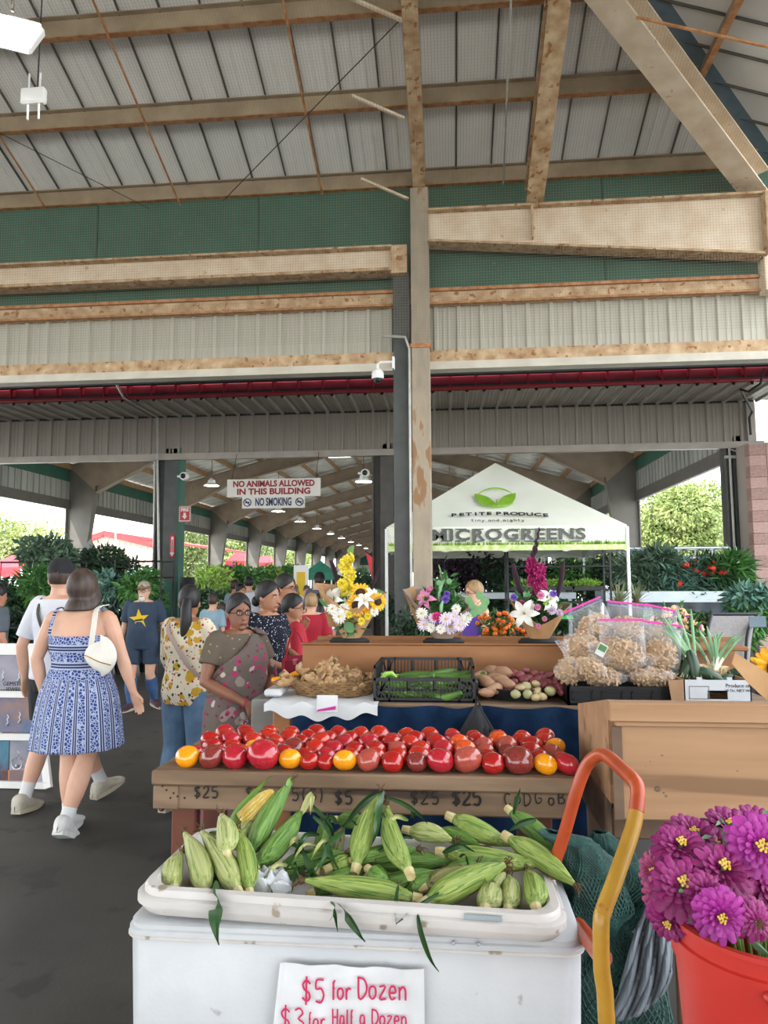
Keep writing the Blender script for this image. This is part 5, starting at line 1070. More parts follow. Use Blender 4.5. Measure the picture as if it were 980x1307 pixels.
# upturned lid used as a tray, slightly skewed
lz=kz+.002; la=[PZ(176,1172,lz+.03),PZ(722,1180,lz+.03)]
lid=thing('corn_tray','upturned dirty white cooler lid used as a tray, heaped with corn ears','lid',(kc-.012,1.72,lz),R(-.8)); lw=.515
D=.455; LL=lambda i,z,r=.07: rloop(-lw+i,lw-i,i,D-i,r,z)
loft([LL(.03,.0),LL(.008,.006),LL(.0,.020),LL(.0,.026),LL(-.006,.028),LL(-.006,.044),LL(-.002,.047),LL(.006,.048),LL(.006,.058),LL(.010,.064),LL(.028,.066),LL(.034,.060),LL(.04,.022),LL(.05,.016)],True,True).build('shell','cooler_rim',lid,True)
for v in lid.children[0].data.vertices: pass
lid.rotation_euler=(0,R(1.3),R(-.8)); lid.location.z=lz+.002
o=MB().bbox(.28,.37,-.006,.0,.05,.062,.002).build('hinge_plate','metal_rail',lid)
# ---------------- corn
pm('smudge','#8f8c86',rough=.8)
pm('husk','#6f8a35','#98a657',scale=3.2,rough=.55,stretch=(1,1,.22),bump=.9,c3='#55752a',s3=5,t3=.56)
pm('husk_pale','#8d9a52','#b3b47c',scale=3.2,rough=.55,stretch=(1,1,.22),bump=.9,c3='#71873c',s3=5,t3=.58)
pm('husk_green','#4d7328','#6f9240',scale=3.2,rough=.5,stretch=(1,1,.22),bump=.9,c3='#3c5f20',s3=5,t3=.58)
pm('husk_dull','#6f7440','#8d8654',scale=3,rough=.6,stretch=(1,1,.25),bump=.9,c3='#2f2517',s3=4,t3=.6)
pm('corn_leaf','#203f1c','#305626',scale=20,rough=.45,stretch=(1,1,.1),bump=.2); pm('cut_end','#c9bf8e','#b3a06c',scale=30,rough=.8); pm('silk','#4a3522','#6a4e30',scale=40,rough=.9); pm('kernel','#c9a94a','#d9c47e',scale=40,rough=.3)
def ear_meshes(seed):
    g=random.Random(seed); n=14; k_=16; m=MB()
    # unit ear: along z 0..1, radius 1 (scaled later)
    prof=[.30,.55,.80,.94,1.0,1.0,.99,.95,.89,.80,.68,.52,.36,.22]; bend=g.uniform(-.6,.6)
    def f(a,b):
        i=b*(n-1); i0=min(int(i),n-2); r=prof[i0]+(prof[i0+1]-prof[i0])*(i-i0); an=a*2*math.pi; lob=1+.05*math.sin(an*3+b*4+seed)+.025*abs(math.sin(an*7+b*2)); return Vector((math.cos(an)*r*lob+bend*math.sin(math.pi*b),math.sin(an)*r*lob,b))
    m.grid(f,24,n,True); m.v.append((0,0,-.0)); c=len(m.v)-1
    m.f+= [(c,(k+1)%24,k) for k in range(24)]; m.mi+=[0]*24
    m.v.append((0,0,1.01)); c=len(m.v)-1; o=(n-1)*24; m.f+=[(c,o+k,o+(k+1)%24) for k in range(24)]; m.mi+=[0]*24
    # outer husk flap
    fl=MB(); a0=g.uniform(0,6.28)
    def f2(a,b):
        i=b*.93*(n-1); i0=min(int(i),n-2); r=prof[i0]+(prof[i0+1]-prof[i0])*(i-i0); an=a0+(a-.5)*1.9*(1-b)**.55; r=r*1.07+.10*b**6; return Vector((math.cos(an)*r+bend*math.sin(math.pi*b),math.sin(an)*r,b*.93))
    fl.grid(f2,7,10); return m,fl
EM=[ear_meshes(i) for i in range(5)]; emc={}
def ear(label,u0,v0,u1,v1,r,mat='husk',Y0=None,Y1=None,leaf=None,tail=0,seed=None):
    """stem (cut) end at u0,v0 and silk tip at u1,v1"""
    yy=lambda v: 1.81+(1165-v)/135*.29
    a,b=P(u0,v0,Y0 or yy(v0)),P(u1,v1,Y1 or yy(v1)); t=thing('corn_ear',label,'corn',tuple(a)); d=b-a; Ln=d.length
    q=d.to_track_quat('Z','Y'); t.rotation_mode='XYZ'; t.rotation_euler=q.to_euler()
    s=(seed if seed is not None else int(u0)) % 5; key=(s,mat)
    if key not in emc: emc[key]=[EM[s][0].mesh('husk',mat,True),EM[s][1].mesh('husk_leaf',mat,True)]
    for me in emc[key]: o=link(me.name.split('.')[0],me,t); o.scale=(r,r,Ln)
    MB().tube([(0,0,-r*.75),(0,0,r*.1)],[r*.42,r*.5],8).build('stem','cut_end',t,True)
    m=MB()
    for i in range(9): m.tube([(0,0,Ln*.97),(rnd.uniform(-.01,.01),rnd.uniform(-.01,.01),Ln+.012),(rnd.uniform(-.018,.018),rnd.uniform(-.018,.018),Ln+rnd.uniform(.012,.035))],.0014,3)
    m.build('silk','silk',t); return t
def ribbon(par,pts,w,mat='corn_leaf',name='leaf',Y=None):
    """loose leaf blade through pixel points [(u,v,Y)]"""
    P3=[P(*p) for p in pts]; P3=[Vector(p) for p in smooth_pts([tuple(p) for p in P3],4)]; m=MB(); n=len(P3); prev=None; vs=[]
    for i,p in enumerate(P3):
        tn=(P3[min(i+1,n-1)]-P3[max(i-1,0)]).normalized(); sd=tn.cross(Vector((0,1,.3))).normalized(); k=i/(n-1); ww=w*(.5+.9*math.sin(math.pi*min(1,k*1.1))**.7)*(1-k**3*.92)*.6; vs+= [p-sd*ww, p+Vector((0,.006,0)), p+sd*ww]
    m.add(vs,[(3*i+j,3*i+j+1,3*i+3+j+1,3*i+3+j) for i in range(n-1) for j in (0,1)])
    o=m.build(name,mat,None,True); o.parent=par; bpy.context.view_layer.update(); o.matrix_parent_inverse=par.matrix_world.inverted(); return o
r0=.0265
E={}
# hidden lower layer
for i,(u0,v0,u1,v1) in enumerate(((300,1120,380,1100),(400,1125,470,1095),(480,1120,560,1100),(250,1110,330,1085),(560,1105,640,1085),(360,1090,440,1075),(450,1085,530,1070))):
    ear('corn ear half buried at the bottom of the heap, '+['under the left standing ears','in the middle of the tray','below the hanging pair','behind the left hanging ears','at the right below crossing ears','behind the middle leaves','at the back centre'][i],u0,v0+14,u1,v1+14,r0*.9,'husk_green')
ear('short pale green ear hanging over the left corner of the tray',222,1134,231,1089,.027,'husk_pale',1.80,1.93)
ear('pale ear with a split husk, second from the left, tip up',261,1140,236,1064,.030,'husk_pale',1.79,1.98)
ear('pale ear third from the left, leaning on the rim',303,1138,258,1062,.030,'husk_pale',1.79,1.99)
ear('stubby ear curled on top of the left group',289,1090,283,1040,.028,'husk_pale',1.88,1.98)
ear('narrow green ear right of the curled one, pointing down',318,1138,304,1060,.025,'husk',1.80,1.97)
e6=ear('tall bright green ear rising to the upper right, left group',320,1090,370,1000,.030,'husk_green',1.97,2.10)
ear('long green ear leaning beside the tall one',326,1106,384,1036,.030,'husk_green',1.92,2.08)
e8=ear('pale green ear lying behind the bared cob',286,1082,330,1042,.028,'husk_pale',2.0,2.08)
t=thing('bare_cob','peeled yellow corn cob sticking up among the left ears','corn',tuple(P(308,1048,2.05))); q=P(349,1009,2.09)-t.location; t.rotation_euler=q.to_track_quat('Z','Y').to_euler(); m=MB(); Ln=q.length
m.tube([(0,0,Ln*i/8) for i in range(9)],[.018,.021,.022,.022,.021,.02,.018,.014,.006],14); m.build('cob','kernel',t,True); m=MB()
for k in range(22):
    z=Ln*(.03+k*.043); rr=np.interp(k,[0,8,16,21],[.021,.023,.020,.010])
    for j in range(15): a=2*math.pi*j/15; m.sph((rr*math.cos(a),rr*math.sin(a),z),(.0042,.0042,.0032),5,3)
m.build('kernels','kernel',t,True,kind='stuff')
e11=ear('big green ear standing upright, left one of the hanging pair in the middle',455,1106,486,1014,.030,'husk',1.92,2.10)
e12=ear('green ear leaning right, right one of the hanging pair in the middle',522,1112,494,1030,.028,'husk',1.86,2.08)
e9=ear('small green ear standing among the dark leaves left of centre',404,1112,412,1050,.024,'husk_green',1.94,2.1)
ear('shaded olive ear behind the small standing one',425,1106,438,1056,.025,'husk_dull',2.0,2.12)
ear('short olive ear with a brown tip right of the shaded one',421,1108,450,1095,.026,'husk',1.94,1.98)
e13=ear('long ear lying along the front rim with its pale tip to the left',528,1146,390,1124,.028,'husk',1.83,1.83)
ear('pale husky ear lying behind the hanging pair, tip to the right',522,1060,576,1072,.026,'husk_pale',2.06,2.03)
ear('broad green ear lying across the back right',578,1044,652,1078,.029,'husk',2.12,2.06)
ear('narrow yellow-green ear between the two back ears',560,1060,612,1080,.022,'husk_green',2.1,2.04)
ear('long mid-green ear lying across the right half, tip to the right',566,1088,692,1104,.030,'husk',2.0,1.97)
ear('long ear reaching over the right end of the tray',650,1070,732,1128,.029,'husk',2.03,1.90)
e18=ear('dark shaded green ear behind the right end',652,1036,716,1096,.026,'husk_green',2.18,2.06)
ear('rot-stained ear with black spots right of centre',543,1132,604,1106,.027,'husk_dull',1.88,1.92)
e20=ear('large smooth ear lying diagonally over the front rim',545,1152,644,1104,.033,'husk',1.80,1.90)
ear('end-on pale ear poking over the rim, left of the right-hand trio',619,1160,624,1128,.030,'husk_pale',1.79,1.89)
ear('ear pointing at the viewer, middle of the right-hand trio',648,1160,649,1118,.025,'husk_pale',1.80,1.92)
ear('ear hanging over the rim, right one of the right-hand trio',684,1158,673,1112,.028,'husk',1.79,1.93)
ear('small ear tucked above the right-hand trio',630,1138,644,1114,.019,'husk_pale',1.87,1.9)
ear('green ear crossing behind the hanging pair',470,1102,580,1100,.026,'husk_green',1.99,1.99)
ear('brown-tipped green ear just right of the hanging pair base',474,1112,497,1128,.026,'husk_green',1.9,1.85)
ear('green ear stump at the front below the hanging pair',520,1140,560,1120,.024,'husk_green',1.87,1.9)
ear('green ear with curled leaves at the back left of the pair',430,1046,468,1050,.022,'husk_green',2.12,2.12)
for par,pts,w in ((E.get(0) or e6,[(277,1126,1.80),(276,1155,1.70),(274,1180,1.69),(279,1207,1.69)],.022),(e13,[(428,1146,1.78),(440,1166,1.69),(455,1188,1.69),(466,1203,1.69)],.013),(e13,[(423,1146,1.78),(426,1160,1.69),(431,1190,1.69)],.008),(e20,[(533,1168,1.71),(537,1190,1.69),(548,1222,1.69),(560,1241,1.70)],.008),
    (e20,[(560,1140,1.78),(530,1160,1.74),(505,1180,1.69)],.009),(e9,[(398,1100,1.88),(372,1076,1.98),(345,1090,1.96),(330,1110,1.92)],.014),(e9,[(394,1120,1.86),(380,1110,1.9),(372,1140,1.84)],.012),(e9,[(410,1140,1.84),(392,1100,1.9),(380,1070,1.96)],.016),(e9,[(425,1072,1.98),(418,1050,2.02),(400,1030,2.08),(388,1015,2.1)],.014),
    (e9,[(399,1042,2.05),(420,1062,2.0),(415,1090,1.92),(400,1118,1.86)],.014),(e9,[(440,1060,2.0),(420,1080,1.94),(432,1110,1.9)],.014),(e12,[(494,1018,2.08),(515,1026,2.07),(535,1040,2.05),(546,1052,2.04)],.010),(e11,[(486,1012,2.08),(470,1020,2.09),(450,1040,2.07),(438,1060,2.04)],.013),(e11,[(490,1010,2.08),(484,1030,2.02),(480,1060,1.96),(474,1080,1.93)],.012),
    (e18,[(684,1046,2.1),(664,1052,2.1),(648,1062,2.09)],.014),(e18,[(655,1040,2.14),(660,1020,2.14),(664,1006,2.14)],.008),(e13,[(470,1150,1.8),(440,1154,1.76),(420,1176,1.69)],.008),(e9,[(330,1112,1.9),(345,1135,1.83),(352,1150,1.79)],.010),(e20,[(505,1085,1.92),(520,1100,1.88),(530,1130,1.84)],.01),(e20,[(508,1130,1.82),(504,1160,1.74),(506,1182,1.69)],.008)):
    ribbon(par,pts,w)
g=random.Random(77)
for i in range(22):
    u,v=[(g.uniform(370,440),g.uniform(1050,1130)),(g.uniform(470,530),g.uniform(1040,1120)),(g.uniform(560,700),g.uniform(1060,1120)),(g.uniform(240,330),g.uniform(1060,1110))][(0,0,0,1,1,2,3)[i%7]]; yy=lambda q: 1.80+(1165-q)/135*.27; du,dv=g.uniform(-42,42),g.uniform(-8,40)
    ribbon(e9,[(u,v,yy(v)),(u+du*.5,v+dv*.3-9,yy(v)-.035),(u+du,v+dv,max(1.80,yy(v+dv)-.02))],g.uniform(.005,.012),'corn_leaf' if i%3 else 'husk_pale')
ribbon(e8,[(292,1080,2.0),(298,1050,2.04),(318,1020,2.08),(346,990,2.12)],.020,'husk_green','husk_leaf'); ribbon(e8,[(330,1060,2.03),(345,1040,2.06),(352,1050,2.04)],.02,'husk_pale','husk_leaf'); ribbon(e6,[(366,1004,2.08),(371,996,2.1),(376,990,2.11)],.012,'husk_green','husk_leaf'); ribbon(e6,[(384,1040,2.07),(398,1014,2.09),(396,1040,2.06)],.014,'husk_pale','husk_leaf')
for i,(u,v,Y) in enumerate(((338,1122,1.84),(350,1118,1.88),(362,1130,1.83))): pass
t=thing('ice_bag','crumpled whitish plastic bag lying in the tray between the ears','bag',tuple(P(345,1128,1.88))); m=MB(); m.grid(lambda u,v: Vector((.06*math.cos(u*6.2832)*math.sin(v*3.14)*(1+.22*math.sin(u*18.85+v*9)),.05*math.sin(u*6.2832)*math.sin(v*3.14),.030*math.cos(v*3.14)+.008*math.sin(u*31.4+v*17)+.006*math.sin(u*12.57-v*23))),48,20,True); m.build('sheet','cooler',t)
# ---------------- price sign
p0,p1 = P(353,1229,1.712),P(541,1228,1.712); t=thing('price_sign','white paper sign with red handwriting taped on the cooler front','sign',(p0.x,1.718,p0.z)); w=p1.x-p0.x
MB().grid(lambda u,v: Vector((w*u-(.022*v if u<.5 else 0)*(1-2*u)+ (0 if u>.05 else .008), -.006+.003*math.sin(u*50+v*4)*(.3+v*.5), -.20*v+ .002*math.sin(u*20))),60,24).build('sheet','paper_white',t,True)
sg=lambda s,u,v,h,**k: strokes(s,(P(u,v,1.71).x-p0.x,-.014,P(u,v,1.71).z-p0.z),(1,0,0),(0,0,1),h,name='lettering',parent=t,mat='ink_red',**k)
sg('$5',385,1277,.050,th=.0024,gap=.12,w=.5); sg('for',424,1273,.040,th=.0024,w=.5,gap=.04); sg('Dozen',456,1272,.046,th=.0024,w=.52,gap=.05)
sg('$3',358,1312,.048,th=.0022,gap=.12,w=.55); sg('For',396,1310,.036,th=.002,w=.5,gap=.06) if 0 else sg('for',394,1310,.034,th=.002,w=.5,gap=.06); sg('Half',424,1307,.036,th=.002,w=.42,gap=.06); sg('a',459,1306,.034,th=.002,w=.5); sg('Dozen',474,1306,.034,th=.002,w=.5,gap=.05)
# ================================================================ HAND TRUCK
pm('paint_orange','#a03e1c','#b04a22',scale=12,rough=.35,c3='#7a3a22',s3=30,t3=.7); pm('paint_yellow','#a87c24','#b88c30',scale=14,rough=.35,c3='#9a4a20',s3=22,t3=.66)
t=thing('hand_truck','orange and yellow tubular hand truck standing right of the cooler','hand truck',(0,0,0))
K=[(722,1058,1.95),(736,1008,1.93),(748,978,1.92),(760,966,1.9),(773,964,1.86),(796,984,1.75),(810,998,1.68),(814,1012,1.66),(812,1036,1.64)]; Kp=smooth_pts([tuple(P(*k)) for k in K],3)
MB().tube(Kp,.0165,12).build('frame','paint_orange',t,True)
K2=[(812,1036,1.64),(806,1062,1.62),(786,1120,1.57),(771,1160,1.54),(767,1180,1.53),(768,1240,1.53),(775,1320,1.53)]; K2p=[tuple(P(*k)) for k in K2]; e=Vector(K2p[-1]); K2p.append((e.x,e.y,.02)); MB().tube(smooth_pts(K2p,3),.0165,12).build('frame','paint_yellow',t,True)
f=P(722,1058,1.95); MB().tube([f,(f.x-.06,2.0,.75),(f.x-.06,2.02,.02)],.0165,12).build('frame','paint_orange',t,True)
MB().tube([P(738,1182,1.9),P(769,1222,1.56)],.02,10).build('cross_bar','paint_orange',t,True)
MB().box(e.x-.14,e.x+.02,1.5,2.04,0,.012).build('toe_plate','paint_orange',t)
# ================================================================ GREEN MESH SACKS
pm('mesh_green','#123a35','#1c4d45',scale=40,rough=.6,bump=.3); pm('mesh_grey','#5f676e','#767e84',scale=30,rough=.8,stretch=(1,1,.1))
def sack(label,path,rad,Y,seed,inner='husk_green'):
    pts=[Vector(P(u,v,Y)) for u,v in path]; t=thing('mesh_sack',label,'sack',(0,0,0)); N=len(pts)
    def surf(s):
        def f(a,b):
            i=b*(N-1); i0=min(int(i),N-2); c=pts[i0].lerp(pts[i0+1],i-i0); r=(rad[i0]+(rad[i0+1]-rad[i0])*(i-i0))*s; an=a*6.2832; r*=1+.13*math.sin(an*3+b*9+seed)+.09*math.sin(an*5-b*13)+.05*math.sin(an*11+b*23); return c+Vector((math.cos(an)*r,math.sin(an)*r*.7,-.0))
        return f
    MB().grid(surf(.97),30,28,True).build('filling',inner,t,True)
    m=MB(); F=surf(1.02)
    nu,nv=56,int(70*sum((pts[i+1]-pts[i]).length for i in range(N-1))/.5)
    for k in range(nu):
        for sgn in (1,-1): m.tube([F((k/nu+sgn*.35*j/24)%1,j/24) for j in range(25)],.0019,3,cap=False)
    m.build('netting','mesh_green',t,kind='stuff'); return t
pm('sack_fill','#0f2a27','#24453a',scale=9,rough=.6,c3='#5d7a3a',s3=6,t3=.62)
sack('dark green net sack stuffed with corn, slumped beside the hand truck',[(765,1062),(775,1085),(785,1120),(778,1160),(760,1200)],[.02,.06,.095,.1,.05],2.12,1,'sack_fill')
sack('dark green net sack draped over the right end of the tray',[(700,1062),(735,1075),(755,1110),(762,1160),(770,1190)],[.03,.055,.08,.075,.03],2.05,2,'sack_fill')
sack('lower dark green net sack between the cooler and the hand truck',[(770,1170),(775,1210),(782,1260),(785,1330),(785,1500)],[.05,.11,.13,.12,.1],2.1,4,'sack_fill')
t=MB().grid(lambda u,v: P(838-75*v**1.4+(18+85*v-30*v*v)*u-8*math.sin(v*5), 1125+175*v-30*u*v+14*math.sin(u*3.1)*v, 2.0+.012*math.sin(u*44+v*6)+.018*math.sin(u*17-v*5)+.02*math.sin(v*7)),90,34).build('empty_net','mesh_grey',None,True)
tag(t,'limp grey empty net hanging behind the red bucket','net'); t.modifiers.new('s','SOLIDIFY').thickness=.004
MB().tube([P(744,1062,1.98),P(748,1056,1.97),P(762,1058,1.98),P(770,1068,1.97)],.0022,5).build('twine','paper_white',t) if 0 else None
# ================================================================ PINE CABINET
Yf,Yb=2.35,2.93; c0=P(788,930,Yf).x; c1=c0+1.35; zt=P(860,897,Yf-.02).z; zl=P(860,925,Yf).z; zb=P(860,1048,Yf).z
t=thing('pine_cabinet','pale knotty pine cabinet at the right with a stepped top edge','cabinet',(0,0,0))
rbox('front_panel',c0,c1,Yf,Yf+.025,zb,zl,'wood_pine',t,.004)
rbox('top_board',c0-.03,c1,Yf-.035,Yf+.03,zl+.012,zt,'wood_pine',t,.004); rbox('moulding',c0-.01,c1,Yf-.02,Yf+.0,zl-.004,zl+.012,'wood_pine',t,.003); zk_=P(747,898,Yb).z; MB().poly([(c0,Yf+.03,zt-.03),(c1,Yf+.03,zt-.03),(c1,Yb,zk_-.012),(c0,Yb,zk_-.012)],.012,2).build('top','wood_pine',t)
MB().poly([(c0-.022,Yf+.03,zb+.04),(c0-.022,Yb,zb+.04),(c0-.022,Yb,zk_),(c0-.022,Yf+.03,zt-.0)],.022,0).build('side_panel','wood_pine',t); rbox('corner_strip',c0-.02,c0+.012,Yf-.006,Yf+.0,zb+.0,zl-.006,'wood_pine_dark',t,.002)
rbox('lower_rail',c0-.0,c1,Yf+.12,Yf+.15,zb-.10,zb+.0,'wood_pine_dark',t); rbox('side_rail',c0-.022,c0,Yf+.12,Yb,zb-.10,zb+.035,'wood_pine_dark',t)
for x in (c0+.0,c0+.2,c0+.6,c1-.1): rbox('post',x,x+.07,Yf+.16,Yf+.2,0,zb-.0,'wood_pine_dark',t)
for x in (c0,c1-.1): rbox('post',x,x+.07,Yb-.06,Yb,0,zb+.03,'wood_pine_dark',t)
rbox('lower_board',c0+.28,c1,Yf+.17,Yf+.19,.3,zb-.12,'wood_pine_dark',t); 
m=MB()
for u,v,r in ((839,1007,.011),(845,964,.004),(850,1016,.005),(830,972,.002),(824,978,.002),(941,984,.003),(847,1012,.003),(720+100,924-0,.002)): p=P(u,v,Yf); m.sph((p.x,Yf-.0,p.z),(r,.0015,r*.8),10,6)
m.build('knots','wood_old',t)
# wooden stand and red bucket with zinnias
t=thing('bucket_stand','rough wooden crate stand under the red bucket','stand',(.62,1.25,0)); 
for x in (-.17,.13): 
    for y in (-.15,.11): rbox('post',x,x+.04,y,y+.04,0,.6,'wood_ply',t)
for i in range(4): rbox('slat',-.18,.18,-.16+.082*i,-.16+.082*i+.075,.6,.62,'wood_ply',t)
pm('bucket_red','#b0281e','#bc3226',scale=4,rough=.45)
bc=P(978,1170,1.28); bc.z=.621; rb_=.15; bh=1.045-.621
t.location.x=bc.x; t.location.y=bc.y
t=thing('red_bucket','red plastic bucket with a wire handle, full of magenta zinnias','bucket',tuple(bc))
MB().lathe([(.0,0),(rb_*.80,0),(rb_*.81,.01),(rb_*.955,bh-.065),(rb_*.99,bh-.064),(rb_*1.0,bh-.034),(rb_*.965,bh-.032),(rb_*.972,bh-.008),(rb_*1.02,bh-.007),(rb_*1.02,bh),(rb_*.95,bh),(rb_*.8,.03),(0,.03)],40).build('body','bucket_red',t,True)
h=[( -.06+.0,-rb_*.95,bh-.05),(.0,-rb_*1.12,bh-.095),(.08,-rb_*1.05,bh-.11),(.13,-.06,bh-.1),(.15,.0,bh-.05)]; MB().tube(smooth_pts(h,3),.0028,6).build('handle','metal_rail',t,True); MB().sph(h[0],.008,8,5).build('handle_ear','bucket_red',t,True)
pm('zinnia','#8e1668','#6f0e4a',scale=9,rough=.6); pm('zinnia_b','#a82690','#841c70',scale=9,rough=.6); pm('zinnia_c','#a03a68','#7c2050',scale=9,rough=.6); pm('pollen','#e0c060','#c09a30',scale=60,rough=.8); pm('seedhead','#3a2a18','#5a3a18',scale=50,rough=.9); pm('stem_green','#5c7f3e','#6f944a',scale=10,rough=.5); pm('bouq_leaf','#2f5a2c','#44743a',scale=10,rough=.45)
def petals(m,R0,c,rings,seed=0,cup=.25,notch=True):
    """rings: (count, inner r, length, width, elevation deg) ; R0 orientation matrix"""
    g=random.Random(seed)
    for (n,ri,L,w,el) in rings:
        ph=g.uniform(0,6)
        for i in range(n):
            a=ph+2*math.pi*i/n+g.uniform(-.08,.08); e=R(el+g.uniform(-8,8)); l=L*g.uniform(.9,1.08); d=Vector((math.cos(a)*math.cos(e),math.sin(a)*math.cos(e),math.sin(e))); s_=Vector((-math.sin(a),math.cos(a),0)); up=d.cross(s_)*-1; b=Vector((math.cos(a)*ri,math.sin(a)*ri,0))
            dr=Vector((0,0,-1))
            q=[b-s_*w*.2,b+s_*w*.2,b+d*l*.55+s_*w*.5+up*w*cup,b+d*l*.95+s_*w*.28+dr*l*.12,b+d*l+dr*l*.12,b+d*l*.95-s_*w*.28+dr*l*.12,b+d*l*.55-s_*w*.5+up*w*cup,b+d*l*.55]
            q=[R0@p+c for p in q]; m.add(q,[(0,1,2,7),(0,7,6),(7,2,3,4),(7,4,5,6)])
def orient(u,v,tx,tz): # facing vector: mostly towards the viewer, tx right, tz up
    return Vector((tx,-1,tz)).normalized().to_track_quat('Z','Y').to_matrix()
ZN=[(869,1079,1.28,55,.0,1.6,'zinnia','flat dark magenta zinnia facing up, upper left of the bunch'),(885,1066,1.38,54,.1,1.5,'zinnia','magenta zinnia behind the upper left one'),(931,1055,1.42,52,.1,1.4,'zinnia','magenta zinnia at the top of the bunch'),(970,1080,1.25,64,-.1,.4,'zinnia_b','large bright magenta zinnia at the right edge'),(836,1113,1.3,42,-1.2,.5,'zinnia_c','pale-backed zinnia turned away at the far left'),(872,1130,1.22,64,-.1,1.2,'zinnia','broad deep magenta zinnia with an open centre, left of the middle'),(923,1108,1.24,62,.1,1.2,'zinnia','deep magenta zinnia in the middle of the bunch'),(920,1170,1.1,52,-.1,.1,'zinnia_b','bright violet-pink double zinnia facing the viewer over the rim'),(966,1178,1.12,50,.2,.1,'zinnia','magenta zinnia with drooping petals and a brown seed centre'),(853,1176,1.26,46,-.6,-.3,'zinnia','half hidden magenta zinnia hanging over the left of the rim'),(912,1080,1.38,46,.2,1.0,'zinnia','dim magenta zinnia behind the middle one'),(962,1050,1.45,46,.1,1.2,'zinnia','dim magenta zinnia at the top right'),(845,1146,1.28,44,-.8,.2,'zinnia_c','faded magenta zinnia at the left below the pale-backed one'),(902,1140,1.2,40,.2,.4,'zinnia','small dark zinnia tucked in the middle'),(946,1140,1.24,40,.4,.3,'zinnia','small dark zinnia right of the middle'),(985,1130,1.25,50,.4,.4,'zinnia','magenta zinnia cut by the right edge of the picture'),(1000,1100,1.3,50,.4,.9,'zinnia','magenta zinnia beyond the right edge')]
for i,(u,v,Y,d,tx,tz,mt,lab) in enumerate(ZN):
    Y=max(Y,1.15); c=P(u,v,Y); r=d/2/906*Y*1.28; t=thing('zinnia',lab,'flower',tuple(c)); R0=orient(u,v,tx,tz); m=MB()
    droop=-35 if 'drooping' in lab else 0
    petals(m,R0,Vector((0,0,0)),[(17,r*.2,r*.80,r*.36,-22+droop),(17,r*.2,r*.78,r*.36,-8+droop),(16,r*.18,r*.70,r*.33,8+droop),(14,r*.16,r*.56,r*.29,24+droop),(14,r*.12,r*.46,r*.18,40+droop),(9,r*.08,r*.3,r*.15,60+droop) if 'open' not in lab else (6,r*.2,r*.2,r*.1,60)],i); m.build('petals',mt,t)
    m=MB(); 
    for k in range(12): a=k*2.4; q=r*.17*math.sqrt(k/12); m.sph(R0@Vector((q*math.cos(a),q*math.sin(a),r*.22)),(r*.05,)*3,5,4)
    m.build('centre','seedhead' if 'seed' in lab else 'pollen',t,True)
    b=Vector((bc.x+(c.x-bc.x)*.3,bc.y+max(-.02,(c.y-bc.y)*.35),.8))-c; n_=R0@Vector((0,0,1)); hh_=Vector((bc.x+(c.x-bc.x)*.62,max(bc.y-.06,c.y+.05),max(1.07,c.z-.05)))-c; MB().tube(smooth_pts([tuple(-n_*r*.02),tuple(-n_*r*.35),tuple(hh_),tuple(b)],3),.0035,6).build('stem','stem_green',t,True)
def bigleaf(par,u,v,Y,L,w,dir,name='leaf',mat='bouq_leaf',nrm=(0,-1,.3)):
    c=P(u,v,Y)-par.location if par is not None else P(u,v,Y); d=Vector(dir).normalized(); n=Vector(nrm); s_=d.cross(n).normalized(); n=s_.cross(d); m=MB(); K=8
    vs=[]; 
    for i in range(K+1): k=i/K; ww=w*math.sin(math.pi*(k*.94+.03))**.8; p=c+d*L*k-n*L*.12*k*k*1.2; vs+=[p-s_*ww+n*ww*.35,p,p+s_*ww+n*ww*.35]
    m.add(vs,[(3*i+j,3*i+j+1,3*i+4+j,3*i+3+j) for i in range(K) for j in (0,1)]); return m.build(name,mat,par,True)
t=thing('zinnia_foliage','grey-green zinnia leaves and stems standing in the red bucket','foliage',tuple(bc)); pm('zin_leaf','#4c6e4a','#5f815a',scale=8,rough=.5)
for (u,v,Y,L,w,d) in ((950,1150,1.3,.06,.013,(.3,0,1)),(962,1152,1.28,.06,.013,(.45,0,.9)),(940,1110,1.33,.07,.014,(-.2,0,1)),(977,1058,1.3,.03,.010,(.1,0,1)),(880,1112,1.3,.04,.009,(-.4,0,.9)),(836,1124,1.31,.035,.009,(.2,0,1)),(885,1178,1.2,.05,.014,(-.3,0,.9)),(905,1112,1.34,.05,.014,(.3,0,1)),(868,1105,1.3,.035,.008,(.3,0,1))): bigleaf(t,u,v,Y,L,w,d,mat='zin_leaf')
leaf_cloud('small_leaves','zin_leaf',[((0,.02,bh-.01),(.10,.10,.07)),((0,.05,bh+.09),(.08,.06,.06))],110,.045,t,seed=3,aspect=3.4)
# ================================================================ WRAPPED BOUQUETS
pm('petal_white','#d4d2c8','#e2e0d8',scale=8,rough=.6); pm('petal_yellow','#e0a010','#e8b820',scale=9,rough=.6); pm('glad_yellow','#e0cc30','#ead850',scale=9,rough=.6); pm('disc_brown','#2c1c10','#402a14',scale=60,rough=.9); pm('glad_magenta','#8a1050','#a01a60',scale=9,rough=.6); pm('plume_dark','#24101c','#341828',scale=20,rough=.9); pm('petal_pink','#d890b0','#c87098',scale=9,rough=.6); pm('petal_violet','#6a4aa8','#7a5ab8',scale=9,rough=.6); pm('petal_lilac','#c8b8cc','#d8c8d8',scale=9,rough=.6); pm('petal_hot','#c02a70','#d04080',scale=9,rough=.6); pm('euc','#5c8a54','#6f9c66',scale=8,rough=.5); pm('kraft_in','#a88258','#b89268',scale=9,rough=.8,bump=.15); pm('kraft_grey','#8a7666','#9a8676',scale=9,rough=.8,bump=.2)
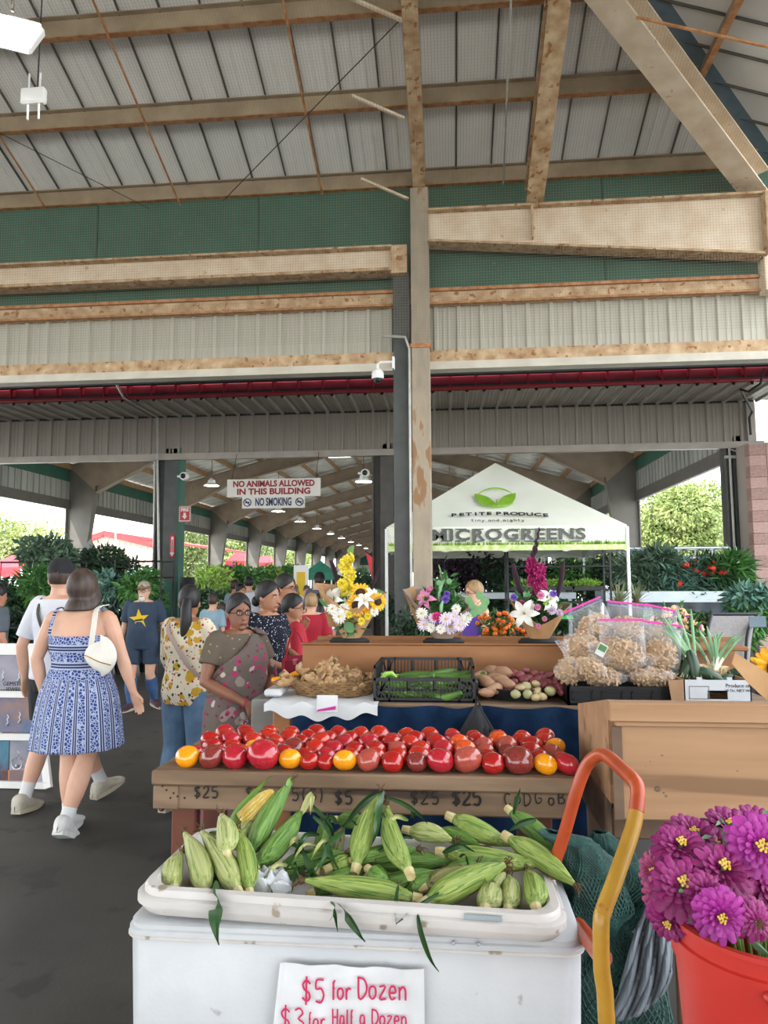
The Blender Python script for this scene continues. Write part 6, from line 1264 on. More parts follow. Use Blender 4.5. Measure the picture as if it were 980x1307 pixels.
def wrap(par,base,rim,mat,dip=.45,seed=0):
    """folded paper cone: base (u,v) and rim pixel extents; rim=(uL,vL,uR,vR,Y,vBack)"""
    (ub,vb,Y)=base; uL,vL,uR,vR,vbk=rim; B=P(ub,vb,Y); Lp,Rp=P(uL,vL,Y),P(uR,vR,Y); bk=P((uL+uR)/2,vbk,Y+.06); fr=P(ub,vb-(vb-(vL+vR)/2)*dip,Y-.09); w0=.035
    def f(a,b):
        an=a*6.2832; ca,sa=math.cos(an),math.sin(an)   # ca: x, sa<0 front
        side=(Rp if ca>0 else Lp); top=Vector((B.x+(side.x-B.x)*abs(ca)**.7*1.0, Y+.10*sa, side.z*abs(ca)**.9+(1-abs(ca)**.9)*((bk.z) if sa>0 else fr.z)))
        bot=Vector((B.x+w0*ca,Y+.03*sa,B.z)); p=bot.lerp(top,b**.85); p+=Vector((0,.006*math.sin(an*9+seed+b*5)*b,0)); return p-par.location
    return MB().grid(f,48,10,True).build('paper_wrap',mat,par,True)
def fl_c(par,u,v,Y): return P(u,v,Y)-par.location
def sunflower(par,u,v,Y,d,tx=0,tz=.1,seed=0):
    c=fl_c(par,u,v,Y); r=d/2/906*Y*1.1; R0=orient(u,v,tx,tz); m=MB(); petals(m,R0,c,[(18,r*.35,r*.66,r*.26,6),(16,r*.35,r*.58,r*.26,20)],seed); o=m.build('sunflower','petal_yellow',par)
    MB().sph((0,0,0),(r*.43,r*.43,r*.14),16,8,m=Matrix.Translation(c+R0@Vector((0,0,r*.08)))@R0.to_4x4()).build('disc','disc_brown',o,True)
def daisy(par,u,v,Y,d,mat='petal_white',cen='pollen',tx=0,tz=.2,seed=0,n=15,name='daisy'):
    c=fl_c(par,u,v,Y); r=d/2/906*Y*1.1; R0=orient(u,v,tx,tz); m=MB(); petals(m,R0,c,[(n,r*.15,r*.86,r*.30,4),(n-3,r*.15,r*.7,r*.28,18)],seed); o=m.build(name,mat,par)
    MB().sph((0,0,0),(r*.2,r*.2,r*.12),8,5,m=Matrix.Translation(c+R0@Vector((0,0,r*.1)))@R0.to_4x4()).build('centre',cen,o,True)
def lily(par,u,v,Y,d,tx=0,tz=.3,mat='petal_white',seed=0,closed=False):
    c=fl_c(par,u,v,Y); r=d/2/906*Y*1.15; R0=orient(u,v,tx,tz); m=MB(); g=random.Random(seed)
    for i in range(6):
        a=2*math.pi*i/6+g.uniform(-.1,.1); K=6; vs=[]; s_=Vector((-math.sin(a),math.cos(a),0))
        for j in range(K+1):
            k=j/K; rad=r*(.05+.95*k**1.1)*(.45 if closed else 1); z=r*(.75*k-.75*k**3 if not closed else 1.3*k)-r*.3; ww=r*.24*math.sin(math.pi*(k*.93+.05)); p=Vector((math.cos(a)*rad,math.sin(a)*rad,z)); vs+=[R0@(p-s_*ww+Vector((0,0,ww*.3)))+c,R0@p+c,R0@(p+s_*ww+Vector((0,0,ww*.3)))+c]
        m.add(vs,[(3*j+q,3*j+q+1,3*j+4+q,3*j+3+q) for j in range(K) for q in (0,1)])
    o=m.build('lily',mat,par,True); m=MB()
    for i in range(5): a=i*1.25; m.tube([R0@Vector((0,0,-r*.2))+c,R0@Vector((math.cos(a)*r*.16,math.sin(a)*r*.16,r*.5))+c],.0012,3)
    m.build('stamens','pollen',o)
def pompon(par,u,v,Y,d,mat,seed=0,name='pompon_flower'):
    c=fl_c(par,u,v,Y); r=d/2/906*Y; m=MB(); R0=orient(u,v,0,.3); petals(m,R0,c,[(12,r*.1,r*.8,r*.3,0),(12,r*.1,r*.8,r*.3,22),(10,r*.08,r*.75,r*.28,45),(8,r*.05,r*.7,r*.25,68)],seed,cup=.4); m.build(name,mat,par)
def plume(par,pts,r,mat='plume_dark',name='cockscomb_plume'):
    q=[P(*p)-par.location for p in pts]; q=[Vector(p) for p in smooth_pts([tuple(p) for p in q],4)]; n=len(q); MB().tube(q,[r*(.35+.65*math.sin(math.pi*min(.95,.12+k/(n-1)*.85))) for k in range(n)],8).build(name,mat,par,True)
def gladiolus(par,pts,mat,r,seed=0,budmat='stem_green',bud=.4):
    g=random.Random(seed); q=[P(*p)-par.location for p in pts]; q=[Vector(p) for p in smooth_pts([tuple(p) for p in q],5)]; n=len(q); o=MB().tube(q,.004,6).build('gladiolus',budmat,par,True); m=MB(); b=MB()
    for i,p in enumerate(q):
        k=i/(n-1)
        if k<1-bud:
            for _ in range(2):
                R0=orient(0,0,g.uniform(-1,1),g.uniform(-.2,.6)); petals(m,R0,p+Vector((g.uniform(-r,r)*.5,-r*.3,0)),[(6,r*.05,r*g.uniform(.8,1.0),r*.6,g.uniform(15,45))],g.random(),cup=.5)
        else: rr=r*.33*(1-(k-(1-bud))/bud*.7); d=(q[min(i+1,n-1)]-q[max(i-1,0)]).normalized(); b.tube([p,p+d*rr*2+Vector((rr*(1 if i%2 else -1)*.7,0,0)),p+d*rr*4+Vector((rr*(1 if i%2 else -1)*.9,0,0))],[rr*.6,rr,rr*.2],6)
    m.build('blooms',mat,o); 
    if b.v: b.build('buds',budmat,o,True)
def greens(par,u,v,Y,w,h,n,seed=0,mat='bouq_leaf',size=.05): c=fl_c(par,u,v,Y); o=leaf_cloud('greenery',mat,[(tuple(c),(w,.05,h))],n,size,par,seed=seed,shell=.2,droop=-.3,aspect=2.6); return o
zl_=P(560,823,4.0).z
def bq(name_u,v,Y,label):
    p=P(name_u,v,Y); p.z=zl_+.0; t=thing('wrapped_bouquet',label,'bouquet',tuple(p)); return t
YB=4.16
B1=bq(446,820,YB,'bouquet of sunflowers, white lilies and a yellow gladiolus in brown paper on the plywood bin'); wrap(B1,(448,821,YB),(403,744,494,756,748),'kraft_in',.60)
MB().add([P(404,745,YB+.05)-B1.location,P(432,748,YB+.07)-B1.location,P(440,800,YB+.05)-B1.location,P(420,800,YB+.03)-B1.location],[(0,1,2,3)]).build('paper_flap','kraft_in',B1)
greens(B1,450,775,YB,.11,.07,420,1); greens(B1,448,795,YB-.04,.07,.05,160,2)
sunflower(B1,460,757,YB-.03,26,.1,.3,1); sunflower(B1,455,773,YB-.08,27,0,.1,2); sunflower(B1,482,768,YB-.06,22,.5,.2,3)
lily(B1,422,764,YB-.05,32,-.7,.4,seed=1); lily(B1,437,758,YB-.02,30,-.1,.6,seed=2); lily(B1,464,765,YB-.10,24,.1,.9,seed=3); lily(B1,476,760,YB-.05,24,.7,.6,seed=4)
daisy(B1,433,787,YB-.11,18,seed=1); daisy(B1,424,777,YB-.09,14,seed=2); daisy(B1,439,777,YB-.09,15,seed=3); pompon(B1,445,785,YB-.1,12,'glad_yellow',1); pompon(B1,461,793,YB-.11,12,'glad_yellow',2); pompon(B1,469,787,YB-.1,11,'glad_yellow',3); pompon(B1,468,779,YB-.09,10,'petal_yellow',4); daisy(B1,477,781,YB-.08,12,seed=6)
gladiolus(B1,[(444,765,YB),(446,740,YB),(443,725,YB-.01),(445,710,YB-.01),(449,699,YB-.01)],'glad_yellow',.042,1,bud=.25); pompon(B1,436,745,YB-.05,16,'glad_yellow',8,name='yellow_bloom')
plume(B1,[(434,755,YB+.02),(428,733,YB+.02),(424,720,YB+.02),(421,715,YB+.02)],.014); plume(B1,[(474,752,YB+.02),(480,736,YB+.02),(484,726,YB+.02)],.010)
bigleaf(B1,470,757,YB-.02,.10,.03,(1,0,-.1)); bigleaf(B1,440,795,YB-.13,.07,.03,(.6,-.1,-.6)); bigleaf(B1,418,775,YB-.09,.07,.012,(-.6,0,.6))
B2=bq(566,820,YB,'bouquet of lilac daisies, pink lily and eucalyptus in brown paper, in front of the pillar'); wrap(B2,(566,822,YB),(514,752,604,768,752),'kraft_grey',.42,2)
MB().add([P(514,753,YB+.05)-B2.location,P(528,748,YB+.06)-B2.location,P(545,800,YB+.03)-B2.location,P(533,800,YB+.02)-B2.location],[(0,1,2,3)]).build('paper_flap','kraft_in',B2)
greens(B2,562,772,YB,.12,.08,460,5); greens(B2,568,752,YB,.05,.07,100,6)
for i,(u,v,d,mt) in enumerate(((541,797,16,'petal_lilac'),(553,789,13,'petal_lilac'),(569,790,17,'petal_lilac'),(574,800,18,'petal_lilac'),(590,792,17,'petal_white'),(586,798,15,'petal_lilac'),(538,783,15,'petal_white'),(582,777,12,'petal_white'),(562,803,12,'petal_white'),(597,787,12,'petal_white'),(550,801,12,'petal_white'),(579,787,13,'petal_lilac'))): daisy(B2,u,v,YB-.1-.02*(i%3),d,mt,seed=i)
pompon(B2,557,787,YB-.12,15,'petal_hot',3,name='pink_carnation'); pompon(B2,560,793,YB-.12,9,'petal_violet',4,name='violet_bloom'); lily(B2,542,763,YB-.05,28,-.6,.4,'petal_pink',1); lily(B2,547,757,YB-.03,18,.2,.9,'petal_pink',2,True)
plume(B2,[(563,782,YB-.12),(563,774,YB-.12),(565,767,YB-.11)],.010,'onion_leaf','lily_bud'); plume(B2,[(560,768,YB-.05),(562,750,YB-.05),(568,738,YB-.05)],.011,'onion_leaf','lily_bud'); gladiolus(B2,[(560,760,YB),(564,740,YB),(560,722,YB)],'petal_violet',.02,3,bud=.7); pompon(B2,568,765,YB-.09,13,'petal_violet',6,name='violet_bloom'); pompon(B2,570,758,YB-.08,10,'petal_violet',7,name='violet_bloom')
for i,(u,v,d) in enumerate(((598,766,10),(612,760,10),(619,768,11),(610,779,11),(604,783,10),(617,775,10),(597,790,9),(602,773,9),(560,744,7),(573,742,7))): c=fl_c(B2,u,v,YB-.1); MB().sph(c,(d/2*.0046,.0015,d/2*.0048),12,6).build('eucalyptus_leaf','euc',B2,True)
MB().tube([fl_c(B2,590,785,YB-.09),fl_c(B2,605,775,YB-.095),fl_c(B2,618,762,YB-.095)],.002,4).build('twig','stem_green',B2)
B3=bq(688,820,YB,'brown-wrapped bouquet with a tall magenta gladiolus and white lily, at the right'); wrap(B3,(688,823,YB),(650,765,728,770,765),'kraft_in',.45,4)
greens(B3,690,775,YB,.10,.07,400,8); greens(B3,668,762,YB,.04,.06,70,9)
gladiolus(B3,[(684,770,YB),(682,745,YB),(680,722,YB),(683,700,YB),(688,676,YB)],'glad_magenta',.04,5,budmat='plume_dark',bud=.42); gladiolus(B3,[(689,770,YB),(689,745,YB-.02),(686,722,YB-.01)],'glad_magenta',.038,6,bud=.05)
plume(B3,[(667,768,YB+.02),(661,745,YB+.02),(656,727,YB+.02),(655,719,YB+.02)],.016); plume(B3,[(710,765,YB+.02),(716,740,YB+.02),(719,717,YB+.02)],.015)
lily(B3,668,783,YB-.12,34,-.3,.1,seed=5); lily(B3,702,765,YB-.08,28,.5,.4,seed=6); lily(B3,672,765,YB-.04,20,0,.8,'onion_leaf',7,True); daisy(B3,677,773,YB-.08,12,seed=9); 
for i,(u,v,d,mt) in enumerate(((656,762,11,'petal_violet'),(706,758,11,'petal_violet'),(666,771,12,'glad_magenta'),(690,760,12,'petal_pink'),(686,775,10,'petal_pink'),(695,790,8,'petal_pink'),(687,799,8,'petal_pink'),(704,779,14,'petal_lilac'),(714,782,11,'petal_lilac'),(697,770,9,'sprout'))): pompon(B3,u,v,YB-.1,d,mt,i,name='small_bloom')
for (u,name) in ((446,'left'),(566,'middle'),(688,'right')):
    p=P(u,820,YB); t=thing('bouquet_holder','black oval holder under the %s wrapped bouquet'%name,'holder',(p.x,YB,zl_+.0085-.014)); MB().lathe([(0,0),(.115,0),(.12,.012),(.10,.03),(0,.03)],20,m=Matrix.Diagonal((1,.55,1,1))).build('dish','black_soft',t,True)
# kraft wrapped bouquet at the right edge, on the cabinet
p=P(975,880,2.62); t=thing('wrapped_sunflowers','open brown paper wrap with yellow sunflower petals at the right edge, on the cabinet','bouquet',(p.x,2.62,zt+.004)); 
Q_=[P(938,833,2.5),P(934,847,2.5),P(955,872,2.5),P(982,897,2.5),P(1050,900,2.5),P(1050,880,2.5),P(1000,872,2.5)]; pk=MB().poly([q-t.location for q in Q_],.004,1); pk.build('paper_wrap','kraft_in',t); Q_=[P(1045,835,2.62),P(1045,900,2.62),P(985,885,2.62),P(958,843,2.62)]; MB().poly([q-t.location for q in Q_],.004,1).build('paper_wrap','kraft_in',t)
sunflower(t,994,854,2.55,56,-.3,.3,4); sunflower(t,1022,842,2.58,50,0,.3,5)
# ================================================================ CHAIR BEHIND
pm('chair_mesh','#8f8a88','#9c9796',scale=60,rough=.8); pm('chair_frame','#23282d',rough=.4)
c=P(930,850,5.4); t=thing('sling_chair','grey sling garden chair with a dark metal frame, right of the spring onions','chair',(c.x,5.4,0),R(0))
pa=lambda u,v,Y: P(u,v,Y)-t.location
zs2=.45; m=MB()
for (u0,u1) in ((900,912),(952,968)):
    pts=[pa(u1-4 if u0<930 else u1,784,5.75),pa(u0+3,805,5.65),pa(u0,840,5.5),pa(u0-0,870,5.4)]; q=pts[-1]; m.tube(smooth_pts([tuple(p_) for p_ in pts]+[(q.x,q.y,zs2)],3),.014,8)
m.tube([pa(908,784,5.75),pa(968,784,5.75)],.014,8); m.build('back_frame','chair_frame',t,True)
MB().grid(lambda u,v: pa(908-6*v+(56-2*v)*u,786+85*v,5.74-.32*v)+Vector((0,.03*math.sin(v*3.1),0)),8,12).build('backrest','chair_mesh',t,True)
m=MB(); m.tube([pa(900,838,5.5),pa(880,834,5.2),pa(862,826,5.0)],.014,8).tube([pa(862,826,5.0),pa(860,845,5.0),(pa(860,845,5.0).x,-.4,0)],.012,8); m.build('armrest','chair_frame',t,True)
x0_,x1_=pa(900,850,5.4).x,pa(966,850,5.4).x; MB().bbox(x0_,x1_,-.4,.08,.43,.45,.008).build('seat','chair_mesh',t)
for x in (x0_,x1_):
    for y in (-.38,.2): MB().tube([(x,y,0),(x,y*.9,.44)],.012,6).build('leg','chair_frame',t)
p=P(968,792,5.5); t=thing('name_plate','small blue lettered plate hanging on the sling chair back','plate',(p.x,5.52,p.z)); MB().bbox(-.06,.06,-.004,.004,-.05,.03,.002).build('plate','flashing',t)
# ================================================================ PEOPLE
pm('skin_fair','#c99a80','#d3a78e',scale=6,rough=.55); pm('skin_tan','#a9765a','#b5826a',scale=6,rough=.55); pm('skin_brown','#7c4f39','#885a43',scale=6,rough=.5); pm('skin_light_brown','#9c6c50','#a8795c',scale=6,rough=.5)
pm('hair_black','#0d0c0d','#191718',scale=30,rough=.55,stretch=(1,1,.1),bump=.6); pm('hair_brown','#2c211c','#463529',scale=30,rough=.55,stretch=(1,1,.08),bump=.6); pm('hair_blond','#a08258','#7d6240',scale=30,rough=.5,stretch=(1,1,.2)); pm('hair_white','#c8c4be',rough=.8); pm('hair_grey','#8a7f74','#a0958a',scale=30,rough=.6)
pm('tee_white','#c9cbd4','#d4d6dc',scale=5,rough=.85,bump=.15,bscale=8); pm('black_cloth','#141417','#1b1b1f',scale=8,rough=.85,bump=.2,bscale=9); pm('navy_cloth','#28374a','#2f4054',scale=6,rough=.85,bump=.2,bscale=8); pm('jeans','#4a6480','#5b7894',scale=8,rough=.85,bump=.2,bscale=9); pm('red_cloth','#9c1128','#ab1830',scale=6,rough=.8,bump=.2,bscale=9); pm('purple_cloth','#5a3aa0','#6646ac',scale=6,rough=.8); pm('paleblue_cloth','#7f9cac','#8fabb9',scale=6,rough=.85); pm('grey_cloth','#4c545c','#59616a',scale=6,rough=.85); pm('white_leather','#d2cec4','#dcd8ce',scale=8,rough=.45); pm('sock_white','#cfcfcf',rough=.9); pm('sock_blue','#33507c','#44618c',scale=9,rough=.9); pm('sock_grey','#8a8f96',rough=.9); pm('shoe_white','#c8c8c4','#d6d6d2',scale=20,rough=.6); pm('shoe_grey','#a9a493','#c3beae',scale=16,rough=.7); pm('sole','#b8b09a',rough=.8); pm('shoe_dark','#3a2430','#4a3440',scale=10,rough=.7); pm('cap_brown','#6a5034','#7d6142',scale=14,rough=.8); pm('eye_white','#d8d4d0',rough=.3); pm('lips','#8c4640',rough=.5); pm('strap_olive','#3a3d33',rough=.8); pm('strap_pink','#a8958c',rough=.8); pm('star_yellow','#d8b41c',rough=.8); pm('gold','#b8862a',rough=.3,metal=.8); pm('denim_dark','#22304a','#2a3a56',scale=6,rough=.9)
voro_mat('floral','#d2c8b0',[('#b8922c',9,.30,0),('#b8922c',6,.22,3.1),('#a02030',26,.20,1.2),('#1f4a30',17,.20,5.5),('#a8283c',30,.15,8.1)])
voro_mat('sari','#655a54',[('#8c8078',7,.25,0),('#a03860',13,.26,2.2),('#b8a8a0',10,.20,2.25),('#7a2848',22,.2,7.7)])
voro_mat('sari_blouse','#5e5348',[('#9a8a60',24,.13,0)]); voro_mat('polka','#10131f',[('#b8bcc8',42,.20,0),('#8a90a8',55,.15,4.4)]); voro_mat('pink_bag','#8c2a3c',[('#b46a70',14,.3,0),('#6a1424',20,.2,3)])
def dress_mat():
    m=bpy.data.materials.new('dress_print'); m.use_nodes=True; nt=m.node_tree; L=nt.links; b=nt.nodes['Principled BSDF']; b.inputs['Roughness'].default_value=.85
    tc=nt.nodes.new('ShaderNodeTexCoord'); sx=nt.nodes.new('ShaderNodeSeparateXYZ'); L.new(tc.outputs['Object'],sx.inputs[0])
    at=nt.nodes.new('ShaderNodeMath'); at.operation='ARCTAN2'; L.new(sx.outputs[0],at.inputs[0]); L.new(sx.outputs[1],at.inputs[1])
    mu=nt.nodes.new('ShaderNodeMath'); mu.operation='MULTIPLY'; mu.inputs[1].default_value=20/6.28318; L.new(at.outputs[0],mu.inputs[0])
    zz=nt.nodes.new('ShaderNodeMath'); zz.operation='MULTIPLY'; zz.inputs[1].default_value=9.0; L.new(sx.outputs[2],zz.inputs[0])
    gt=nt.nodes.new('ShaderNodeMath'); gt.operation='GREATER_THAN'; gt.inputs[1].default_value=1.0; L.new(sx.outputs[2],gt.inputs[0])
    mxv=nt.nodes.new('ShaderNodeMix'); L.new(gt.outputs[0],mxv.inputs[0]); L.new(mu.outputs[0],mxv.inputs[2]); L.new(zz.outputs[0],mxv.inputs[3])
    fr=nt.nodes.new('ShaderNodeMath'); fr.operation='FRACT'; L.new(mxv.outputs[0],fr.inputs[0])
    r=nt.nodes.new('ShaderNodeValToRGB'); r.color_ramp.interpolation='CONSTANT'; e=r.color_ramp.elements
    e[0].position=0; e[0].color=(0,0,0,1); e[1].position=.56; e[1].color=(1,1,1,1)
    for p,c in ((.64,.3),(.74,1),(.80,.3),(.9,1)): x=e.new(p); x.color=(c,c,c,1)
    L.new(fr.outputs[0],r.inputs[0])
    v=nt.nodes.new('ShaderNodeTexVoronoi'); v.feature='DISTANCE_TO_EDGE'; v.inputs['Scale'].default_value=52; L.new(tc.outputs['Object'],v.inputs['Vector']); v2=nt.nodes.new('ShaderNodeValToRGB'); v2.color_ramp.elements[0].position=.06; v2.color_ramp.elements[1].position=.12; v2.color_ramp.elements[0].color=H('#a9b4cc')+(1,); v2.color_ramp.elements[1].color=H('#233c80')+(1,); L.new(v.outputs['Distance'],v2.inputs[0])
    r2=nt.nodes.new('ShaderNodeValToRGB'); r2.color_ramp.elements[0].color=H('#17265a')+(1,); r2.color_ramp.elements[0].position=.3; r2.color_ramp.elements[1].color=H('#aab2c6')+(1,); r2.color_ramp.elements[1].position=.9; L.new(r.outputs[0],r2.inputs[0])
    gz=nt.nodes.new('ShaderNodeMath'); gz.operation='GREATER_THAN'; gz.inputs[1].default_value=.1; L.new(r.outputs[0],gz.inputs[0])
    mx=nt.nodes.new('ShaderNodeMix'); mx.data_type='RGBA'; L.new(gz.outputs[0],mx.inputs[0]); L.new(v2.outputs[0],mx.inputs[6]); L.new(r2.outputs[0],mx.inputs[7]); L.new(mx.outputs[2],b.inputs['Base Color']); M['dress_print']=m
dress_mat()
def rings(m,rs,n=20,sq=1.0):
    vs=[]
    for (cx,cy,z,rx,ry) in rs:
        for k in range(n):
            a=2*math.pi*k/n; c,s=math.cos(a),math.sin(a); c=math.copysign(abs(c)**sq,c); s=math.copysign(abs(s)**sq,s); vs.append((cx+c*rx,cy+s*ry,z))
    N=len(rs); return m.add(vs,[(i*n+k,i*n+(k+1)%n,(i+1)*n+(k+1)%n,(i+1)*n+k) for i in range(N-1) for k in range(n)]+[tuple(range(n))[::-1],tuple((N-1)*n+k for k in range(n))])
def vox(o,s,it=3):
    r=o.modifiers.new('r','REMESH'); r.mode='VOXEL'; r.voxel_size=s; r.use_smooth_shade=True
    if it: q=o.modifiers.new('q','SMOOTH'); q.iterations=it; q.factor=.5
    return o
def seg(a,b,r0,r1,bul=0,n=6):
    a,b=Vector(a),Vector(b); return [a.lerp(b,i/(n-1)) for i in range(n)],[r0+(r1-r0)*i/(n-1)+bul*math.sin(math.pi*min(1,i/(n-1)*1.25)) if i/(n-1)<.8 else r0+(r1-r0)*i/(n-1) for i in range(n)]
def hand(m,w,d,palm,fr=.0085,curl=.5):
    """palm and five fingers from wrist w along d; palm = direction the palm faces"""
    d=Vector(d).normalized(); pn=Vector(palm); pn=(pn-d*pn.dot(d)).normalized(); s=d.cross(pn); w=Vector(w)
    m.tube([w-d*.02,w+d*.015,w+d*.05,w+d*.082],[(.020,.024),(.016,.036),(.015,.042),(.011,.038)],10,up=pn)
    for i,(o,l) in enumerate(((-.031,.062),(-.0105,.072),(.0105,.068),(.031,.052))):
        b=w+d*.078+s*o; c1=d*math.cos(curl*.5)+pn*math.sin(curl*.5); c2=d*math.cos(curl*1.3)+pn*math.sin(curl*1.3); c3=d*math.cos(curl*2)+pn*math.sin(curl*2)
        p1=b+c1*l*.45; p2=p1+c2*l*.32; p3=p2+c3*l*.25; m.tube([b-d*.012,b,p1,p2,p3],[fr,fr,fr*.95,fr*.88,fr*.6],7)
    t0=w+d*.02-s*.03; t1=t0+(d*.7-s*.6+pn*.3).normalized()*.038; t2=t1+(d*.9-s*.1+pn*.4).normalized()*.03; m.tube([t0,t1,t2],[.012,.010,.007],7)
def human(label,px,Y,H_,rz,skin='skin_fair',bw=1.0,arms=None,legs=None,head=0,hair=('short','hair_black'),top=None,bottom=None,shoes=None,socks=None,glasses=None,voxel=.008,face=True,lean=(0,0),belly=0,female=False,hz=0,tilt=0):
    """a person facing -Y in its own frame, built at 1.70 m and scaled; returns the root"""
    base=P(px,800,Y); t=thing('person',label,'person',(base.x,Y,0),R(rz)); sc=H_/1.70; t.scale=(sc,sc,sc)
    lx,ly=lean; sh=.165*bw*(.94 if female else 1.0); hp=.10*bw; cz=1.39
    def ax(z): k=max(0,(z-.9)/.5); return lx*k,ly*k
    AR={'L':((sh+.055*bw,.03,1.10),(sh+.075*bw,-.05,.86)),'R':((-sh-.055*bw,.03,1.10),(-sh-.075*bw,-.05,.86))}
    if arms: AR.update(arms)
    LG={'L':((hp,-.01,.48),(hp,.03,.075)),'R':((-hp,-.01,.48),(-hp,.03,.075))}
    if legs: LG.update(legs)
    def torso(off,z0,z1,m,wst=0):
        prof=[(.80,.155,.105),(.88,.172,.118),(.96,.165,.115),(1.06,.138+(.0 if female else .008),.102),(1.14,.140,.105),(1.24,.155,.115 if not female else .128),(1.32,.160,.108),(1.385,.160,.092),(1.425,.125,.075),(1.45,.075,.062)]
        rs=[]
        for z,rx,ry in prof:
            if z<z0-.0001 or z>z1+.0001: continue
            bl=belly*math.exp(-((z-1.06)/.13)**2); x,y=ax(z); rs.append((x,y-bl*.5,z,rx*bw+off,ry*(.5+.5*bw)+off+bl*.6))
        return rings(m,rs,22,.9)
    Hd=Vector((lx*1.05,ly*1.05-.012,1.485)); MH=Matrix.Translation(Hd)@Matrix.Rotation(R(head),4,'Z')@Matrix.Rotation(R(tilt),4,'X')
    m=MB(); torso(0,.80,1.45,m)
    x,y=ax(1.42); m.tube([(x,y+.012,1.38),(lx*1.03,ly*1.03+.008,1.46),(Hd.x,Hd.y+.005,1.52)],[.062,.054,.054] if not female else [.056,.046,.047],12)
    # head: rings in head space
    hm=MB(); rings(hm,[(0,-.035,-.035,.022,.02),(0,-.03,-.025,.042,.045),(0,-.018,.0,.058,.068),(0,-.008,.035,.067,.082),(0,.0,.08,.073,.092),(0,.004,.12,.075,.096),(0,.006,.155,.070,.09),(0,.008,.185,.056,.073),(0,.01,.205,.034,.045),(0,.01,.214,.008,.01)],20)
    hm.tube([(0,-.086,.082),(0,-.102,.055),(0,-.108,.042),(0,-.09,.036)],[.008,.011,.013,.008],8); hm.sph((0,-.088,.012),(.026,.012,.009),8,5); hm.tube([(-.045,-.078,.098),(0,-.092,.094),(.045,-.078,.098)],.008,6); hm.sph((0,-.072,-.02),(.022,.02,.016),8,6)
    for s in ((-1,1) if hair[0]!='bob' else ()): hm.sph((s*.076,.012,.068),(.010,.018,.028),8,6)
    m.add([MH@Vector(p) for p in hm.v],hm.f)
    for sd,sg in (('L',1),('R',-1)):
        S0=Vector((sg*sh+lx,ly,cz)); E,W=[Vector(q) for q in AR[sd][:2]]
        p1,r1=seg(S0,E,.050*(.6+.4*bw),.038*(.6+.4*bw),.004); p2,r2=seg(E,W,.038*(.6+.4*bw),.025,.006); m.sph(S0-Vector((sg*.012,0,.01)),.056*(.6+.4*bw),12,8); m.tube(p1+p2[1:],r1+r2[1:],12)
        hd=AR[sd][2] if len(AR[sd])>2 else (W-E); pl=AR[sd][3] if len(AR[sd])>3 else (-sg,0,0); hand(m,W+(W-E).normalized()*.008,hd,pl,curl=AR[sd][4] if len(AR[sd])>4 else .45)
        K,A=[Vector(q) for q in LG[sd][:2]]; Hp=Vector((sg*hp*.95,0,.88)); fb=.55+.45*bw
        p1,r1=seg(Hp,K,.088*fb,.056*fb,.003); p2,r2=seg(K,A,.053*fb,.037,.014*fb,8); m.tube(p1+p2[1:],r1+r2[1:],14)
        toe=Vector(LG[sd][2]) if len(LG[sd])>2 else Vector((sg*.15,-1,-.0)); toe.normalize(); m.tube([A+Vector((0,.0,.02)),A+Vector((0,0,-.03))+toe*-.02,A+toe*.08+Vector((0,0,-.045)),A+toe*.16+Vector((0,0,-.055))],[.036,.036,.034,.022],10,flat=1.1)
    b=vox(m.build('body',skin,t,True),voxel)
    if face:
        for s in (-1,1):
            e=MB(); e.sph(MH@Vector((s*.030,-.086,.083)),(.0105,.006,.0052),8,6); e=e.build('eye','eye_white',t,True); MB().sph(MH@Vector((s*.030,-.0905,.083)),(.0048,.003,.0048),8,5).build('iris','hair_black',e,True)
            MB().tube([MH@Vector((s*.014,-.097,.100)),MH@Vector((s*.030,-.097,.106)),MH@Vector((s*.050,-.085,.100))],.0035,5).build('eyebrow',hair[1],t,True)
        MB().tube([MH@Vector((-.024,-.096,.013)),MH@Vector((0,-.103,.014)),MH@Vector((.024,-.096,.013))],[.003,.0065,.003],6).build('lips','lips',t,True)
    # hair
    st,hmt=hair[0],hair[1]; fa={'short':24,'crop':30,'bob':20,'long':20,'bun':26,'braid':26,'tail':26}[st]
    def hf(a,b):
        an=(a-.5)*2*math.pi      # 0 = back, +-pi = front
        fr=abs(an)/math.pi; lim=-38+ (fa+38)*max(0,(fr-.45)/.55)**.7 if fr>.45 else -38-4*(.45-fr)
        ta=1.17 if st=='bob' else 1.10 if st=='long' else 1.06; rx,ry,rz_=.0755*ta+.004,.098*ta+.004,.100*ta+.006
        kb=b/.55 if (st in ('bob','long') and fr<(.82 if st=='bob' else .70)) else b
        el=R(90-(90-lim)*min(1,kb)); p=Vector((rx*math.cos(el)*math.sin(an),.006+ry*math.cos(el)*math.cos(an),.115+rz_*math.sin(el)))
        if st in ('bob','long') and fr<(.82 if st=='bob' else .70) and kb>1:
            dz=(kb-1)/(1/.55-1); ln=(.085 if st=='bob' else .26); q=1+.20*math.sin(dz*1.9) if st=='bob' else 1+.12*dz; p=Vector((p.x*q+ (math.sin(an)*.012*dz),p.y*q+.012*dz,p.z-ln*dz))
        p*= 1; p+=Vector((0,0,0)); p=Vector((p.x*(1+.012*math.sin(an*23)),p.y*(1+.012*math.sin(an*23)),p.z)); return MH@p
    hm=MB(); hm.grid(hf,44,16,True); ho=hm.build('hair',hmt,t,True); sm_=ho.modifiers.new('s','SOLIDIFY'); sm_.thickness=.014; sm_.offset=-1
    if st=='bun': MB().sph(MH@Vector((0,.115,.05)),(.045,.035,.045),12,8).build('hair_bun',hmt,ho,True)
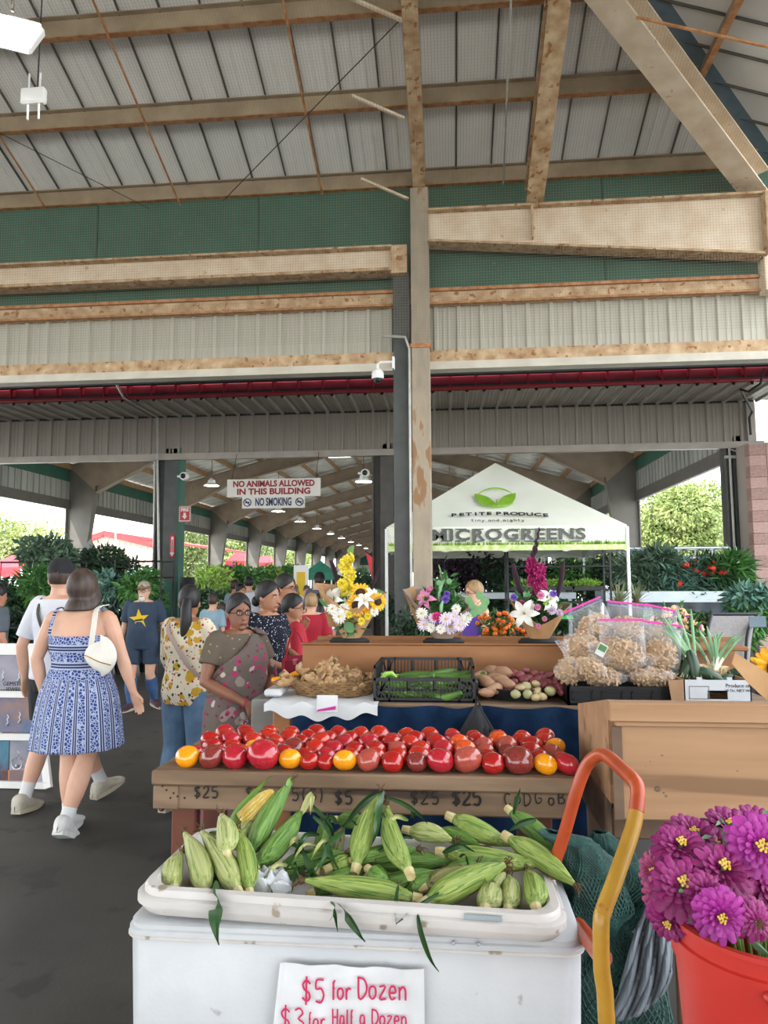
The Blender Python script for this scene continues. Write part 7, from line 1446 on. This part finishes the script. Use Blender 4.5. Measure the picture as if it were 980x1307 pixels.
    if st=='tail': MB().tube([MH@Vector((0,.09,.10)),MH@Vector((0,.135,.04)),MH@Vector((0,.13,-.08)),MH@Vector((0.01,.115,-.2)),MH@Vector((.02,.11,-.27))],[.035,.042,.045,.035,.008],12).build('ponytail',hmt,ho,True)
    if st=='braid':
        p=[MH@Vector((0,.105,.03)),MH@Vector((-.01,.125,-.05)),MH@Vector((-.02,.13,-.17)),MH@Vector((-.02,.135,-.3)),MH@Vector((-.02,.13,-.42))]; q=[Vector(k) for k in smooth_pts([tuple(k) for k in p],5)]; MB().tube(q,[.022+.006*math.sin(i*2.1)-.0006*i for i in range(len(q))],10).build('braid',hmt,ho,True)
    if glasses:
        g_=MB()
        for s in (-1,1):
            c=Vector((s*.031,-.104,.083)); pts=[MH@(c+Vector((.024*math.cos(a),0,.017*math.sin(a)))) for a in np.linspace(0,6.283,17)]; g_.tube(pts,.0024,5,cap=False); g_.tube([MH@(c+Vector((s*.024,0,.004))),MH@Vector((s*.079,-.0,.082))],.0022,5)
        g_.tube([MH@Vector((-.008,-.106,.086)),MH@Vector((.008,-.106,.086))],.0022,5); g_.build('glasses',glasses,t)
    def arm_cloth(m,sd,sg,frac,off,loose=.0):
        S0=Vector((sg*sh+lx,ly,cz)); E,W=[Vector(q) for q in AR[sd][:2]]; p1,r1=seg(S0,E,.050*(.6+.4*bw),.038*(.6+.4*bw),.004); p2,r2=seg(E,W,.038*(.6+.4*bw),.025,.006); pp,rr=p1+p2[1:],r1+r2[1:]; n=max(2,int(round(len(pp)*frac))); m.sph(S0-Vector((sg*.012,0,.008)),.058*(.6+.4*bw)+off,12,8); m.tube(pp[:n],[r+off+loose*i/n for i,r in enumerate(rr[:n])],14)
    def leg_cloth(m,sd,sg,z_end,off,flare=0):
        K,A=[Vector(q) for q in LG[sd][:2]]; fb=.55+.45*bw; Hp=Vector((sg*hp*.95,0,.90)); p1,r1=seg(Hp,K,.092*fb,.058*fb,.003,8); p2,r2=seg(K,A,.055*fb,.040,.014*fb,8); pp,rr=p1+p2[1:],r1+r2[1:]; k=[i for i,p in enumerate(pp) if p.z>=z_end-.02]; n=max(3,len(k)); m.tube(pp[:n],[r+off+flare*i/n for i,r in enumerate(rr[:n])],14)
    if bottom:
        kind,mt=bottom[:2]; m=MB(); 
        if kind in ('jeans','shorts','pants'):
            torso(.014,.80,.98,m); ze={'jeans':.05,'pants':.05,'shorts':bottom[2] if len(bottom)>2 else .52}[kind]
            for sd,sg in (('L',1),('R',-1)): leg_cloth(m,sd,sg,ze,.016,.012 if kind=='shorts' else .022)
            vox(m.build('trousers' if kind!='shorts' else 'shorts',mt,t,True),voxel*1.1)
    if top:
        kind,mt=top[:2]; fr=top[2] if len(top)>2 else .42; z0=top[3] if len(top)>3 else .88; m=MB()
        torso(.020,z0,1.425,m)
        for sd,sg in (('L',1),('R',-1)):
            if fr>0: arm_cloth(m,sd,sg,fr,.013,.016)
        vox(m.build(kind,mt,t,True),voxel*1.1)
    for sd,sg in (('L',1),('R',-1)):
        K,A=[Vector(q) for q in LG[sd][:2]]; toe=Vector(LG[sd][2]) if len(LG[sd])>2 else Vector((sg*.15,-1,0)); toe.normalize(); up=Vector((0,0,1)); 
        if toe.z<-.3: up=(up-toe*up.dot(toe)).normalized()
        if socks:
            zz=socks[1] if len(socks)>1 else .12; d=(K-A).normalized(); MB().tube([A-d*.03,A+d*.03,A+d*zz*.6,A+d*zz],[.043,.044,.044+.17*max(0,zz-.14),.046+.17*max(0,zz-.14)],14).build('sock',socks[0],t,True)
        if shoes:
            m=MB(); s_=toe.cross(up); o=A-up*.075
            prof=[(-.096,.003,.04),(-.09,.03,.09),(-.07,.042,.108),(-.02,.048,.112),(.035,.048,.092),(.08,.050,.068),(.13,.052,.052),(.175,.046,.040),(.205,.026,.02),(.213,.003,.008)]
            def sf(a,b):
                i=b*(len(prof)-1); i0=min(int(i),len(prof)-2); k=i-i0; x,w,h=[prof[i0][j]+(prof[i0+1][j]-prof[i0][j])*k for j in range(3)]; an=a*6.2832; c,s2=math.cos(an),math.sin(an); return o+toe*x+s_*w*math.copysign(abs(c)**.8,c)+up*(h*.5+h*.5*math.copysign(abs(s2)**.8,s2)+.012)
            m.grid(sf,18,16,True); sh_=m.build('shoe',shoes[0],t,True)
            m=MB(); m.grid(lambda a,b: o+toe*(-.085+.29*b)+s_*(.050*math.sin(math.pi*(.14+.8*b))**.5)*(2*a-1 if a<=1 else 0)+up*.0,6,10); so_=m.build('sole',shoes[1] if len(shoes)>1 else 'sole',sh_); q=so_.modifiers.new('s','SOLIDIFY'); q.thickness=.03; q.offset=1 
    t['_']=0; del t['_']
    return t,MH,ax
def cap_on(t,MH,mat,brim=True,flat=False):
    m=MB(); m.grid(lambda a,b: MH@Vector((.086*math.cos(a*6.2832)*max(0,math.cos((1-b)*1.5707))**.6 if b<1 else .086*math.cos(a*6.2832),.006+.108*math.sin(a*6.2832)*(max(0,math.cos((1-b)*1.5707))**.6 if b<1 else 1),.118+(.075 if flat else .112)*math.sin((1-b)*1.571))),28,8,True); o=m.build('cap',mat,t,True)
    if brim: m=MB(); m.grid(lambda a,b: MH@Vector(((a-.5)*.15*(1-.35*b*b),-.085-.075*b*(1-((a-.5)*1.2)**2),.118-.012*b)),10,5); q=m.build('brim',mat,o,True); q.modifiers.new('s','SOLIDIFY').thickness=.005
    return o
def skirt(t,rs,mat,name,n=60,folds=14,amp=.012,solid=True):
    """rs: (z,rx,ry,cx,cy) from top to hem"""
    def f(a,b):
        i=b*(len(rs)-1); i0=min(int(i),len(rs)-2); k=i-i0; z,rx,ry,cx,cy=[rs[i0][j]+(rs[i0+1][j]-rs[i0][j])*k for j in range(5)]; an=a*6.2832; w=1+amp*(b**1.3)*math.sin(an*folds+1.3*math.sin(an*2))/max(rx,.05)*1.0; return Vector((cx+rx*w*math.cos(an),cy+ry*w*math.sin(an),z))
    o=MB().grid(f,n,24,True).build(name,mat,t,True)
    if solid: q=o.modifiers.new('s','SOLIDIFY'); q.thickness=.006
    return o
def strap(t,pts,w,mat,name,th=.004):
    m=MB(); q=[Vector(p) for p in smooth_pts(pts,4)]; m.tube(q,[(th,w)]*len(q),6,up=(0,1,0)); return m.build(name,mat,t,True)
# --- man in black cap and white tee (from behind)
t,MH,ax=human('man in a black cap, white t-shirt and black shorts walking away at the left',74,4.95,1.76,168,'skin_fair',1.0,head=24,hair=('crop','hair_brown'),top=('tshirt','tee_white',.42,.84),bottom=('shorts','black_cloth',.58),shoes=('shoe_grey','sole'),socks=('sock_white',.13),voxel=.0065,
  arms={'R':((-.25,.03,1.12),(-.25,-.08,.88)),'L':((.25,.06,1.10),(.27,.0,.87))},legs={'L':((.10,-.02,.48),(.12,.12,.085),(.2,-1,-.12)),'R':((-.11,-.10,.50),(-.16,-.32,.10),(-.1,-1,.2))})
LGx=None; cap_on(t,MH,'black_cloth'); strap(t,[(.10,.06,1.43),(.05,.138,1.33),(-.03,.15,1.18),(-.12,.142,1.0),(-.17,.10,.95)],.014,'strap_olive','bag_strap')
MB().tube([MH@Vector((s*.088,y,.125+z)) for s,y,z in ((-1,.03,-.01),(-1,-.05,.012),(-1,-.09,.02))],.003,5).tube([MH@Vector((-.05,-.12,.15)),MH@Vector((.0,-.135,.155)),MH@Vector((.05,-.12,.15))],.011,6).build('sunglasses','black_plastic',t)
# --- woman in blue patterned sundress (from behind)
t,MH,ax=human('woman with a brown bob in a blue patterned sundress, walking away',103,4.5,1.67,183,'skin_fair',1.20,head=-6,hair=('bob','hair_brown'),female=True,face=False,shoes=('shoe_white','shoe_white'),socks=('sock_white',.10),voxel=.0065,
  arms={'L':((.29,.0,1.12),(.25,-.03,.88)),'R':((-.30,.03,1.13),(-.37,.0,.90),(-.35,-.2,-1),(.3,.9,.1),.3)},legs={'L':((.07,-.06,.49),(.04,-.02,.09),(.1,-1,-.05)),'R':((-.06,-.02,.48),(-.0,.12,.10),(.05,-1,-.5))})
skirt(t,[(1.275,.195,.142,0,-.003),(1.22,.198,.146,0,0),(1.14,.180,.136,0,0),(1.08,.170,.130,0,0),(1.0,.205,.160,0,0),(.9,.245,.19,0,0),(.8,.262,.21,0,0),(.7,.275,.225,0,0),(.6,.285,.235,0,0),(.555,.29,.24,0,0)],'dress_print','sundress',72,11,.010)
for s in (-1,1): strap(t,[(s*.15,.12,1.27),(s*.145,.115,1.34),(s*.14,.06,1.44),(s*.135,-.03,1.45),(s*.13,-.1,1.35)],.011,'dress_print','dress_strap')
sb=thing('shoulder_bag','off-white leather hobo bag hanging from the shoulder of the woman in the sundress','bag',(0,0,0)); sb.location=P(127,842,4.3); 
m=MB(); m.grid(lambda a,b: Vector(((.105*math.sin(math.pi*b)**.55*(math.cos(a*6.2832))+.012*b),.035*math.sin(a*6.2832)*math.sin(math.pi*b)**.5,.085-.17*b+.05*abs(math.cos(a*6.2832))**2*(1-b)-.04*(math.cos(a*6.2832)*(b-.5)))),28,14,True); m.build('body','white_leather',sb,True)
q=P(120,775,4.42)-sb.location; MB().tube(smooth_pts([(-.06,0,.07),(-.045,.0,.2),tuple(q+Vector((.02,0,-.01))),tuple(q+Vector((.045,.09,.012)))],5),[(.004,.020)]*16,6,up=(0,1,0)).build('strap','white_leather',sb,True); MB().tube([(-.08,-.03,.03),(.02,-.04,-.01),(.09,-.03,-.03)],.003,5).build('zip','gold',sb)
# --- star shirt man (facing the viewer)
t,MH,ax=human('bearded man in a brown cap and navy t-shirt with a yellow star',183,8.8,1.60,4,'skin_fair',1.22,head=0,hair=('crop','hair_grey'),top=('tshirt','navy_cloth',.46,.80),bottom=('shorts','navy_cloth',.56),shoes=('shoe_dark','sole'),socks=('sock_blue',.34),glasses='black_plastic',voxel=.009,belly=.05,
  legs={'R':((-.12,-.08,.47),(-.11,-.10,.08)),'L':((.11,-.02,.48),(.14,.12,.10),(.7,-.8,-.1))})
cap_on(t,MH,'cap_brown',True,True); m=MB(); m.sph(MH@Vector((0,-.078,-.02)),(.045,.034,.04),12,8).tube([MH@Vector((-.03,-.1,.024)),MH@Vector((0,-.108,.028)),MH@Vector((.03,-.1,.024))],.008,6); m.build('beard','hair_white',t,True)
pts=[]; 
for i in range(10): a=math.pi/2+i*math.pi/5+.12; r=.135 if i%2==0 else .055; pts.append((r*math.cos(a),-.168 - .0, 1.20+r*math.sin(a)))
m=MB().poly(pts,.012,1); so=m.build('star_print','star_yellow',t); MB().tube([(-.05,-.172,1.185),(.05,-.172,1.195)],.012,5).build('star_lettering','navy_cloth',so)
# --- woman in floral shirt (from behind)
t,MH,ax=human('dark-haired woman in a cream floral shirt and blue jeans, seen from behind',240,5.0,1.57,160,'skin_light_brown',1.12,head=30,hair=('tail','hair_black'),female=True,face=False,top=('floral_shirt','floral',.72,.80),bottom=('jeans','jeans'),shoes=('shoe_dark',),voxel=.0075,
  arms={'L':((.24,-.05,1.14),(.22,-.18,.93)),'R':((-.25,-.06,1.13),(-.16,-.25,1.02))},legs={'L':((.11,-.01,.48),(.13,.03,.075)),'R':((-.11,-.01,.48),(-.13,.03,.075))})
strap(t,[(.13,.05,1.43),(.08,.135,1.36),(-.03,.16,1.24),(-.13,.14,1.1),(-.19,.08,1.02)],.020,'strap_pink','bag_strap')
# --- woman in sari
t,MH,ax=human('woman in a grey-brown flowered sari with glasses and hands clasped, beside the ginger',303,4.4,1.52,52,'skin_brown',1.13,head=-14,hair=('bun','hair_black'),female=True,glasses='black_plastic',voxel=.0065,belly=.04,
  top=('blouse','sari_blouse',.40,1.12),arms={'R':((-.27,-.02,1.12),(-.10,-.26,.98),(.6,-.4,-.5),(0,1,0),.7),'L':((.26,-.06,1.12),(.08,-.27,.99),(-.6,-.4,-.5),(0,1,0),.7)})
skirt(t,[(1.10,.182,.150,0,-.01),(1.0,.215,.18,0,-.02),(.9,.235,.195,0,-.01),(.7,.24,.20,0,0),(.4,.25,.22,0,0),(.1,.27,.24,0,0),(.03,.275,.245,0,0)],'sari','sari_skirt',60,9,.012)
def dr(a,b):   # sari end: wraps from the right waist across the chest to the left shoulder and round the back
    ph=R(-195+255*a); k=max(0,min(1,(a-.05)/.42)); zt_=1.12+.30*k**.9; z=zt_+(1.0-zt_)*b+.004*math.sin(b*31+a*9); q=max(0,min(1,(1.40-z)/.10)); rx=(.212+.012*math.sin(b*24+a*6)*.5)*(.72+.28*q); ry=(.178+.03*math.exp(-((z-1.25)/.09)**2)*max(0,-math.sin(ph)))*(.62+.38*q); return Vector((rx*math.cos(ph),ry*math.sin(ph)-.004,z))
m=MB().grid(dr,44,16); m.grid(lambda a,b: Vector((.10+.09*b,-.10+.26*a,1.425-.02*b+.035*math.sin(math.pi*a)-.09*a*a*0)),8,5); m.grid(lambda a,b: Vector((.07+.13*b+.01*math.sin(b*30),.15+.02*math.sin(math.pi*a)+.006*math.sin(b*26),1.43-.62*a)),10,14); m.grid(lambda a,b: Vector((.235-.02*b+.02*math.sin(a*3),-.14+.26*b,1.20-.50*a)),8,6)
o=m.build('sari_drape','sari',t,True); o.modifiers.new('s','SOLIDIFY').thickness=.008
MB().sph(MH@Vector((0,-.098,.112)),(.005,.003,.005),6,4).build('bindi','ink_red',t); MB().tube([(.0,-.0,0)]+[],.01,4) if 0 else None
MB().tube([(-.05,-.045,1.46),(-.035,-.09,1.40),(0,-.118,1.36),(.035,-.09,1.40),(.05,-.045,1.46)],.003,5).build('necklace','gold',t)
for s,w,e in ((-1,Vector((-.10,-.26,.98)),Vector((-.27,-.02,1.12))),(1,Vector((.08,-.27,.99)),Vector((.26,-.06,1.12)))):
    d=(w-e).normalized(); c=w-d*.01; u=d.cross(Vector((0,0,1))).normalized(); v=d.cross(u); MB().tube([c+u*.032*math.cos(a)+v*.032*math.sin(a) for a in np.linspace(0,6.283,15)],.004,5,cap=False).build('bangle','ink_red',t)
# --- woman in polka dot dress
t,MH,ax=human('woman in a black dress with white dots looking right, arms bent forward',340,5.35,1.60,66,'skin_light_brown',1.10,head=4,hair=('bun','hair_black'),female=True,top=('dress_top','polka',.40,.88),voxel=.0075,
  arms={'R':((-.22,-.02,1.12),(-.12,-.25,1.04),(.2,-1,.1),(0,0,-1),.8),'L':((.22,-.04,1.12),(.12,-.27,1.05),(-.2,-1,.1),(0,0,-1),.8)})
skirt(t,[(1.06,.165,.13,0,0),(.95,.20,.16,0,0),(.8,.215,.18,0,0),(.5,.24,.21,0,0),(.30,.25,.22,0,0)],'polka','dress_skirt',50,8,.012)
hb=thing('handbag','pink and red patterned handbag held by the woman in the dotted dress','bag',tuple(P(378,855,5.0))); MB().bbox(-.10,.10,-.05,.05,-.16,.10,.03).build('body','pink_bag',hb); MB().tube(smooth_pts([(-.07,-.03,.09),(-.04,-.03,.22),(.0,-.02,.27),(.04,-.03,.22),(.07,-.03,.09)],4),.007,6).tube(smooth_pts([(-.07,-.05,-.1),(-.075,-.055,.02),(-.07,-.03,.09)],3),.008,6).build('handle','red_cloth',hb,True)
# --- man in black tee with glasses
t,MH,ax=human('young man with glasses and short black hair in a black t-shirt, behind the dotted dress',362,6.4,1.66,72,'skin_light_brown',1.08,hair=('short','hair_black'),top=('tshirt','black_cloth',.45,.84),bottom=('pants','denim_dark'),glasses='black_plastic',voxel=.009,shoes=('shoe_dark',))
m=MB().poly([(-.02,-.15,1.27),(.05,-.15,1.29),(.02,-.15,1.21)],.01,1).build('chest_print','print_green',t)
# --- woman in red blouse with braid
t,MH,ax=human('woman in a red blouse with a long black braid and a hand at her mouth',372,5.85,1.49,118,'skin_light_brown',1.08,head=-22,hair=('braid','hair_black'),female=True,glasses='black_plastic',top=('blouse','red_cloth',.55,1.06),voxel=.0085,
  arms={'L':((.24,-.10,1.14),(.14,-.16,1.36),(-.3,-.3,.9),(-.5,.6,0),.9),'R':((-.22,.02,1.12),(-.20,-.18,.98))})
skirt(t,[(1.10,.165,.13,0,0),(.95,.20,.16,0,0),(.6,.23,.2,0,0),(.1,.27,.24,0,0)],'red_cloth','long_skirt',40,8,.012)
# --- woman in red tee from behind
human('person with short blond hair in a red t-shirt, back turned, left of the sunflowers',397,7.9,1.46,176,'skin_fair',1.1,hair=('short','hair_blond'),face=False,top=('tshirt','red_cloth',.46,.84),bottom=('pants','grey_cloth'),voxel=.010,shoes=('shoe_dark',),socks=None)
human('dark long-haired girl standing right of the red t-shirt person',409,8.9,1.44,190,'skin_tan',.9,hair=('long','hair_black'),female=True,face=False,top=('shirt','tee_white',.45,.84),bottom=('pants','red_cloth'),voxel=.011)
human('boy in a pale blue printed t-shirt, back turned, behind the sari wearer',271,9.6,1.43,175,'skin_fair',.9,hair=('short','hair_brown'),face=False,top=('tshirt','paleblue_cloth',.46,.84),bottom=('shorts','grey_cloth'),voxel=.011,shoes=('shoe_white',))
human('small child with brown hair right of the boy in pale blue',283,10.2,1.28,170,'skin_fair',.85,hair=('short','hair_brown'),face=False,top=('tshirt','red_cloth',.46,.84),bottom=('shorts','grey_cloth'),voxel=.012)
human('bald person in a light shirt far behind the sari wearer',299,12.5,1.62,150,'skin_tan',1.05,hair=('crop','hair_brown'),top=('tshirt','paleblue_cloth',.46,.84),bottom=('pants','grey_cloth'),voxel=.012)
human('dark-haired person bending forward, far behind the sari wearer',306,11.6,1.55,60,'skin_tan',1.0,hair=('short','hair_black'),top=('tshirt','tee_white',.46,.84),bottom=('pants','grey_cloth'),voxel=.012)
human('dark-haired person in a grey shirt far behind, left of the dotted dress',317,12.4,1.68,200,'skin_fair',1.05,hair=('short','hair_black'),face=False,top=('tshirt','tee_white',.46,.84),bottom=('pants','grey_cloth'),voxel=.012)
t,MH,ax=human('man in a black cap and grey shirt far behind, below the green canopy',407,11.5,1.73,160,'skin_fair',1.05,head=20,hair=('crop','hair_brown'),top=('tshirt','grey_cloth',.46,.84),bottom=('pants','denim_dark'),voxel=.012); cap_on(t,MH,'black_cloth')
human('small far figure beside the yellow banner stand',391,15,1.5,20,'skin_fair',1.0,hair=('short','hair_brown'),top=('tshirt','tee_white',.46,.84),bottom=('pants','grey_cloth'),voxel=.014)
human('far figure with light hair left of the yellow banner stand',376,14.4,1.52,190,'skin_fair',1.0,hair=('bob','hair_blond'),face=False,top=('tshirt','tee_white',.46,.84),bottom=('pants','grey_cloth'),voxel=.014)
human('person in dark clothes cut by the left edge, beside the plants',-6,7.2,1.58,150,'skin_tan',1.0,hair=('short','hair_black'),face=False,top=('tshirt','grey_cloth',.46,.84),bottom=('pants','black_cloth'),voxel=.011,shoes=('shoe_dark',))
# --- man in purple tank top
human('blond man in a purple tank top behind the middle bouquet',607,7.2,1.59,-62,'skin_fair',1.08,hair=('short','hair_blond'),top=('tank_top','purple_cloth',0,.84),bottom=('pants','grey_cloth'),glasses='black_plastic',voxel=.009,arms={'L':((.25,-.02,1.12),(.14,-.22,1.05)),'R':((-.25,-.02,1.12),(-.16,-.24,1.06))})
# ================================================================ DISPLAY BOARD, SIGNS
pm('board_blue','#3f5f8a','#8a6a5c',scale=4,rough=.5,lo=.42,hi=.6); pm('board_grey','#6e7684','#9a94a0',scale=4,rough=.5); pm('board_teal','#2a6f86','#3a3f5a',scale=5,rough=.5,lo=.42,hi=.58); pm('board_orange','#b8642a','#c87838',scale=6,rough=.5); pm('silver','#b8bcc0',rough=.3,metal=.7)
T0=P(22,826,5.65); t=thing('display_board','white A-frame display board with jewellery picture panels, behind the couple','display board',(T0.x,5.6,0)); ht=T0.z
xl=P(-45,900,5.6).x-T0.x; xr=P(72,1015,5.5).x-T0.x; 
def bd(a,b,w=.055,nm='frame_bar',m_='white_plastic'): return MB().beam(a,b,w,.03,(0,1,0)).build(nm,m_,t)
yb=-.22; bt=lambda k: yb*(1-k)
fr_=lambda x,k: (x,bt(k),ht*k)
bd((xl,yb,.02),(-.30,0,ht),.06); bd((xr,yb,.02),(.16,0,ht),.06); bd(fr_(-.33,.99),fr_(.18,.99),.09); 
for k in (.035,.36,.66): bd(fr_(xl+(-.30-xl)*k,k),fr_(xr+(.16-xr)*k,k),.05)
def panel(k0,k1,u0,u1,mat,nm='panel'):
    q=[]
    for k,u in ((k0,u0),(k0,u1),(k1,u1),(k1,u0)): xa=xl+(-.30-xl)*k; xb=xr+(.16-xr)*k; p=Vector(fr_(xa+(xb-xa)*u,k)); q.append(p+Vector((0,.004,0)))
    o=MB().poly(q,.012,1).build(nm,mat,t); return o
panel(.69,.95,.04,.96,'board_grey'); panel(.39,.63,.04,.96,'board_blue'); panel(.06,.33,.04,.62,'board_teal'); panel(.06,.33,.63,.96,'board_grey'); panel(.06,.13,.55,.9,'board_orange')
m=MB()
for k,u,r in ((.18,.72,.045),(.18,.86,.045)): 
    xa=xl+(-.30-xl)*k; xb=xr+(.16-xr)*k; c=Vector(fr_(xa+(xb-xa)*u,k))+Vector((0,-.012,0)); m.tube([c+Vector((r*math.cos(a),0,r*math.sin(a))) for a in np.linspace(0,6.283,19)],.004,5,cap=False).sph(c-Vector((0,0,.02)),.014,8,5).tube([c+Vector((0,0,r)),c+Vector((.02,0,r+.03)),c+Vector((0,0,r+.05))],.003,5)
for k,u in ((.48,.45),(.48,.6),(.50,.75),(.46,.3),(.8,.5),(.8,.75),(.2,.2),(.2,.35)):
    xa=xl+(-.30-xl)*k; xb=xr+(.16-xr)*k; c=Vector(fr_(xa+(xb-xa)*u,k))+Vector((0,-.012,0)); m.tube([c+Vector((0,0,.04)),c+Vector((.012,0,.02)),c,c+Vector((.01,0,-.02)),c-Vector((0,0,.035))],.0035,5).sph(c-Vector((0,0,.04)),.010,6,5)
m.build('jewellery_picture','silver',t,kind='stuff'); xa=xl+(-.30-xl)*.71; xb=xr+(.16-xr)*.71; text('GEMSTONE\nJEWELRY','lettering','ink_black',t,tuple(Vector(fr_(xa+(xb-xa)*.72,.715))+Vector((0,-.012,0))),.045,ext=.001)
for x in (xl,xr): bd((x*.9,.45,.0),(x*.5,.02,ht*.95),.05,'rear_leg')
pm('sign_white','#cfccc4','#d8d5cd',scale=2,rough=.6); pm('sign_red','#8e1620',rough=.6); pm('sign_navy','#1c2f58',rough=.6); pm('fire_red','#a81e2c',rough=.5)
def sign(u0,u1,v0,v1,Y,label,lines,mat,name='hanging_sign',bg='sign_white'):
    a,b=P(u0,v0,Y),P(u1,v1,Y); t=thing(name,label,'sign',((a.x+b.x)/2,Y,(a.z+b.z)/2)); w=(b.x-a.x)/2; h=(a.z-b.z)/2; MB().bbox(-w,w,0,.015,-h,h,.004).build('board',bg,t)
    n=len(lines); 
    for i,s in enumerate(lines):
        o=text(s,'lettering',mat,t,(0,-.004,h*(1-(2*i+1)/n)*(.86 if n>1 else 1)),2*h/n*.92,bold=.006); k=1.78*w/max(.01,o.dimensions.x)*(.98 if i==0 else .88) if n>1 else 1.15*w/max(.01,o.dimensions.x); o.scale.x=k
    return t,w,h
SY=13.2; t,w,h=sign(290,409,612,633,SY,'white hanging sign with red words NO ANIMALS ALLOWED IN THIS BUILDING',['NO ANIMALS ALLOWED','IN THIS BUILDING'],'sign_red')
for sx in (-.9,.9): MB().tube([(sx*w,.005,h),(sx*w,.3,h+.55)],.006,5).build('chain','cable_dark',t)
t,w,h=sign(309,389,634,648,SY,'smaller white hanging sign with blue words NO SMOKING',['NO SMOKING'],'sign_navy')
for sx in (-.83,.83):
    m=MB(); c=Vector((sx*w,-.004,0)); r=h*.62; m.tube([c+Vector((r*math.cos(a),0,r*math.sin(a))) for a in np.linspace(0,6.283,17)],.010,5,cap=False).beam(c+Vector((-r*.7,0,r*.7)),c+Vector((r*.7,0,-r*.7)),.018,.008,(0,1,0)).beam(c+Vector((-r*.6,0,0)),c+Vector((r*.6,0,0)),.03,.006,(0,1,0)); m.build('no_smoking_symbol','sign_navy',t)
for sx in (-.7,.7): MB().tube([(sx*w,.005,h),(sx*w,.005,h+.03)],.006,5).build('link','cable_dark',t)
t,w,h=sign(228.5,243,646,666,13.45,'red and white striped FIRE sign with a down arrow','','ink_red','fire_sign','sign_white') if 0 else (None,0,0)
a,b=P(228.5,646,13.5),P(243,666,13.5); t=thing('fire_sign','red FIRE sign with striped border and a white down arrow, on the column edge','sign',((a.x+b.x)/2,13.5,(a.z+b.z)/2)); w=(b.x-a.x)/2; h=(a.z-b.z)/2; MB().bbox(-w,w,0,.012,-h,h,.003).build('board','sign_white',t); m=MB().box(-w*.8,w*.8,-.004,0,-h*.82,h*.82)
for i in range(8):
    k=-1+2*i/8; m.box(w*.85,w*.99,-.004,0,h*k,h*(k+.13)).box(-w*.99,-w*.85,-.004,0,h*k,h*(k+.13)).box(w*k,w*(k+.13),-.004,0,h*.87,h*.99).box(w*k,w*(k+.13),-.004,0,-h*.99,-h*.87)
m.build('red_field','fire_red',t); o=text('FIRE','lettering','sign_white',t,(0,-.006,h*.5),h*.55,bold=.004); MB().box(-w*.2,w*.2,-.008,-.004,-h*.3,h*.15).poly([(-w*.45,-.008,-h*.25),(w*.45,-.008,-h*.25),(0,-.008,-h*.65)],.004,1).build('arrow','sign_white',t)
a,b=P(215,682,13.7),P(221,711,13.7); t=thing('extinguisher_sign','narrow red sign with a long white down arrow on the dark column','sign',((a.x+b.x)/2,13.77,(a.z+b.z)/2)); w=(b.x-a.x)/2; h=(a.z-b.z)/2; MB().bbox(-w,w,0,.012,-h,h,.003).build('board','fire_red',t); MB().box(-w*.45,w*.45,-.004,0,-h*.6,h*.8).poly([(-w*.9,-.004,-h*.6),(w*.9,-.004,-h*.6),(0,-.004,-h*.95)],.004,1).build('arrow','sign_white',t); MB().box(-w*.22,w*.22,-.006,-.004,-h*.55,h*.55).build('lettering','fire_red',t)
